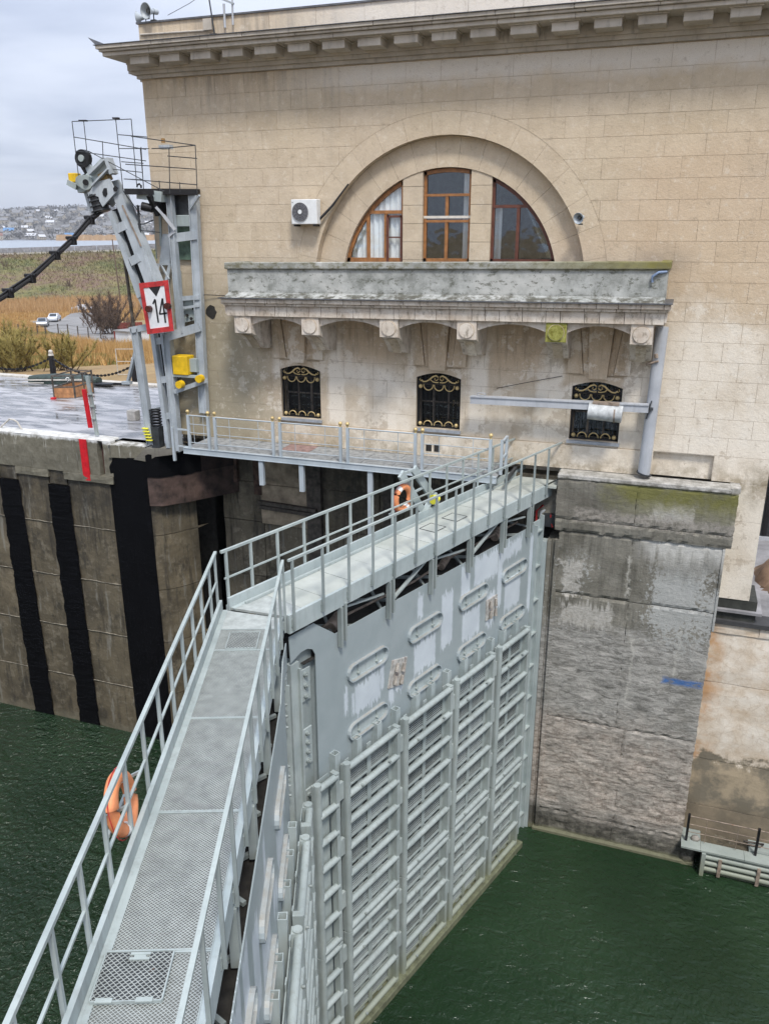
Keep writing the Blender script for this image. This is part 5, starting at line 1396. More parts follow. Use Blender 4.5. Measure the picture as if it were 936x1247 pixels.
    q.prism([(S0, -.79), (S1 - .05, -.79), (S1 - .05, -.40), (S0, -.40)], lambda u, v, k: (u, sg * (.10 if k else .03), v))
    B(q, 'edge_beam', M['steel'])
    q = MB(); bx(q, S0, S1 + 1.1 * tn, -1.16, -1.10, -.72, -.22); bx(q, S0, S1 + 1.0 * tn, -1.098, -1.0, -.44, -.415); B(q, 'toe_board', M['steel_light'] if near else M['steel'])
    q = MB()
    for i in range(13): bx(q, S0 + .2 + i * .88, S0 + .27 + i * .88, -1.09, .02, -.62, -.47)
    B(q, 'deck_joist', M['dark_steel'])
    if not near:
        ps = [S0, .2, 1.15, 2.1, 3.05, 4.0, 4.95, 5.9, 6.85, 7.8, 8.75, 9.7, 10.35]
        for a, b in zip(ps, ps[1:]):
            q = MB(); bx(q, a + .006, b - .006, -1.09, .025, -.47, -.418 - (.004 if int(a * 7) % 2 else 0)); B(q, 'deck_plate', M['deck'])
        q = MB(); q.prism([(10.356, -1.09), (10.356, .025), (S1 - .03, .025), (S1 + 1.09 * tn - .02, -1.09)], lambda u, v, k: (u, sg * v, -.47 + k * .05)); B(q, 'deck_plate', M['grating'])
        for s0 in (3.75, 4.75):
            q = MB(); bx(q, s0, s0 + .5, -.75, -.30, -.417, -.411); B(q, 'hatch_cover', M['deck'])
            q = MB()
            for (a, b) in (((s0, -.75), (s0 + .5, -.75)), ((s0 + .5, -.75), (s0 + .5, -.30)), ((s0 + .5, -.30), (s0, -.30)), ((s0, -.30), (s0, -.75))): q.bar(P(a[0], a[1], -.408), P(b[0], b[1], -.408), .014, .008)
            B(q, 'hatch_seam', M['dark_steel'])
        q = MB(); bx(q, S0, 1.2, -1.09, -.6, -.41, -.405); B(q, 'worn_plate', M['deck'])
        q = MB(); q.bar(P(S0, -.98, -.39), P(10.9, -.98, -.39), .05, .05); B(q, 'cable_duct', M['steel_light'])
    else:
        # expanded-metal panels: hexagonal cells cut from zig-zag strands
        def strands(s0, s1, w0, w1, ps_, pw, th, h):
            q = MB(); nw = int(round((w1 - w0) / pw)); ns = int(round((s1 - s0) / ps_)); hw_ = pw / 2
            for k in range(nw + 1):
                ow = w0 + k * pw
                sgn = 1 if k % 2 else -1
                pts = []
                for i in range(ns + 1):
                    b_ = s0 + i * ps_; e_ = sgn * (1 if i % 2 else -1) * (pw * .5 - th * .35)
                    pts += [(b_, ow + e_), (b_ + ps_ * .35, ow + e_)]
                pts = [(u, max(w0, min(w1, v))) for u, v in pts if u <= s1 + .001]
                vs = []
                for (u, v) in pts: vs += [P(u, v - th / 2, -.42), P(u, v + th / 2, -.42), P(u, v + th / 2, -.42 - h), P(u, v - th / 2, -.42 - h)]
                fs = []
                for i in range(len(pts) - 1):
                    b_ = i * 4; fs += [(b_, b_ + 1, b_ + 5, b_ + 4), (b_ + 1, b_ + 2, b_ + 6, b_ + 5), (b_ + 3, b_, b_ + 4, b_ + 7)]
                q.add(vs, fs)
            return q
        ps = [-.95, 1.05, 3.17, 5.30, 7.42, 9.55, 10.36]
        for a, b in zip(ps, ps[1:]):
            n_ = int((b - a - .04) / .0205)
            if n_ not in GR:
                GR[n_] = strands(.02, .02 + n_ * .0205, -1.06, .0, .0205, .0235, .0085, .008).mesh('grating_panel', M['grating'])
            f_ = place('grating_panel', GR[n_], (a, 0, 0), t); f_['kind'] = 'stuff'
            q = MB(); bx(q, a + .003, a + .022, -1.09, .025, -.436, -.414); bx(q, b - .022, b - .003, -1.09, .025, -.436, -.414); bx(q, a, b, .008, .026, -.436, -.412); bx(q, a, b, -1.09, -1.062, -.436, -.412); B(q, 'panel_border', M['steel_light'])
            q = MB(); bx(q, a + .004, b - .004, -1.085, .02, -.47, -.445); B(q, 'backing_sheet', M['under'])
        q = MB(); q.prism([(10.365, -1.09), (10.365, .025), (S1 - .03, .025), (S1 + 1.09 * tn - .02, -1.09)], lambda u, v, k: (u, sg * v, -.47 + k * .045)); B(q, 'corner_plate', M['grating'])
        for (h0, h1, w0, w1) in ((2.58, 3.14, -1.03, -.36), (9.56, 10.16, -.80, -.27)):
            q = MB(); bx(q, h0, h1, w0, w1, -.40, -.398); 
            g_ = MB(); B(q, 'hatch_shade_sheet', M['dark_steel'])  # dark sheet under the hatch mesh, painted as the shade below
            nq = strands(h0, h1, w0, w1, .0285, .0295, .0075, .010)
            for v in nq.v: v.z += .034
            hh = B(nq, 'hatch_grating', M['grating']); hh['kind'] = 'stuff'
            q = MB(); bx(q, h0 - .012, h0, w0, w1, -.42, -.380); bx(q, h1, h1 + .012, w0, w1, -.42, -.380); bx(q, h0, h1, w0 - .012, w0, -.42, -.380); bx(q, h0, h1, w1, w1 + .012, -.42, -.380); B(q, 'hatch_frame', M['steel_light'])
            if h0 < 5:
                q = MB(); bx(q, h1 - .11, h1 - .08, -.78, -.58, -.385, -.370); bx(q, h1 - .05, h1 - .02, -.78, -.58, -.385, -.370); bx(q, h1 - .08, h1 - .05, -.74, -.62, -.383, -.375); B(q, 'hatch_hasp', M['rail'])
                q = MB(); bx(q, h0 - .03, h0 + .02, -.98, -.82, -.385, -.368); B(q, 'hatch_hinge', M['rail']); q = MB(); bx(q, h0 - .03, h0 + .02, -.60, -.44, -.385, -.368); B(q, 'hatch_hinge', M['rail'])
    # ---- railings
    inn = [10.70, 9.85, 9.05, 8.25, 7.47, 6.65, 5.85, 5.02, 4.20, 3.38, 2.56, 1.75, .95, .12, -.72] if not near else [10.78, 10.0, 9.17, 8.34, 7.5, 6.66, 5.83, 4.95, 4.05, 3.17, 2.3, 1.4, .5]
    out_ = [11.15, 10.5, 9.75, 8.95, 8.2, 7.4, 6.6, 5.8, 5.0, 4.2, 3.4, 2.6, 1.8, 1.0,   .2, -.85] if not near else [11.15, 10.5, 9.65, 8.85, 8.03, 7.21, 6.40, 5.57, 4.74, 3.91, 3.12, 2.35, 1.5, .7]
    q = MB(); q.bar(P(inn[-1] - .02, .14, .75), P(10.80, .14, .75), .05, .045); ri_ = B(q, 'inner_railing', M['rail'])
    for i, s in enumerate(inn):
        q = MB(); zb = -.72 if i % 2 == (0 if near else 0) else -.66; bx(q, s - .022, s + .022, .12, .165, zb, .73); bx(q, s - .04, s + .04, .10, .118, -.66, -.50); B(q, 'post', M['rail_dark'], ri_)
    q = MB(); q.bar(P(out_[-1] - .02, -1.18, .75), P(11.27, -1.18, .75), .055, .05); q.bar(P(out_[-1], -1.18, .18), P(11.22, -1.18, .18), .032, .032); ro_ = B(q, 'outer_railing', M['rail'])
    for s in out_:
        q = MB(); bx(q, s - .025, s + .025, -1.20, -1.155, -.40, .73); B(q, 'post', M['rail'] if not near else M['steel_light'], ro_)
        q = MB(); bx(q, s - .035, s + .035, -1.225, -1.165, -.52, -.40); B(q, 'post_foot', M['red'] if near else M['rail'], ro_)
    for s in ((out_[7],) if not near else ()):
        q = MB(); bx(q, s - .12, s + .0, -1.30, -1.20, -.02, .02); bx(q, s - .12, s - .10, -1.30, -1.20, -.10, .10); B(q, 'hook_plate', M['rail'], ro_)
    return t, P
A1 = math.atan2(-.9519, -.3066)
mit = Vector((-6.51, 12.68))
d1 = Vector((-.3066, -.9519)); d2 = Vector((-.365, .931))
o1 = mit - d1 * 10.84 - Vector((.9519, -.3066)) * .03; o2 = mit - d2 * 10.84 - Vector((.931, .365)) * .13
L1, P1 = leaf((o1.x, o1.y), A1, 1, 'far leaf of the grey lock gate with slotted ports and fender panels beside the pier', 0)
L2, P2 = leaf((o2.x, o2.y), math.atan2(.931, -.365), -1, 'near leaf of the grey lock gate with expanded-metal walkway and red post feet', 1)

def lw_(O, d, sgn, s, o, z):
    n = Vector((-d.y, d.x)) * sgn
    return Vector((O.x + d.x * s + n.x * o, O.y + d.y * s + n.y * o, z))
def buoy(lbl, c, ax, r, tube_r, tilt):
    """ring lifebuoy; ax = direction along the rail, normal is horizontal and square to it"""
    t = thing('lifebuoy', lbl, 'lifebuoy', tuple(c), 'lifebuoys on the gate railings')
    a = Vector((ax.x, ax.y, 0)).normalized(); nrm = Vector((-a.y, a.x, 0)); up = (Vector((0, 0, 1)) + nrm * tilt).normalized()
    pts = [Vector(c) + (a * math.cos(R(k)) + up * math.sin(R(k))) * r for k in range(0, 360, 12)]
    MB().tube(pts, tube_r, 12, True).build('ring', M['orange'], t)
    for k0 in (50, 230):
        q = MB(); q.tube([Vector(c) + (a * math.cos(R(k)) + up * math.sin(R(k))) * r for k in (k0, k0 + 7, k0 + 14, k0 + 20)], tube_r * 1.04, 12); q.build('white_band', M['reflect'], t)
    q = MB()
    q.tube([Vector(c) + (a * math.cos(R(k)) + up * math.sin(R(k))) * (r + tube_r * 1.1 + .02 * abs(math.sin(R(k * 2)))) for k in range(0, 360, 12)], .008, 4, True)
    q.build('grab_line', M['sign_red'], t)
    return t
c1 = lw_(o1, d1, 1, 5.25, -1.27, .28); buoy('orange ring lifebuoy hanging on the outer rail of the far gate walkway', c1, d1, .29, .075, .0)
c2 = lw_(o2, d2, -1, 4.86, -1.30, .08); buoy('orange ring lifebuoy hanging outside the near walkway rail over the water', c2, d2, .31, .085, .18)
q = MB()
for ds in (-.33, .33):
    q.bar(lw_(o2, d2, -1, 5.0 + ds, -1.18, .18), lw_(o2, d2, -1, 5.0 + ds, -1.50, .0), .035)
q.bar(lw_(o2, d2, -1, 4.62, -1.42, -.20), lw_(o2, d2, -1, 5.4, -1.42, -.20), .04)
o = tag(q.build('lifebuoy_rack', M['rail']), 'pale bracket holding the lifebuoy outside the near walkway rail', 'bracket')

# stop arm and yellow lamp on the far walkway
t = thing('slanting_frame', 'grey slanting steel frame with a yellow lamp behind the far walkway rail', 'frame', tuple(lw_(o1, d1, 1, 4.2, -1.3, -.4)))
q = MB()
for (a, b) in ((5.30, 4.35), (4.75, 3.65)):
    q.bar(lw_(o1, d1, 1, a, -1.30, .92), lw_(o1, d1, 1, b, -1.30, -.30), .07, .22)
q.bar(lw_(o1, d1, 1, 4.7, -1.3, .3), lw_(o1, d1, 1, 4.2, -1.3, .34), .05); q.bar(lw_(o1, d1, 1, 5.3, -1.3, .9), lw_(o1, d1, 1, 4.7, -1.3, .9), .06)
q.build('arm', M['steel'], t)
q = MB(); c = lw_(o1, d1, 1, 4.12, -1.05, .02); q.cyl(c - Vector((.05, .1, 0)), c + Vector((.05, .08, 0)), .13, 12, .09); q.build('lamp', M['yellow_l'], t)
q = MB(); q.bar(lw_(o1, d1, 1, 4.5, -1.22, -.42), lw_(o1, d1, 1, 3.9, -1.22, .1), .16, .05); q.build('lamp_plate', M['steel'], t)

# =================================================================== service footbridge along the house
fbz = thing('service_footbridge', 'pale blue-grey steel footbridge with gold-knobbed railings under the barred windows', 'footbridge', (-9.5, 22.7, 0))
FX0, FX1 = -14.6, -4.42
rs = random.Random(6)
x = FX0; i = 0
cols = ['slab', 'slab', 'slab', 'slab_red', 'slab', 'slab', 'slab', 'slab']
while x < FX1:
    q = MB(); q.box(x + .008, min(x + 1.0, FX1) - .008, 21.98, 22.76, -.05, -.004 - rs.random() * .006); q.build('floor_slab', M['slab'], fbz)
    q = MB(); q.box(x + .008, min(x + 1.0, FX1) - .008, 22.775, 23.54, -.05, -.004 - rs.random() * .006); q.build('floor_slab', M['slab_red'] if i == 3 else M['slab'], fbz, label='reddish floor slab' if i == 3 else None); x += 1.0; i += 1
q = MB(); q.box(FX0, FX1, 21.88, 21.97, -.16, .0); q.box(FX0, FX1, 21.86, 22.0, .0, .015); q.box(FX0, FX1, 21.86, 22.0, -.175, -.16); q.build('edge_beam', M['bridge'], fbz)
q = MB(); q.box(FX0, FX1, 23.45, 23.54, -.16, -.055); q.build('wall_beam', M['bridge'], fbz)
for x in (-14.3, -12.6, -10.9, -9.2, -7.5, -5.8, -4.2):
    q = MB(); q.box(x, x + .08, 21.97, 23.45, -.15, -.055); q.build('cross_beam', M['dark_steel'], fbz)
for (x, zb) in ((-11.85, -.98), (-10.47, -1.05), (-8.22, -2.9)):
    q = MB(); q.box(x - .075, x + .075, 21.9, 22.02, zb, -.176); q.build('hanger', M['bridge'], fbz)
def fpanel(x0, x1, y0=21.92, y1=21.92, ends=(1, 1), par=fbz):
    L_ = x1 - x0; q = MB()
    for (z, r_) in ((1.08, .022), (.80, .012), (.52, .012), (.20, .015)): q.cyl((x0, y0, z), (x1, y1, z), r_, 6)
    for k in (.25, .75):
        xx = x0 + L_ * k; yy = y0 + (y1 - y0) * k; q.cyl((xx, yy, .2), (xx, yy, 1.08), .010, 5)
    p_ = q.build('railing_panel', M['bridge'], par)
    for e, xx, yy in ((ends[0], x0, y0), (ends[1], x1, y1)):
        if not e: continue
        k = MB(); k.box(xx - .04, xx + .04, yy - .04, yy + .04, .016, 1.10); k.build('post', M['bridge'], p_)
        k = MB(); k.ball((xx, yy, 1.20), .062, 10, 7); k.cyl((xx, yy, 1.10), (xx, yy, 1.16), .03, 8); k.build('gold_knob', M['gold'], p_)
for (a, b) in ((-14.36, -13.64), (-13.40, -11.38), (-11.14, -9.15), (-8.92, -6.82), (-6.61, -4.62)): fpanel(a, b)
k = MB(); k.box(-15.1, -15.02, 22.0, 22.08, -.5, .62); k.box(-14.85, -14.42, 21.98, 22.02, .55, .60); k.box(-14.85, -14.42, 21.98, 22.02, .0, .04); k.build('low_gate', M['bridge'], fbz)
q = MB(); q.box(-4.40, -2.86, 22.9, 23.58, -.46, -.40); q.build('landing_plate', M['deck'], fbz)
q = MB(); q.box(-4.40, -4.32, 22.2, 22.28, .0, 1.02); q.box(-4.40, -4.32, 22.9, 22.98, .0, .98); q.box(-4.39, -4.33, 22.28, 22.9, .94, .98); q.box(-4.39, -4.33, 22.28, 22.9, .45, .48); q.build('end_rail', M['bridge'], fbz)
q = MB(); q.box(-4.3, -2.86, 23.3, 23.58, -1.5, -.47); q.build('landing_support', M['pier'], fbz)
# small ventilation holes low on the wall behind the bridge
q = MB(); q.box(-6.98, -6.80, 23.536, 23.56, .16, .36); q.box(-6.72, -6.54, 23.536, 23.56, .16, .38); q.build('vent_hole', M['void'], house)

# =================================================================== barrier tower with boom arm
tw = thing('barrier_tower', 'grey steel barrier tower with caged top platform standing at the corner of the lock house', 'tower', (-16.372, 23.955, -0.720))
def V3(p, dy=0.0, dx=0.0, dz=0.0): return (p[0] + dx, p[1] + dy, p[2] + dz)
def chan(a, b, w, d, nm, m='tower', par=None, y=0):
    """column as two flanges and a web"""
    q = MB(); a = V3(a, y); b = V3(b, y)
    q.bar(V3(a, 0, -w / 2 + .015), V3(b, 0, -w / 2 + .015), .03, d, (0, 1, 0)); q.bar(V3(a, 0, w / 2 - .015), V3(b, 0, w / 2 - .015), .03, d, (0, 1, 0)); q.bar(V3(a, -d * .2), V3(b, -d * .2), w - .06, .02, (0, 1, 0))
    return q.build(nm, M[m], par or tw)
chan((-17.023, 23.300, 3.542), (-16.823, 23.300, -0.394), .26, .2, 'column')
chan((-15.730, 23.200, 3.414), (-15.695, 23.200, -0.508), .27, .24, 'column')
chan((-15.221, 23.200, 7.638), (-15.195, 23.200, 3.486), .19, .2, 'column')
chan((-14.501, 23.400, 7.636), (-14.678, 23.400, 0.835), .28, .2, 'column')
q = MB(); q.bar((-15.336, 23.550, 5.389), (-15.393, 23.550, 3.442), .12); q.build('inner_post', M['steel'], tw)
# laddered mast
q = MB()
for (a, b) in (((-16.296, 23.250, 3.440), (-16.051, 23.250, -0.463)), ((-15.916, 23.250, 3.454), (-15.693, 23.250, -0.491))): q.bar(a, b, .14, .2, (0, 1, 0))
q.bar(V3((-16.105, 23.250, 3.447), .25), V3((-15.888, 23.250, -0.478), .25), .42, .03, (0, 1, 0))
mast = q.build('mast', M['tower'], tw)
for (a, b) in (((-16.295, 23.250, 3.147), (-15.877, 23.250, 3.217)), ((-16.205, 23.250, 1.874), (-15.781, 23.250, 1.953)), ((-16.136, 23.250, 0.649), (-15.739, 23.250, 0.734))):
    q = MB(); q.bar(a, b, .05, .22, (0, 0, 1)); q.build('rung_plate', M['tower'], mast)
q = MB(); q.bar(V3((-16.111, 23.250, 3.394), .2), V3((-15.882, 23.250, -0.420), .2), .26, .02, (0, 1, 0)); q.build('gap_shade_strip', M['iron'], mast)  # black strip paints the shaded gaps between the mast channels
# beams
for (a, b, w_, h_) in (((-17.192, 23.300, 3.482), (-16.340, 23.300, 3.646), .2, .2), ((-15.670, 23.100, 3.348), (-14.568, 23.300, 3.681), .12, .28), ((-15.257, 23.250, 6.390), (-14.422, 23.350, 6.488), .08, .26), ((-15.315, 23.300, 4.536), (-14.521, 23.350, 4.603), .08, .14), ((-15.345, 23.300, 4.226), (-14.543, 23.350, 4.347), .06, .08),
                       ((-15.529, 23.050, 1.563), (-14.402, 23.250, 1.976), .12, .14), ((-17.073, 23.900, 0.655), (-16.621, 24.200, 0.804), .08, .12)):
    q = MB(); q.bar(a, b, w_, h_); q.build('cross_beam', M['tower'], tw)
q = MB(); q.box(*[k for p in [((-15.183, 23.420, 7.071), (-14.533, 23.420, 6.730))] for k in (p[0][0], p[1][0], 23.36, 23.56, p[1][2], p[0][2])]); q.build('gearbox', M['steel'], tw, bevel=.02)
q = MB(); q.box(*[k for p in [((-15.269, 23.500, 7.650), (-14.554, 23.500, 7.068))] for k in (p[0][0], p[1][0], 23.45, 23.56, p[1][2], p[0][2])]); q.build('dark_housing', M['dark_steel'], tw)
q = MB(); q.box(*[k for p in [((-15.297, 23.500, 6.733), (-14.688, 23.500, 5.848))] for k in (p[0][0], p[1][0], 23.5, 23.56, p[0][2] - 1.0, p[0][2])]); q.build('green_panel', M['beacon'], tw)
q = MB(); q.bar((-15.472, 23.400, 4.215), (-14.605, 23.450, 4.338), .02, .55); q.bar((-15.502, 23.400, 3.901), (-14.627, 23.450, 4.080), .02, .35); q.build('perforated_plate', M['steel_light'], tw)
for px_ in ((-15.214, 23.350, 4.329), (-15.027, 23.350, 4.025), (-14.764, 23.350, 4.239), (-14.883, 23.350, 3.925)):
    q = MB(); q.cyl(V3(px_, .02), V3(px_, -.02), .05, 8); q.build('plate_hole', M['void'], tw)
q = MB(); q.bar((-14.115, 23.100, 7.618), (-14.653, 23.350, 7.209), .06); q.build('strut', M['tower'], tw)
q = MB(); q.bar((-17.760, 23.600, 1.645), (-17.055, 23.400, 3.044), .10); q.bar((-17.964, 23.600, 1.634), (-17.624, 23.600, 1.653), .16, .10); q.build('strut', M['tower'], tw)
q = MB(); q.bar((-15.076, 23.100, 6.633), (-15.314, 22.900, 7.062), .10); q.bar((-15.314, 22.900, 7.062), (-15.487, 22.800, 7.297), .08); q.bar((-15.080, 23.100, 6.585), (-15.336, 23.150, 6.439), .08); q.build('diagonal_tube', M['pipe'], tw)
q = MB(); q.bar((-15.618, 22.700, 7.624), (-15.559, 23.000, 7.065), .14); q.bar((-15.550, 23.200, 7.595), (-15.604, 23.200, 7.070), .3, .2); q.build('black_knee_brace', M['iron'], tw)
q = MB(); q.cyl((-15.987, 22.800, 7.326), (-15.678, 22.900, 7.255), .13, 10); q.build('dark_float', M['iron'], tw)
# inner cone shape under the platform
q = MB(); 
a0, a1, a2, a3 = (-15.803, 23.500, 6.512), (-15.530, 23.500, 6.512), (-15.621, 23.500, 5.589), (-16.022, 23.500, 5.585)
q.add([a0, a1, a2, a3, V3(a0, .3), V3(a1, .3), V3(a2, .3), V3(a3, .3)], [(0, 1, 2, 3), (4, 7, 6, 5), (0, 3, 7, 4), (1, 5, 6, 2), (0, 4, 5, 1), (2, 6, 7, 3)])
q.bar((-15.988, 23.450, 5.587), (-16.195, 23.300, 5.004), .06); q.bar((-15.587, 23.450, 5.591), (-15.699, 23.300, 5.013), .08); q.bar((-16.080, 23.450, 5.586), (-15.526, 23.450, 5.592), .05); q.bar((-15.926, 23.450, 5.587), (-15.563, 23.300, 5.143), .05); q.build('tapered_bracket', M['tower'], tw)
q = MB(); q.bar((-16.229, 23.900, 7.385), (-16.276, 23.900, 5.749), .14); q.bar((-15.874, 23.600, 7.372), (-15.940, 23.600, 6.138), .08); q.bar((-16.107, 22.900, 7.686), (-15.299, 23.000, 7.584), .35, .30); q.build('back_frame', M['steel'], tw)
q = MB(); q.tube([(-16.204, 22.900, 7.355), (-16.210, 22.900, 6.512)], .04, 6); q.tube([(-16.510, 22.900, 6.804), (-16.056, 22.900, 6.803), (-15.753, 23.000, 6.923)], .02, 5); q.tube([(-16.378, 22.900, 6.634), (-15.552, 23.000, 6.561)], .015, 5); q.tube([(-16.622, 22.800, 7.784), (-16.117, 22.900, 7.067)], .015, 5); q.build('thin_pipework', M['dark_steel'], tw)
# top platform and rails
pa, pb_ = (-16.312, 22.500, 7.788), (-13.778, 22.500, 7.567)
pb_ = (-14.360, 23.450, 7.612)
q = MB(); q.xy([(pa[0], 22.45), (pb_[0], 23.40), (pb_[0], 23.56), (HX0 - .02, 23.56), (HX0 - .02, 24.3), (pa[0] - .2, 24.3)], pa[2] - .07, pa[2] + .03); q.bar((pa[0], 22.45, pa[2] - .06), (pb_[0], 23.40, pa[2] - .06), .08, .16); q.build('platform', M['iron'], tw)
def rails(segs, r_, nm, m='dark_steel'):
    q = MB()
    for a, b in segs: q.cyl(a, b, r_, 5)
    return q.build(nm, M[m], tw)
rails([((-14.694, 22.550, 8.911), (-14.790, 22.550, 7.652)), ((-13.803, 22.550, 8.949), (-13.849, 22.550, 7.593)), ((-16.002, 22.600, 9.270), (-13.833, 22.600, 8.955)), ((-14.666, 22.550, 8.910), (-13.803, 22.550, 8.949)), ((-16.298, 22.600, 8.509), (-13.888, 22.600, 8.315)),
       ((-16.348, 22.600, 8.096), (-13.869, 22.600, 7.889)), ((-16.246, 23.400, 9.056), (-16.290, 23.400, 7.853)), ((-15.391, 22.700, 8.923), (-14.699, 22.600, 8.915)), ((-15.091, 22.500, 8.020), (-15.093, 22.500, 7.723)), ((-14.387, 22.500, 7.961), (-14.398, 22.500, 7.689)), ((-14.805, 22.600, 8.696), (-13.808, 22.600, 8.602))], .014, 'platform_rail')
rails([((-18.075, 22.600, 9.752), (-18.059, 22.600, 7.988)), ((-18.428, 23.600, 9.926), (-18.431, 23.600, 9.021)), ((-16.493, 22.600, 9.779), (-16.474, 22.600, 7.796)), ((-16.159, 22.900, 9.777), (-16.175, 22.900, 7.875)), ((-18.075, 22.600, 9.752), (-16.159, 22.900, 9.777)),
       ((-18.048, 22.600, 9.318), (-15.732, 22.900, 8.928)), ((-18.045, 22.600, 8.926), (-15.767, 22.900, 8.609)), ((-16.461, 22.600, 9.331), (-15.636, 22.900, 9.264)), ((-17.044, 22.600, 9.170), (-17.087, 22.600, 8.621)), ((-16.480, 22.600, 8.948), (-15.613, 22.900, 8.947)), ((-16.437, 22.600, 8.582), (-15.862, 22.900, 8.543)),
       ((-15.930, 22.900, 8.979), (-15.932, 22.900, 7.918)), ((-18.039, 22.600, 8.553), (-17.812, 22.700, 8.554)), ((-16.818, 22.600, 8.384), (-15.920, 22.900, 8.290)), ((-16.407, 22.600, 8.097), (-15.914, 22.900, 8.081)), ((-17.512, 22.500, 8.902), (-15.017, 22.600, 7.726))], .013, 'cage_rail')
q = MB(); q.bar((-17.801, 22.600, 9.764), (-17.531, 22.600, 9.753), .10, .04); q.build('cage_lug', M['iron'], tw)
q = MB(); q.bar((-16.580, 22.600, 9.782), (-16.377, 22.600, 9.774), .10, .04); q.build('cage_lug', M['iron'], tw)
q = MB(); q.tube([(-15.892, 22.500, 7.851), (-15.869, 22.500, 7.920), (-15.794, 22.500, 7.941), (-15.741, 22.500, 7.894), (-15.749, 22.500, 7.825)], .03, 6); q.build('lifting_eye', M['iron'], tw)
q = MB(); c_ = (-15.025, 22.800, 8.965); q.box(c_[0] - .12, c_[0] + .25, 22.7, 22.9, c_[2] - .06, c_[2] + .05); q.build('lamp_tray', M['tower'], tw)
q = MB(); c_ = (-15.042, 22.800, 9.078); q.cyl(c_, V3(c_, 0, 0, .12), .06, 8); q.build('amber_lamp', plain('amber', (.35, .2, .07), .5), tw)
# yellow winch box and lamps
p0, p1 = (-15.542, 23.100, 2.744), (-14.976, 23.100, 2.129)
q = MB(); q.box(p0[0], p1[0], 23.05, 23.5, p1[2], p0[2]); q.build('yellow_box', M['yellow'], tw, bevel=.02)
q = MB(); q.box(p1[0], p1[0] + .25, 23.2, 23.5, p1[2] + .1, p0[2] - .1); q.box(p0[0] - .1, p1[0] + .35, 23.1, 23.5, p1[2] - .08, p1[2] - .01); q.build('winch_body', M['steel'], tw)
for c_ in ((-15.218, 22.950, 1.843), (-14.551, 23.100, 2.045)):
    q = MB(); q.cyl(V3(c_, .08), V3(c_, -.12), .13, 8); q.build('yellow_lamp', M['yellow'], tw)
# foot
q = MB(); q.xz([(-17.508, 23.200, -0.961)[::2], (-16.983, 23.200, -0.501)[::2], (-16.716, 23.200, -0.508)[::2], (-15.717, 23.200, -0.394)[::2], (-15.805, 23.200, -0.633)[::2], (-16.613, 23.200, -0.792)[::2], (-16.970, 23.200, -1.001)[::2]], 23.15, 23.9); q.build('concrete_foot', M['pier'], tw, bevel=.03)
p0, p1 = (-16.737, 23.300, 0.252), (-16.415, 23.300, -0.477)
q = MB(); q.box(p0[0], p1[0], 23.2, 23.5, p1[2], p0[2]); q.build('buffer_housing', M['dark_steel'], tw)
q = MB()
for i in range(6):
    a = p0[2] + .06 + i * .10; q.tube([((p0[0] + p1[0]) / 2 + .19 * math.cos(R(k)), 23.35 + .15 * math.sin(R(k)), a) for k in range(0, 360, 30)], .03, 5, True)
q.build('buffer_spring', M['iron'], tw)
q = MB(); c_ = (-16.905, 23.150, 0.185)
for i in range(5): q.tube([(c_[0] + .12 * math.cos(R(k)) + .03 * i, 23.15 + .05 * math.sin(R(k)), c_[2] - .1 * i) for k in range(0, 360, 40)], .025, 5, True)
q.build('yellow_rope', M['yellow_l'], tw)
tag(MB().cyl((-17.192, 23.300, 6.136), (-17.078, 23.300, 3.486), .055, 8).build('lamp_pole', M['timber']), 'thin dark grey pole rising left of the draught sign', 'pole')

# ---- arm: top pieces laid out in the plane of the arm, each with real depth
arm = thing('boom_gantry', 'slanting grey steel boom arm with pulley head and yellow box', 'boom', (-15.619, 22.900, 3.762))
q = MB(); q.bar((-17.094, 22.800, 7.169), (-16.294, 22.800, 4.598), .16, .30, (0, 1, 0)); q.bar((-16.730, 22.800, 7.643), (-15.709, 22.800, 4.611), .34, .30, (0, 1, 0)); q.build('arm_beam', M['tower'], arm)
q = MB(); q.bar((-16.652, 22.900, 7.646), (-15.472, 22.900, 4.610), .09, .34, (0, 1, 0)); q.bar((-15.709, 22.800, 4.611), (-15.534, 22.900, 3.687), .34, .25, (0, 1, 0)); q.bar((-16.294, 22.800, 4.598), (-15.863, 22.900, 3.493), .16, .25, (0, 1, 0)); q.build('arm_flange', M['tower'], arm)
q = MB(); q.bar((-17.052, 22.920, 7.244), (-16.078, 22.920, 4.518), .28, .1, (0, 1, 0)); q.build('gap_shade_strip', M['iron'], arm)  # black strip paints the shaded slot between the arm flanges
for a, b in (((-16.871, 22.660, 6.658), (-16.551, 22.660, 6.778)), ((-16.500, 22.660, 5.680), (-16.148, 22.660, 5.831))):
    q = MB(); q.bar(a, b, .06, .26); q.build('tie_plate', M['tower'], arm)
q = MB(); q.bar((-16.580, 22.630, 7.351), (-16.030, 22.630, 6.150), .05, .02, (0, 1, 0)); q.build('rust_run', M['rusty'], arm)
def pp(*pts): return [(p[0], p[2]) for p in pts]
q = MB(); q.xz(pp((-17.716, 22.700, 7.701), (-17.425, 22.700, 8.029), (-16.898, 22.700, 8.112), (-16.705, 22.700, 7.733), (-17.245, 22.700, 7.312), (-17.346, 22.700, 7.481), (-17.360, 22.700, 7.600)), 22.55, 22.60); q.xz(pp((-17.716, 22.700, 7.701), (-17.425, 22.700, 8.029), (-16.898, 22.700, 8.112), (-16.705, 22.700, 7.733), (-17.245, 22.700, 7.312)), 23.0, 23.05); q.build('head_cheek', M['tower'], arm)
q = MB(); q.bar((-18.226, 22.800, 7.953), (-17.717, 22.800, 8.039), .45, .32, (0, 1, 0)); q.bar((-17.714, 22.800, 8.063), (-17.039, 22.800, 8.542), .45, .30, (0, 1, 0)); q.build('head_beam', M['steel'], arm)
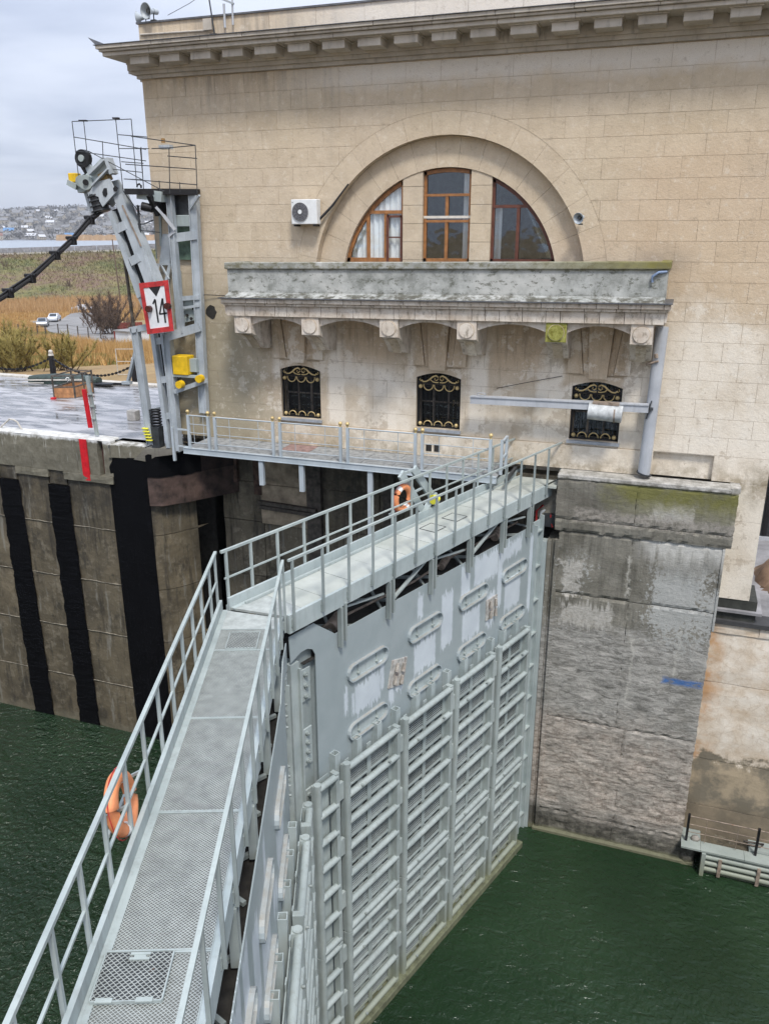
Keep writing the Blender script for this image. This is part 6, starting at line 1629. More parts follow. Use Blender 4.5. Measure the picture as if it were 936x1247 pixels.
q = MB(); q.bar((-17.579, 22.660, 8.241), (-16.979, 22.660, 8.646), .06, .42, (0, 1, 0)); q.bar((-17.499, 22.660, 7.933), (-16.863, 22.660, 8.389), .05, .42, (0, 1, 0)); q.bar((-16.943, 22.660, 8.691), (-16.791, 22.660, 8.248), .12, .3, (0, 1, 0)); q.build('head_flange', M['tower'], arm)
q = MB(); q.bar((-18.003, 22.800, 8.848), (-17.684, 22.800, 8.276), .22, .12, (0, 1, 0)); q.build('pulley_arm', M['tower'], arm)
q = MB(); c_ = (-17.911, 22.700, 8.721); q.cyl(V3(c_, -.05), V3(c_, .12), .26, 18); q.build('pulley', M['iron'], arm)
q = MB(); q.cyl(V3(c_, -.10), V3(c_, -.04), .10, 12); q.build('pulley_hub', M['steel'], arm)
q = MB(); q.tube([(-18.011, 22.750, 8.727), (-17.984, 22.750, 8.492), (-17.860, 22.750, 8.276), (-18.059, 22.750, 8.186)], .07, 8); q.build('black_hose', M['iron'], arm)
q = MB(); q.cyl((-17.948, 22.550, 8.054), (-18.019, 22.800, 8.093), .18, 14); q.cyl((-17.758, 22.500, 8.024), (-17.871, 22.800, 8.042), .22, 14); q.build('sheave', M['steel_light'], arm)
q = MB(); q.cyl((-17.727, 22.480, 8.023), (-17.711, 22.460, 8.021), .09, 10); q.xz(pp((-17.189, 22.500, 7.732), (-17.113, 22.500, 7.848), (-17.022, 22.500, 7.847), (-17.014, 22.500, 7.682), (-17.086, 22.500, 7.589), (-17.171, 22.500, 7.637)), 22.53, 22.549); q.xz(pp((-16.782, 22.500, 7.843), (-16.684, 22.500, 7.911), (-16.603, 22.500, 7.840), (-16.674, 22.500, 7.748), (-16.764, 22.500, 7.749)), 22.53, 22.549); q.build('dark_opening', M['iron'], arm)
q = MB(); q.bar((-17.291, 22.700, 8.120), (-17.004, 22.700, 8.232), .25, .25); q.build('brass_gear', plain('brassy', (.25, .17, .06), .5, .3, .3), arm)
p0, p1 = (-18.467, 22.700, 8.310), (-18.194, 22.700, 8.043)
q = MB(); q.box(p0[0], p1[0], 22.6, 22.9, p1[2], p0[2]); q.build('yellow_box', M['yellow'], arm, bevel=.02)
q = MB(); q.bar((-18.487, 22.600, 8.043), (-18.166, 22.600, 7.894), .1, .16); q.build('box_bracket', M['steel_light'], arm)
q = MB(); q.bar((-17.709, 22.700, 7.749), (-17.610, 22.700, 7.122), .13, .25, (0, 1, 0)); q.bar((-18.032, 22.800, 7.782), (-17.875, 22.800, 7.127), .05, .1); q.build('drum_hanger', M['tower'], arm)
q = MB(); q.cyl((-17.612, 22.800, 7.680), (-17.495, 22.800, 7.172), .26, 14); q.build('drum', M['iron'], arm)
for i in range(4):
    k = i / 3.5; a = (-17.612, 22.800, 7.680); b = (-17.495, 22.800, 7.172); c_ = tuple(a[j] + (b[j] - a[j]) * (k + .05) for j in range(3)); q = MB(); q.cyl(c_, tuple(c_[j] + (b[j] - a[j]) * .07 for j in range(3)), .30, 14); q.build('drum_flange', M['dark_steel'], arm)

# the catch cable hanging across the chamber
cpts = [(-17.600, 23.249, 7.331), (-17.600, 22.812, 7.149), (-17.600, 22.251, 6.874), (-17.600, 21.396, 6.323), (-17.600, 20.602, 5.914), (-17.600, 19.474, 5.311), (-17.600, 18.518, 4.940), (-17.600, 18.194, 4.830)]
cpts = list(cpts) + [(-17.6, cpts[-1][1] - 2.0, cpts[-1][2] - .55), (-17.6, cpts[-1][1] - 5.0, cpts[-1][2] - .9), (-17.6, 2.6, cpts[-1][2] - .4)]
ck = thing('catch_cable', 'thick black barrier cable with clamps sagging across the lock from the arm head', 'cable', cpts[0])
MB().tube(cpts, .075, 10).build('cable', M['cable'], ck)
MB().tube([V3(p, 0, .03, .10 - .02 * math.sin(i * 2)) for i, p in enumerate(cpts)], .03, 6).build('messenger_wire', M['iron'], ck)
for p in ((-17.600, 22.337, 6.923), (-17.600, 21.396, 6.323), (-17.600, 20.602, 5.914), (-17.600, 19.474, 5.311), (-17.600, 18.552, 4.960)):
    q = MB(); q.box(p[0] - .12, p[0] + .12, p[1] - .09, p[1] + .09, p[2] - .13, p[2] + .13); q.cyl(V3(p, 0, -.19, .08), V3(p, 0, .19, .08), .055, 8); q.build('cable_clamp', M['iron'], ck, bevel=.03)

# ---- draught sign 14
sgn_ = thing('number_sign', 'white sign with red border, black triangle and the number 14 on the tower', 'sign', (-15.460, 22.450, 3.556))
TL, TR, BL, BR = [Vector(p) for p in ((-16.088, 22.450, 5.050), (-15.027, 22.450, 5.167), (-15.941, 22.450, 3.486), (-14.970, 22.450, 3.625))]
def SG(u, v, y=0.0):
    p = (BL * (1 - u) + BR * u) * (1 - v) + (TL * (1 - u) + TR * u) * v; return (p.x, 22.45 - y, p.z)
def spoly(pts, y0, y1, nm, m):
    q = MB(); q.prism(pts, lambda u, v, k: SG(u, v, y0 if k else y1)); return q.build(nm, M[m], sgn_)
spoly([(0, 0), (1, 0), (1, 1), (0, 1)], -.03, .0, 'back_plate', 'steel')
for pts in ([(0, 0), (1, 0), (1, .10), (0, .10)], [(0, .90), (1, .90), (1, 1), (0, 1)], [(0, .10), (.13, .10), (.13, .90), (0, .90)], [(.86, .10), (1, .10), (1, .90), (.86, .90)]): spoly(pts, .0, .035, 'red_border', 'sign_red')
spoly([(.13, .10), (.86, .10), (.86, .90), (.13, .90)], .0, .015, 'white_face', 'sign_white')
spoly([(.31, .90), (.73, .90), (.53, .71)], .015, .02, 'black_triangle', 'sign_black')
def stroke(pts, w_, nm):
    q = MB()
    for (a, b) in pts:
        A = Vector(a); Bv = Vector(b); d = (Bv - A); n = Vector((-d.y, d.x)).normalized() * w_
        n = Vector((n.x, n.y * .55)); q.prism([tuple(A - n), tuple(Bv - n), tuple(Bv + n), tuple(A + n)], lambda u, v, k: SG(u, v, .015 if k else .021))
    return q.build(nm, M['sign_black'], sgn_)
stroke([((.47, .20), (.47, .655)), ((.47, .66), (.37, .575))], .030, 'numeral_one')
stroke([((.735, .18), (.735, .66)), ((.735, .66), (.56, .36)), ((.55, .365), (.83, .365))], .030, 'numeral_four')
for (u, v) in ((.24, .49), (.93, .50)):
    p = SG(u, v); q = MB(); q.cyl((p[0], 22.43, p[2]), (p[0], 22.30, p[2]), .10, 14); q.build('round_lamp', M['lamp_dark'], sgn_)

# =================================================================== things on the quay
t = thing('railed_hatch', 'small railed hatch with orange side boards on the wet quay', 'hatch guard', (-26.3, 30, -.5))
A_, B_, C_, D_ = (-26.1, 29.35), (-25.3, 29.75), (-25.45, 31.2), (-26.35, 30.9)
for (a, b) in ((A_, B_), (B_, C_), (C_, D_), (D_, A_)):
    q = MB(); q.bar((a[0], a[1], -.24), (b[0], b[1], -.24), .03, .44); q.build('side_board', M['wood'], t)
q = MB()
for (a, b) in ((A_, B_), (B_, C_), (C_, D_), (D_, A_)):
    for z_ in (.02, .52): q.bar((a[0], a[1], z_), (b[0], b[1], z_), .05)
q.build('rail', M['timber'], t)
for p in (A_, B_, C_, D_, ((B_[0] + C_[0]) / 2, (B_[1] + C_[1]) / 2)):
    q = MB(); q.bar((p[0], p[1], -.5), (p[0], p[1], .56), .06); q.build('post', M['timber'], t)
q = MB(); q.box(-26.2, -26.0, 29.2, 29.35, -.5, -.42); q.build('red_foot', M['red'], t)
# upturned punt with mark
t = thing('upturned_boat', 'dark green boat lying on the quay behind the railed hatch with a white scrawled 2', 'boat', (-28.6, 32.7, -.5))
q = MB(); n = 12; prof = []
for i in range(n + 1):
    k = i / n; x = -30.2 + 3.6 * k; w_ = .52 * math.sin(math.pi * min(1, .22 + k * .62)) ; h = .42 * (.75 + .25 * math.sin(math.pi * k)); yc = 32.6 + .5 * k
    prof.append([(x, yc - w_, -.48), (x, yc - w_ * .95, -.48 + h * .75), (x, yc - w_ * .6, -.48 + h), (x, yc + w_ * .6, -.48 + h), (x, yc + w_ * .95, -.48 + h * .75), (x, yc + w_, -.48)])
q.add([p for r_ in prof for p in r_], [(i * 6 + j, (i + 1) * 6 + j, (i + 1) * 6 + j + 1, i * 6 + j + 1) for i in range(n) for j in range(5)] + [tuple(range(6)), tuple(n * 6 + 5 - j for j in range(6))]); q.build('hull', M['rubber'], t)
q = MB(); q.tube([(x_, y_ - .04, z_) for (x_, y_, z_) in [(-27.9, 32.33, -.18), (-27.82, 32.34, -.10), (-27.72, 32.35, -.11), (-27.70, 32.36, -.2), (-27.86, 32.34, -.34), (-27.66, 32.37, -.34)]], .022, 5); q.build('painted_two', M['reflect'], t)
q = MB(); q.bar((-30.2, 32.1, -.32), (-27.1, 32.5, -.20), .05, .07); q.bar((-30.2, 31.9, -.42), (-29.0, 32.0, -.38), .04); q.build('pale_strake', M['kerb'], t)
tag(MB().bar((-27.2, 32.9, -.42), (-25.0, 33.3, -.42), .12, .10).bar((-26.6, 32.7, -.40), (-25.6, 32.9, -.38), .5, .06).build('dark_plank', M['iron']), 'dark plank lying at the quay edge right of the boat', 'plank')
# bollards with chain
for i, (x, y) in enumerate(((-37.2, 35.2), (-31.58, 35.66), (-25.8, 34.9))):
    t = thing('bollard', ['black chain bollard with white top at the left edge of the quay', 'black chain bollard with white top behind the railed hatch', 'black chain bollard with white top beside the tower leg'][i], 'bollard', (x, y, -1.0), 'chain bollards behind the quay')
    q = MB(); q.cyl((x, y, -1.0), (x, y, .35), .17, 12, .14); q.build('post', M['iron'], t)
    q = MB(); q.cyl((x, y, .35), (x, y, .46), .15, 12, .12); q.ball((x, y, .54), .12, 10, 6); q.build('white_cap', M['yellow_l'] if False else M['kerb'], t)
def chain(p, q_, sag, lbl):
    m_ = MB(); n = 44
    pts = [Vector(p).lerp(Vector(q_), i / n) + Vector((0, 0, -sag * 4 * (i / n) * (1 - i / n))) for i in range(n + 1)]
    for i in range(n):
        a, b = pts[i], pts[i + 1]; m_.bar(a, b, .12 if i % 2 else .04, .04 if i % 2 else .12)
    tag(m_.build('chain', M['iron']), lbl, 'chain', 'chains between the bollards')
chain((-37.2, 35.2, .25), (-31.58, 35.66, .25), .75, 'heavy black chain sagging left of the middle bollard')
chain((-31.58, 35.66, .25), (-25.8, 34.9, .25), .75, 'heavy black chain sagging right of the middle bollard')
# white square frame
q = MB()
for a, b in (((-29.622, 38.553, -1.000), (-37.604, 49.093, -1.000)),): pass
bs = Vector((-29.227, 38.039, -0.900)); dr = Vector((.9, .35, 0)); 
for z_ in (0.0, .72, 1.40): q.bar(bs + Vector((0, 0, z_)), bs + dr * 1.25 + Vector((0, 0, z_)), .035)
q.bar(bs, bs + Vector((0, 0, 1.42)), .035); q.bar(bs + dr * 1.25, bs + dr * 1.25 + Vector((0, 0, 1.42)), .035)
tag(q.build('pale_frame', M['kerb']), 'thin pale rectangular frame standing behind the quay left of the tower', 'frame')
t_ = (-20.061, 26.728, -0.500)
q = MB(); q.box(t_[0] - .2, t_[0] + .2, t_[1] - .1, t_[1] + .25, -.5, -.1); tag(q.build('white_box', M['kerb'], bevel=.02), 'small white box on the wet quay left of the tower foot', 'box')
q = MB(); q.tube([(-23.6, 23.5, -.36), (-23.1, 23.5, .0), (-22.9, 23.5, -.02), (-22.75, 23.5, -.1), (-22.6, 23.5, -.36)], .035, 8); tag(q.build('mooring_loop', M['kerb']), 'white bent pipe hoop on the parapet at the left edge', 'hoop')
q = MB(); q.cyl((-19.75, 25.6, -.5), (-19.95, 23.9, -.45), .02, 5)
p0, p1, p2 = (-19.398, 23.300, 1.369), (-19.312, 23.300, -0.003), (-19.074, 23.300, -0.312)
t = thing('red_marker', 'bright red marker board fixed to a grey inclined tube on the quay edge', 'marker', (-19.3, 23.4, -.45))
q = MB(); q.bar(p0, p1, .17, .05, (0, 1, 0)); q.build('red_board', M['red'], t)
q = MB(); q.bar((-19.316, 23.450, 1.810), (-19.188, 23.450, -0.295), .13, .07, (0, 1, 0)); q.build('tube', M['rail'], t)
for c_ in ((-19.271, 23.350, 1.195), (-19.263, 23.350, 0.758), (-19.254, 23.350, 0.317)): q = MB(); q.bar(V3(c_, 0, -.08), V3(c_, .06, .12), .05); q.build('clip', M['rail'], t)

# =================================================================== country beyond the quay
rg = random.Random(21)
q = MB()
W0, W1 = en(-400, 0), en(500, 0)
def ez(e, n, z): p = en(e, n); return (p[0], p[1], z)
cs_ = [(96, -10), (100, -8.95), (104, -8.0), (138, 1.3), (141, 1.6), (152, 1.6), (170, -4), (190, -7)]
def topz(e): return .026 * (e + 9)
vs = []; NE = 150
for i in range(NE + 1):
    e = -300 + 700 * i / NE
    for (n, z) in cs_: vs.append(ez(e, n + noise.noise(Vector((e * .05, n * .1, 0))) * 1.2, z + (topz(e) if z > 1 else 0) + noise.noise(Vector((e * .12, n * .2, 4))) * (.3 if -8.5 < z < 1 else .02)))
m_ = len(cs_); q.add(vs, [(i * m_ + j, (i + 1) * m_ + j, (i + 1) * m_ + j + 1, i * m_ + j + 1) for i in range(NE) for j in range(m_ - 1)])
struct(q.build('embankment', M['turf']))
q = MB(); q.add([ez(-300, 142, 1.63 + topz(-300)), ez(400, 142, 1.63 + topz(400)), ez(400, 151, 1.63 + topz(400)), ez(-300, 151, 1.63 + topz(-300))], [(0, 1, 2, 3)]); struct(q.build('embankment_road', M['road']))
t = thing('guard_wall', 'long low grey parapet along the top of the grassy embankment', 'parapet', (*en(0, 151.5), 1.6))
for i in range(50):
    e = -150 + i * 6; q = MB(); q.prism([(e + .05, 1.5 + topz(e)), (e + 5.95, 1.5 + topz(e + 6)), (e + 5.95, 3.25 + topz(e + 6)), (e + .05, 3.25 + topz(e))], lambda u, v, k: ez(u, 151.6 + .4 * k, v)); q.build('parapet_panel', M['asphalt'], t)
q = MB(); q.prism([(-150, 1.65 + topz(-150)), (150, 1.65 + topz(150)), (150, 2.05 + topz(150)), (-150, 2.05 + topz(-150))], lambda u, v, k: ez(u, 140.6 + .15 * k, v)); q.build('white_kerb_line', M['kerb'], t)
RV = -3.0
sheet('river', [[en(-4000, 172), en(4000, 172), en(4000, 1480), en(-4000, 1480)]], RV, M['river'])
sheet('plain', [[en(-5000, 1470), en(5000, 1470), en(5000, 7500), en(-5000, 7500)]], RV + 1.0, M['hill'])
# hills across the river
def hillz(e, n):
    k = max(0, min(1, (n - 1520) / 850)); k = k * k * (3 - 2 * k)
    return RV + 1.2 + k * (62 + 26 * noise.noise(Vector((e * .0016, n * .001, 1))) + 7 * noise.noise(Vector((e * .008, n * .006, 3)))) + (1 - k) * 0
q = MB(); vs = []; ne, nn_ = 90, 26
for j in range(nn_ + 1):
    n = 1500 + 1500 * j / nn_
    for i in range(ne + 1):
        e = -900 + 2400 * i / ne
        vs.append(ez(e, n, hillz(e, n)))
q.add(vs, [(j * (ne + 1) + i, j * (ne + 1) + i + 1, (j + 1) * (ne + 1) + i + 1, (j + 1) * (ne + 1) + i) for j in range(nn_) for i in range(ne)], True)
struct(q.build('hills', M['hill']))
# reed island in front of the far bank
q = MB()
for k in range(5200):
    e = rg.uniform(-95, 700); n = 1395 + rg.uniform(0, 70) + 8 * math.sin(e * .03)
    if e < -20 and rg.random() < .4: continue
    h = rg.uniform(5, 9.5); w_ = rg.uniform(1.5, 4); q.add([ez(e - w_, n, RV), ez(e + w_, n, RV), ez(e + w_ * .6, n + rg.uniform(-1, 1), RV + h * rg.uniform(.8, 1)), ez(e - w_ * .5, n, RV + h)], [(0, 1, 2, 3)])
o = q.build('reed_bed', M['reed']); o['kind'] = 'stuff'; 
# far trees
q = MB()
for k in range(3000):
    e = rg.uniform(-420, 420); n = rg.uniform(1500, 2420) if k % 4 else rg.uniform(2320, 2430); z_ = hillz(e, n); r_ = rg.uniform(3, 8.5)
    for j in range(7):
        a = rg.uniform(0, 6.28); b = rg.uniform(.1, 1.0); c = Vector(ez(e, n, z_)) + Vector((math.cos(a) * r_ * .8, math.sin(a) * r_ * .8, r_ * b * 1.3)); s_ = r_ * .55
        q.add([c + Vector((rg.uniform(-s_, s_), rg.uniform(-s_, s_), rg.uniform(-s_, s_))) for _ in range(3)], [(0, 1, 2)])
o = q.build('hillside_trees', M['far_tree']); o['kind'] = 'stuff'
# houses
def far_house(nm_, wm, rm_, L_, W_, H_, lbl):
    t = thing('hillside_house', lbl, 'house', (0, 0, 0), 'houses on the hill across the river'); ORG[t.name] = Vector((0, 0, 0))
    q = MB(); q.box(-L_ / 2, L_ / 2, -W_ / 2, W_ / 2, -3, H_); q.yz([(-W_ / 2, H_), (W_ / 2, H_), (0, H_ + W_ * .38)], -L_ / 2, L_ / 2); q.build('wall', M[wm], t)
    q = MB()
    for s_ in (-1, 1): q.add([(-L_ / 2 - .5, s_ * (W_ / 2 + .6), H_ - .2), (L_ / 2 + .5, s_ * (W_ / 2 + .6), H_ - .2), (L_ / 2 + .5, 0, H_ + W_ * .38 + .25), (-L_ / 2 - .5, 0, H_ + W_ * .38 + .25)], [(0, 1, 2, 3)])
    q.build('roof', M[rm_], t)
    for i in range(3):
        q = MB(); x = -L_ * .32 + i * L_ * .32; q.box(x - .6, x + .6, -W_ / 2 - .06, -W_ / 2 + .1, 1.2, 2.6); q.build('window', M['room_dark'], t)
    return t
kinds = [('hw_w', 'hr_g', 12, 9, 4, 'white-walled house under a grey roof'), ('hw_b', 'hr_g', 14, 10, 5, 'buff house under a grey roof'), ('hw_w', 'hr_l', 13, 8, 3.2, 'pale-roofed low white house'), ('hw_b', 'hr_r', 11, 9, 5, 'buff house under a dull red roof'), ('hw_b', 'hr_l', 10, 8, 4, 'buff house under a pale roof'), ('hw_w', 'hr_b', 14, 9, 5, 'white house under a blue roof')]
HP = []
for i, k in enumerate(kinds):
    HP.append((far_house(i, *k[:5], k[5] + ' on the hill across the river')))
for h_ in HP: index_children(h_)
place_h = []
for row_ in range(11):
    n = 1500 + row_ * 82
    e = -330 + rg.uniform(0, 30)
    while e < 300:
        place_h.append((e + rg.uniform(-8, 8), n + rg.uniform(-25, 25), row_)); e += rg.uniform(30, 58)
place_h = place_h[:235]
hid = 0
for i, (e, n, rw_) in enumerate(place_h):
    k = rg.choices(range(6), (6, 6, 2.2, .8, 1.6, .12))[0]
    if i < 6: k = i
    o = HP[k] if i < 6 else copy_tree(HP[k])
    o.location = ez(e, n, hillz(e, n)); o.rotation_euler = (0, 0, R(36) + rg.uniform(-.8, .8)); s_ = rg.uniform(.95, 1.5); o.scale = (s_, s_, s_)
    o['label'] = kinds[k][5] + ' ' + ('by the river bank', 'low on the hill', 'halfway up the hill', 'on the skyline')[min(3, rw_ // 3)] + (' at the left', ' left of the cable', ' near the arm head', ' behind the tower')[min(3, int((e + 340) / 160))]
q = MB(); e, n = -255, 2000; q.bar(ez(e, n, hillz(e, n)), ez(e, n, hillz(e, n) + 26), 1.0); tag(q.build('radio_mast', M['twig']), 'thin mast on the skyline of the far hill', 'mast')

# near road, track and cars
def ribbon(name, path, w_, m, dz):
    q = MB(); vs = []; n = 0; P_ = [Vector(p[:2]) for p in path]
    fine = []
    for a, b in zip(P_, P_[1:]):
        for i in range(8): fine.append(a.lerp(b, i / 8))
    fine.append(P_[-1])
    for i, p in enumerate(fine):
        d = (fine[min(i + 1, len(fine) - 1)] - fine[max(i - 1, 0)]).normalized(); s_ = Vector((-d.y, d.x))
        for k in (-1, -.5, 0, .5, 1): c = p + s_ * w_ * k; vs.append((c.x, c.y, ground_z(c.x, c.y) + dz))
    q.add(vs, [(i * 5 + j, i * 5 + j + 1, (i + 1) * 5 + j + 1, (i + 1) * 5 + j) for i in range(len(fine) - 1) for j in range(4)])
    return struct(q.build(name, m))
ROAD = [(-67.191, 92.901, -7.200), (-77.767, 101.348, -7.800), (-89.764, 111.350, -8.200), (-102.593, 121.488, -8.700), (-111.923, 129.266, -9.000)]
ROAD2 = [(-102.455, 121.537, -8.700), (-110.722, 134.849, -9.000), (-119.664, 149.162, -9.000), (-128.785, 164.595, -9.000)]
ribbon('dirt_road', ROAD, 5.0, M['road'], .10); ribbon('side_track', ROAD2, 3.4, M['road'], .13)
sheet('bare_earth', [[(-40, 33.87), (-16.9, 33.87), (-20, 35.6), (-27, 36.2), (-33, 35.8), (-40, 35.4)]], GZ + .03, M['dirt'])
def car(lbl, loc, rz, pm, nm='parked_car'):
    t = thing(nm, lbl, 'car', loc, None, rz); ORG[t.name] = Vector((0, 0, 0))
    side = [(-2.1, .35), (-2.15, .75), (-1.95, .95), (-1.25, 1.0), (-.75, 1.42), (.65, 1.45), (1.35, 1.0), (2.0, .9), (2.15, .65), (2.1, .32)]
    q = MB(); q.prism(side, lambda u, v, k: (u, (.82 if k else -.82) * (1 if v < 1.05 else .86), v)); q.build('body', M[pm], t, bevel=.06, world=False)
    q = MB(); q.prism([(-1.17, 1.02), (-.72, 1.37), (.6, 1.40), (1.22, 1.02)], lambda u, v, k: (u, (.80 if k else -.80) * (1.0 if v < 1.1 else .885), v)); q.build('side_window', M['car_glass'], t, world=False)
    for s_ in (1, -1):
        pass
    q = MB(); q.add([(1.40, -.62, 1.0), (1.40, .62, 1.0), (.70, .58, 1.44), (.70, -.58, 1.44)], [(0, 1, 2, 3)]); q.build('windscreen', M['car_glass'], t, world=False)
    for x in (-1.3, 1.35):
        for s_ in (-1, 1):
            q = MB(); q.cyl((x, s_ * .66, .32), (x, s_ * .86, .32), .32, 14); w_ = q.build('wheel', M['tyre'], t, world=False); q = MB(); q.cyl((x, s_ * .85, .32), (x, s_ * .872, .32), .19, 10); q.build('rim', M['car_s'], w_, world=False)
    for s_ in (-.6, .6):
        q = MB(); q.box(2.05, 2.17, s_ - .15, s_ + .15, .62, .76); q.build('headlight', M['reflect'], t, world=False)
    return t
car('white parked car on the road beyond the fence', (lambda p: (p[0], p[1], ground_z(p[0], p[1]) + .12))((-110.566, 127.014, -8.900)), R(-60), 'car_w')
car('silver parked car half hidden by the fence left of the white car', (lambda p: (p[0], p[1], ground_z(p[0], p[1]) + .12))((-105.334, 118.011, -8.600)), R(-55), 'car_s')
car('pale parked car behind the bare dark tree', (lambda p: (p[0], p[1], ground_z(p[0], p[1]) + .12))((-119.532, 146.063, -9.000)), R(15), 'car_w')
# wire fence
t = thing('field_fence', 'brown post fence along the dirt road', 'fence', (-48, 54, GZ))
fp = [p[:2] for p in ((-108.099, 111.836, -8.300), (-100.221, 106.585, -8.000), (-92.344, 100.808, -7.700), (-92.794, 102.522, -7.800), (-92.098, 103.476, -7.800), (-91.514, 105.597, -7.900), (-88.847, 104.628, -7.800), (-85.389, 102.698, -7.700), (-82.780, 101.785, -7.600), (-80.579, 101.787, -7.600), (-74.743, 97.399, -7.300), (-69.746, 93.942, -7.100))]
for (x, y) in fp:
    z_ = ground_z(x, y); q = MB(); q.bar((x, y, z_ - .2), (x + .05, y, z_ + 1.75), .13); q.build('fence_post', M['shed_r'] if (x, y) == fp[-2] else M['timber'], t)
q = MB()
for (a, b) in zip(fp, fp[1:]):
    for z_ in (.55, 1.1, 1.6): q.cyl((*a, ground_z(*a) + z_), (*b, ground_z(*b) + z_), .012, 4)
q.build('wire', M['timber'], t)
s0 = (-69.767, 91.137, -7.100); s1 = (-67.095, 90.287, -7.100); zs_ = ground_z(s0[0], s0[1])
t = thing('white_shed', 'low white shed with a red fence behind it at the field edge', 'shed', (s0[0], s0[1], zs_), None)
dv_ = (Vector(s1[:2]) - Vector(s0[:2])); pv_ = Vector((-dv_.y, dv_.x)).normalized() * 3.2; A4 = [Vector(s0[:2]), Vector(s1[:2]), Vector(s1[:2]) + pv_, Vector(s0[:2]) + pv_]
q = MB(); q.xy([tuple(p) for p in A4], zs_ - .3, zs_ + 2.1); q.build('wall', M['shed_w'], t)
c4 = sum(A4, Vector((0, 0))) / 4
q = MB(); q.xy([tuple(c4 + (p - c4) * 1.12) for p in A4], zs_ + 2.1, zs_ + 2.25); q.build('roof', M['road'], t)
q = MB(); f0 = Vector(((-86.498, 112.507, -8.200))[:2]); f1 = Vector(((-83.692, 116.093, -8.200))[:2])
t = thing('red_board_fence', 'dark red board fence behind the white shed', 'fence', (f0.x, f0.y, ground_z(f0.x, f0.y)))
for i in range(16):
    a = f0.lerp(f1, i / 15); b = f0.lerp(f1, (i + .9) / 15); z_ = ground_z(a.x, a.y); q = MB(); q.bar((a.x, a.y, z_ + .85), (b.x, b.y, z_ + .85), .05, 1.7); q.build('board', M['shed_r'], t)
p = Vector((-118.874, 158.351, -9.000)); tag(MB().cyl(p, p + Vector((-.6, 0, 14.5)), .15, 8, .10).build('utility_pole', M['twig']), 'slender brown pole in the field behind the cable', 'pole')

# grass
def tufts(name, m, n, reg, h0, h1, w_, lean=.35, cond=None):
    q = MB(); V, F = q.v, q.f
    c = 0
    while c < n:
        x, y = reg()
        if cond and not cond(x, y): continue
        c += 1; z_ = ground_z(x, y) - .03
        for j in range(3):
            a = rg.uniform(0, 6.28); h = rg.uniform(h0, h1); dx, dy = math.cos(a) * w_, math.sin(a) * w_; lx, ly = rg.gauss(0, lean * h), rg.gauss(0, lean * h); xo, yo = x + rg.gauss(0, .12), y + rg.gauss(0, .12)
            b = len(V); V += [Vector((xo - dx, yo - dy, z_)), Vector((xo + dx, yo + dy, z_)), Vector((xo + lx, yo + ly, z_ + h))]; F.append([b, b + 1, b + 2]); q.sm.append(False)
    me = bpy.data.meshes.new(name); me.from_pydata(V, [], F); me.materials.append(M[m]); o = bpy.data.objects.new(name, me); COL.objects.link(o); o['kind'] = 'stuff'
    return o
def dseg(p, a, b):
    a = Vector(a[:2]); b = Vector(b[:2]); p = Vector(p); k = max(0, min(1, (p - a).dot(b - a) / (b - a).length_squared)); return (p - a.lerp(b, k)).length
def onroad(x, y):
    return min(dseg((x, y), a, b) for a, b in zip(ROAD, ROAD[1:])) < 5.3 or min(dseg((x, y), a, b) for a, b in zip(ROAD2, ROAD2[1:])) < 3.7
def polar(d0, d1, a0=-46, a1=-33):
    def f():
        d = d0 + (d1 - d0) * rg.random() ** .8; a = R(rg.uniform(a0, a1)); return (d * math.sin(a), d * math.cos(a))
    return f
def fld(x, y): return (not onroad(x, y)) and y > 37 and min((Vector((x, y)) - c4).length, 99) > 4
def pn(x, y, s_, o_): return noise.noise(Vector((x * s_, y * s_, o_)))
tufts('dry_grass', 'straw', 24000, polar(57, 212), .35, .95, .05, .25, lambda x, y: fld(x, y) and (pn(x, y, .05, 0) > -.12 or math.hypot(x, y) > 165))
tufts('green_grass', 'green_gr', 15000, polar(50, 150), .2, .5, .05, .3, lambda x, y: fld(x, y) and pn(x, y, .05, 0) < .12)
tufts('tall_reeds', 'straw', 5000, polar(62, 125, -44, -31), .9, 1.7, .05, .12, lambda x, y: fld(x, y) and pn(x, y, .09, 9) > .0)
tufts('tall_dry_stalks', 'reed', 6000, polar(185, 214, -47, -31), 1.0, 2.4, .09, .12)
q = MB(); V, F = q.v, q.f
for k in range(34000):
    e = rg.uniform(-75, 70); n = rg.uniform(99, 140); z0_ = -8.2 + max(0, (n - 104)) / 34 * 9.5 + (topz(e) * (n - 104) / 34 if n > 104 else 0) - .05; h = rg.uniform(.3, .9); a = rg.uniform(0, 6.28); p = en(e, n); b = len(V)
    V += [Vector((p[0] - .12 * math.cos(a), p[1] - .12 * math.sin(a), z0_)), Vector((p[0] + .12 * math.cos(a), p[1] + .12 * math.sin(a), z0_)), Vector((p[0] + rg.gauss(0, .25), p[1] + rg.gauss(0, .25), z0_ + h))]; F.append([b, b + 1, b + 2])
me = bpy.data.meshes.new('embankment_grass'); me.from_pydata(V, [], F); me.materials.append(M['turf']); o = bpy.data.objects.new('embankment_grass', me); COL.objects.link(o); o['kind'] = 'stuff'

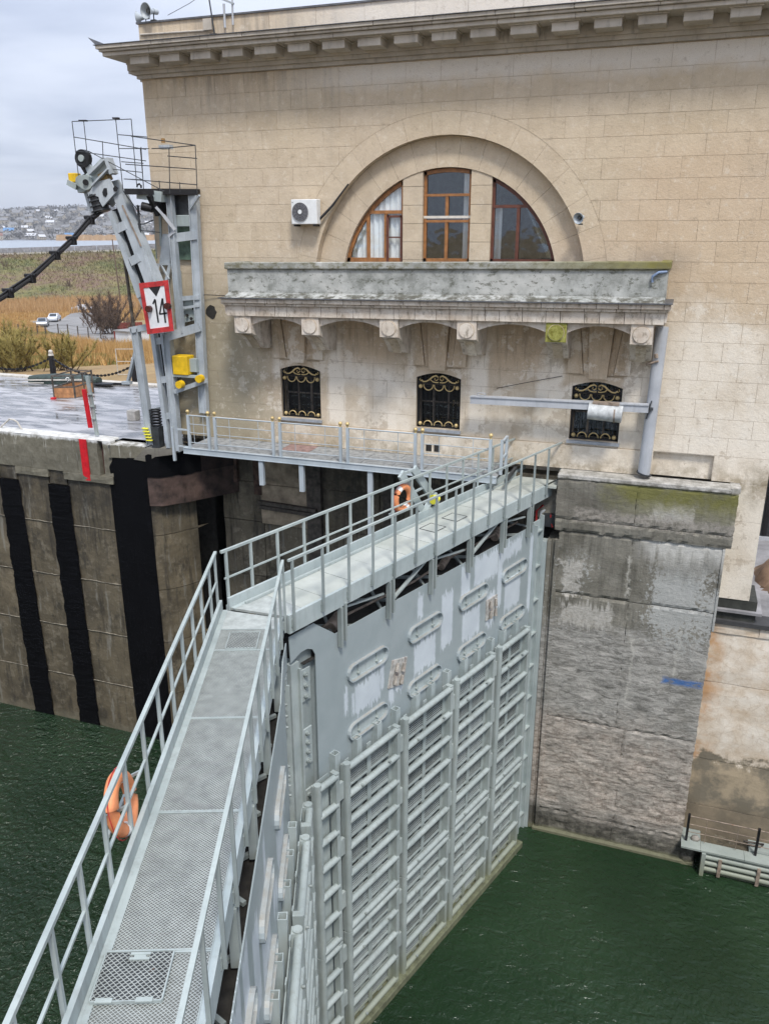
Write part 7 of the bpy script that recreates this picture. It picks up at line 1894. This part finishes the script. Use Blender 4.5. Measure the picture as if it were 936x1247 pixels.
# shrubs
def shrub(lbl, loc, h, spread, stems, m, twigs, grp=None, cat='shrub', nm='bare_shrub', up=.8):
    t = thing(nm, lbl, cat, loc, grp); ORG[t.name] = Vector((0, 0, 0))
    st = MB(); tw_ = MB()
    for s_ in range(stems):
        a = rg.uniform(0, 6.28); p = Vector((rg.gauss(0, spread * .18), rg.gauss(0, spread * .18), 0)); d = Vector((math.cos(a) * spread / h * rg.uniform(.2, 1), math.sin(a) * spread / h * rg.uniform(.2, 1), up)).normalized(); L_ = h * rg.uniform(.7, 1.05); pts = [p.copy()]; n = 5
        for i in range(n):
            d = (d + Vector((rg.gauss(0, .10), rg.gauss(0, .10), .03))).normalized(); p = p + d * L_ / n; pts.append(p.copy())
        st.tube(pts, [.03 * h / 3 * (1 - .8 * i / n) + .006 for i in range(n + 1)], 5)
        for i in range(twigs):
            k = rg.uniform(.15, 1) * n; j = min(n - 1, int(k)); b = pts[j].lerp(pts[j + 1], k - j); dd = (d + Vector((rg.gauss(0, .7), rg.gauss(0, .7), rg.uniform(-.1, .7)))).normalized(); l_ = rg.uniform(.2, .75) * h * .25
            e = b + dd * l_; w_ = .010 + .004 * h; sd_ = dd.orthogonal().normalized() * w_; tw_.add([b - sd_, b + sd_, e], [(0, 1, 2)])
            for _ in range(3):
                f_ = b.lerp(e, rg.random()); g2 = f_ + (dd + Vector((rg.gauss(0, .8), rg.gauss(0, .8), rg.gauss(.2, .6)))).normalized() * l_ * .5; tw_.add([f_ - sd_ * .6, f_ + sd_ * .6, g2], [(0, 1, 2)])
    st.build('stem', M['twig'], t, world=False); tw_.build('twigs', M[m], t, world=False)
    return t
def onz(p): return (p[0], p[1], ground_z(p[0], p[1]) - .05)
shrub('large dark bare tree beside the dirt road', onz((-84.706, 108.722, -8.000)), 6.4, 5.0, 30, 'twig', 130, nm='bare_tree', cat='tree')
shrub('low dark bush left of the large bare tree', onz((-97.307, 120.853, -8.600)), 3.0, 2.6, 12, 'twig', 60)
shrub('low brown bush right of the large bare tree', onz((-89.006, 118.916, -8.400)), 3.4, 3.0, 14, 'twig', 60)
shrub('yellow-green willow scrub behind the quay at the left edge', onz((-36.6, 38.6)), 2.6, 2.3, 30, 'willow', 110)
shrub('yellow-green willow scrub right of the leftmost clump', onz((-34.0, 39.2)), 2.3, 2.0, 26, 'willow', 100)
shrub('thin straggly willow shoots by the left edge', onz((-40.4, 41.2)), 3.4, 2.2, 16, 'willow', 60)
shrub('small brown bush in the field above the bollard', onz((-58.971, 71.150, -5.500)), 1.6, 2.0, 10, 'twig', 55)
shrub('small reddish bush by the white shed', onz((-65.168, 83.468, -6.600)), 2.0, 2.6, 12, 'twig', 60)
for i in range(6):
    e, n = (-38, -22, -6, 6, 14, -30)[i], (118, 128, 112, 124, 106, 106)[i]; p = en(e, n)
    shrub(['bare bush on the embankment at its left end', 'bare bush high on the embankment', 'bare bush on the embankment in the middle', 'reddish bush on the embankment behind the cable', 'bare bush at the foot of the embankment near the tower', 'bare bush at the foot of the embankment at left'][i], (p[0], p[1], -8.2 + (n - 104) / 34 * 9.3), 2.2, 3.0, 10, 'twig', 50)

# thin overcast air between here and the far bank
q = MB(); q.box(-5200, 5200, -4700, 6800, -17.5, 125)
hz = q.build('haze', M['dirt']); hz.data.materials.clear(); hz['kind'] = 'stuff'
hm = bpy.data.materials.new('haze_air'); hm.use_nodes = True; hm.node_tree.nodes.clear()
pv = hm.node_tree.nodes.new('ShaderNodeVolumePrincipled'); pv.inputs['Color'].default_value = (.86, .90, .96, 1); pv.inputs['Density'].default_value = .00016; pv.inputs['Anisotropy'].default_value = .2
ho = hm.node_tree.nodes.new('ShaderNodeOutputMaterial'); hm.node_tree.links.new(pv.outputs[0], ho.inputs['Volume'])
hz.data.materials.append(hm)
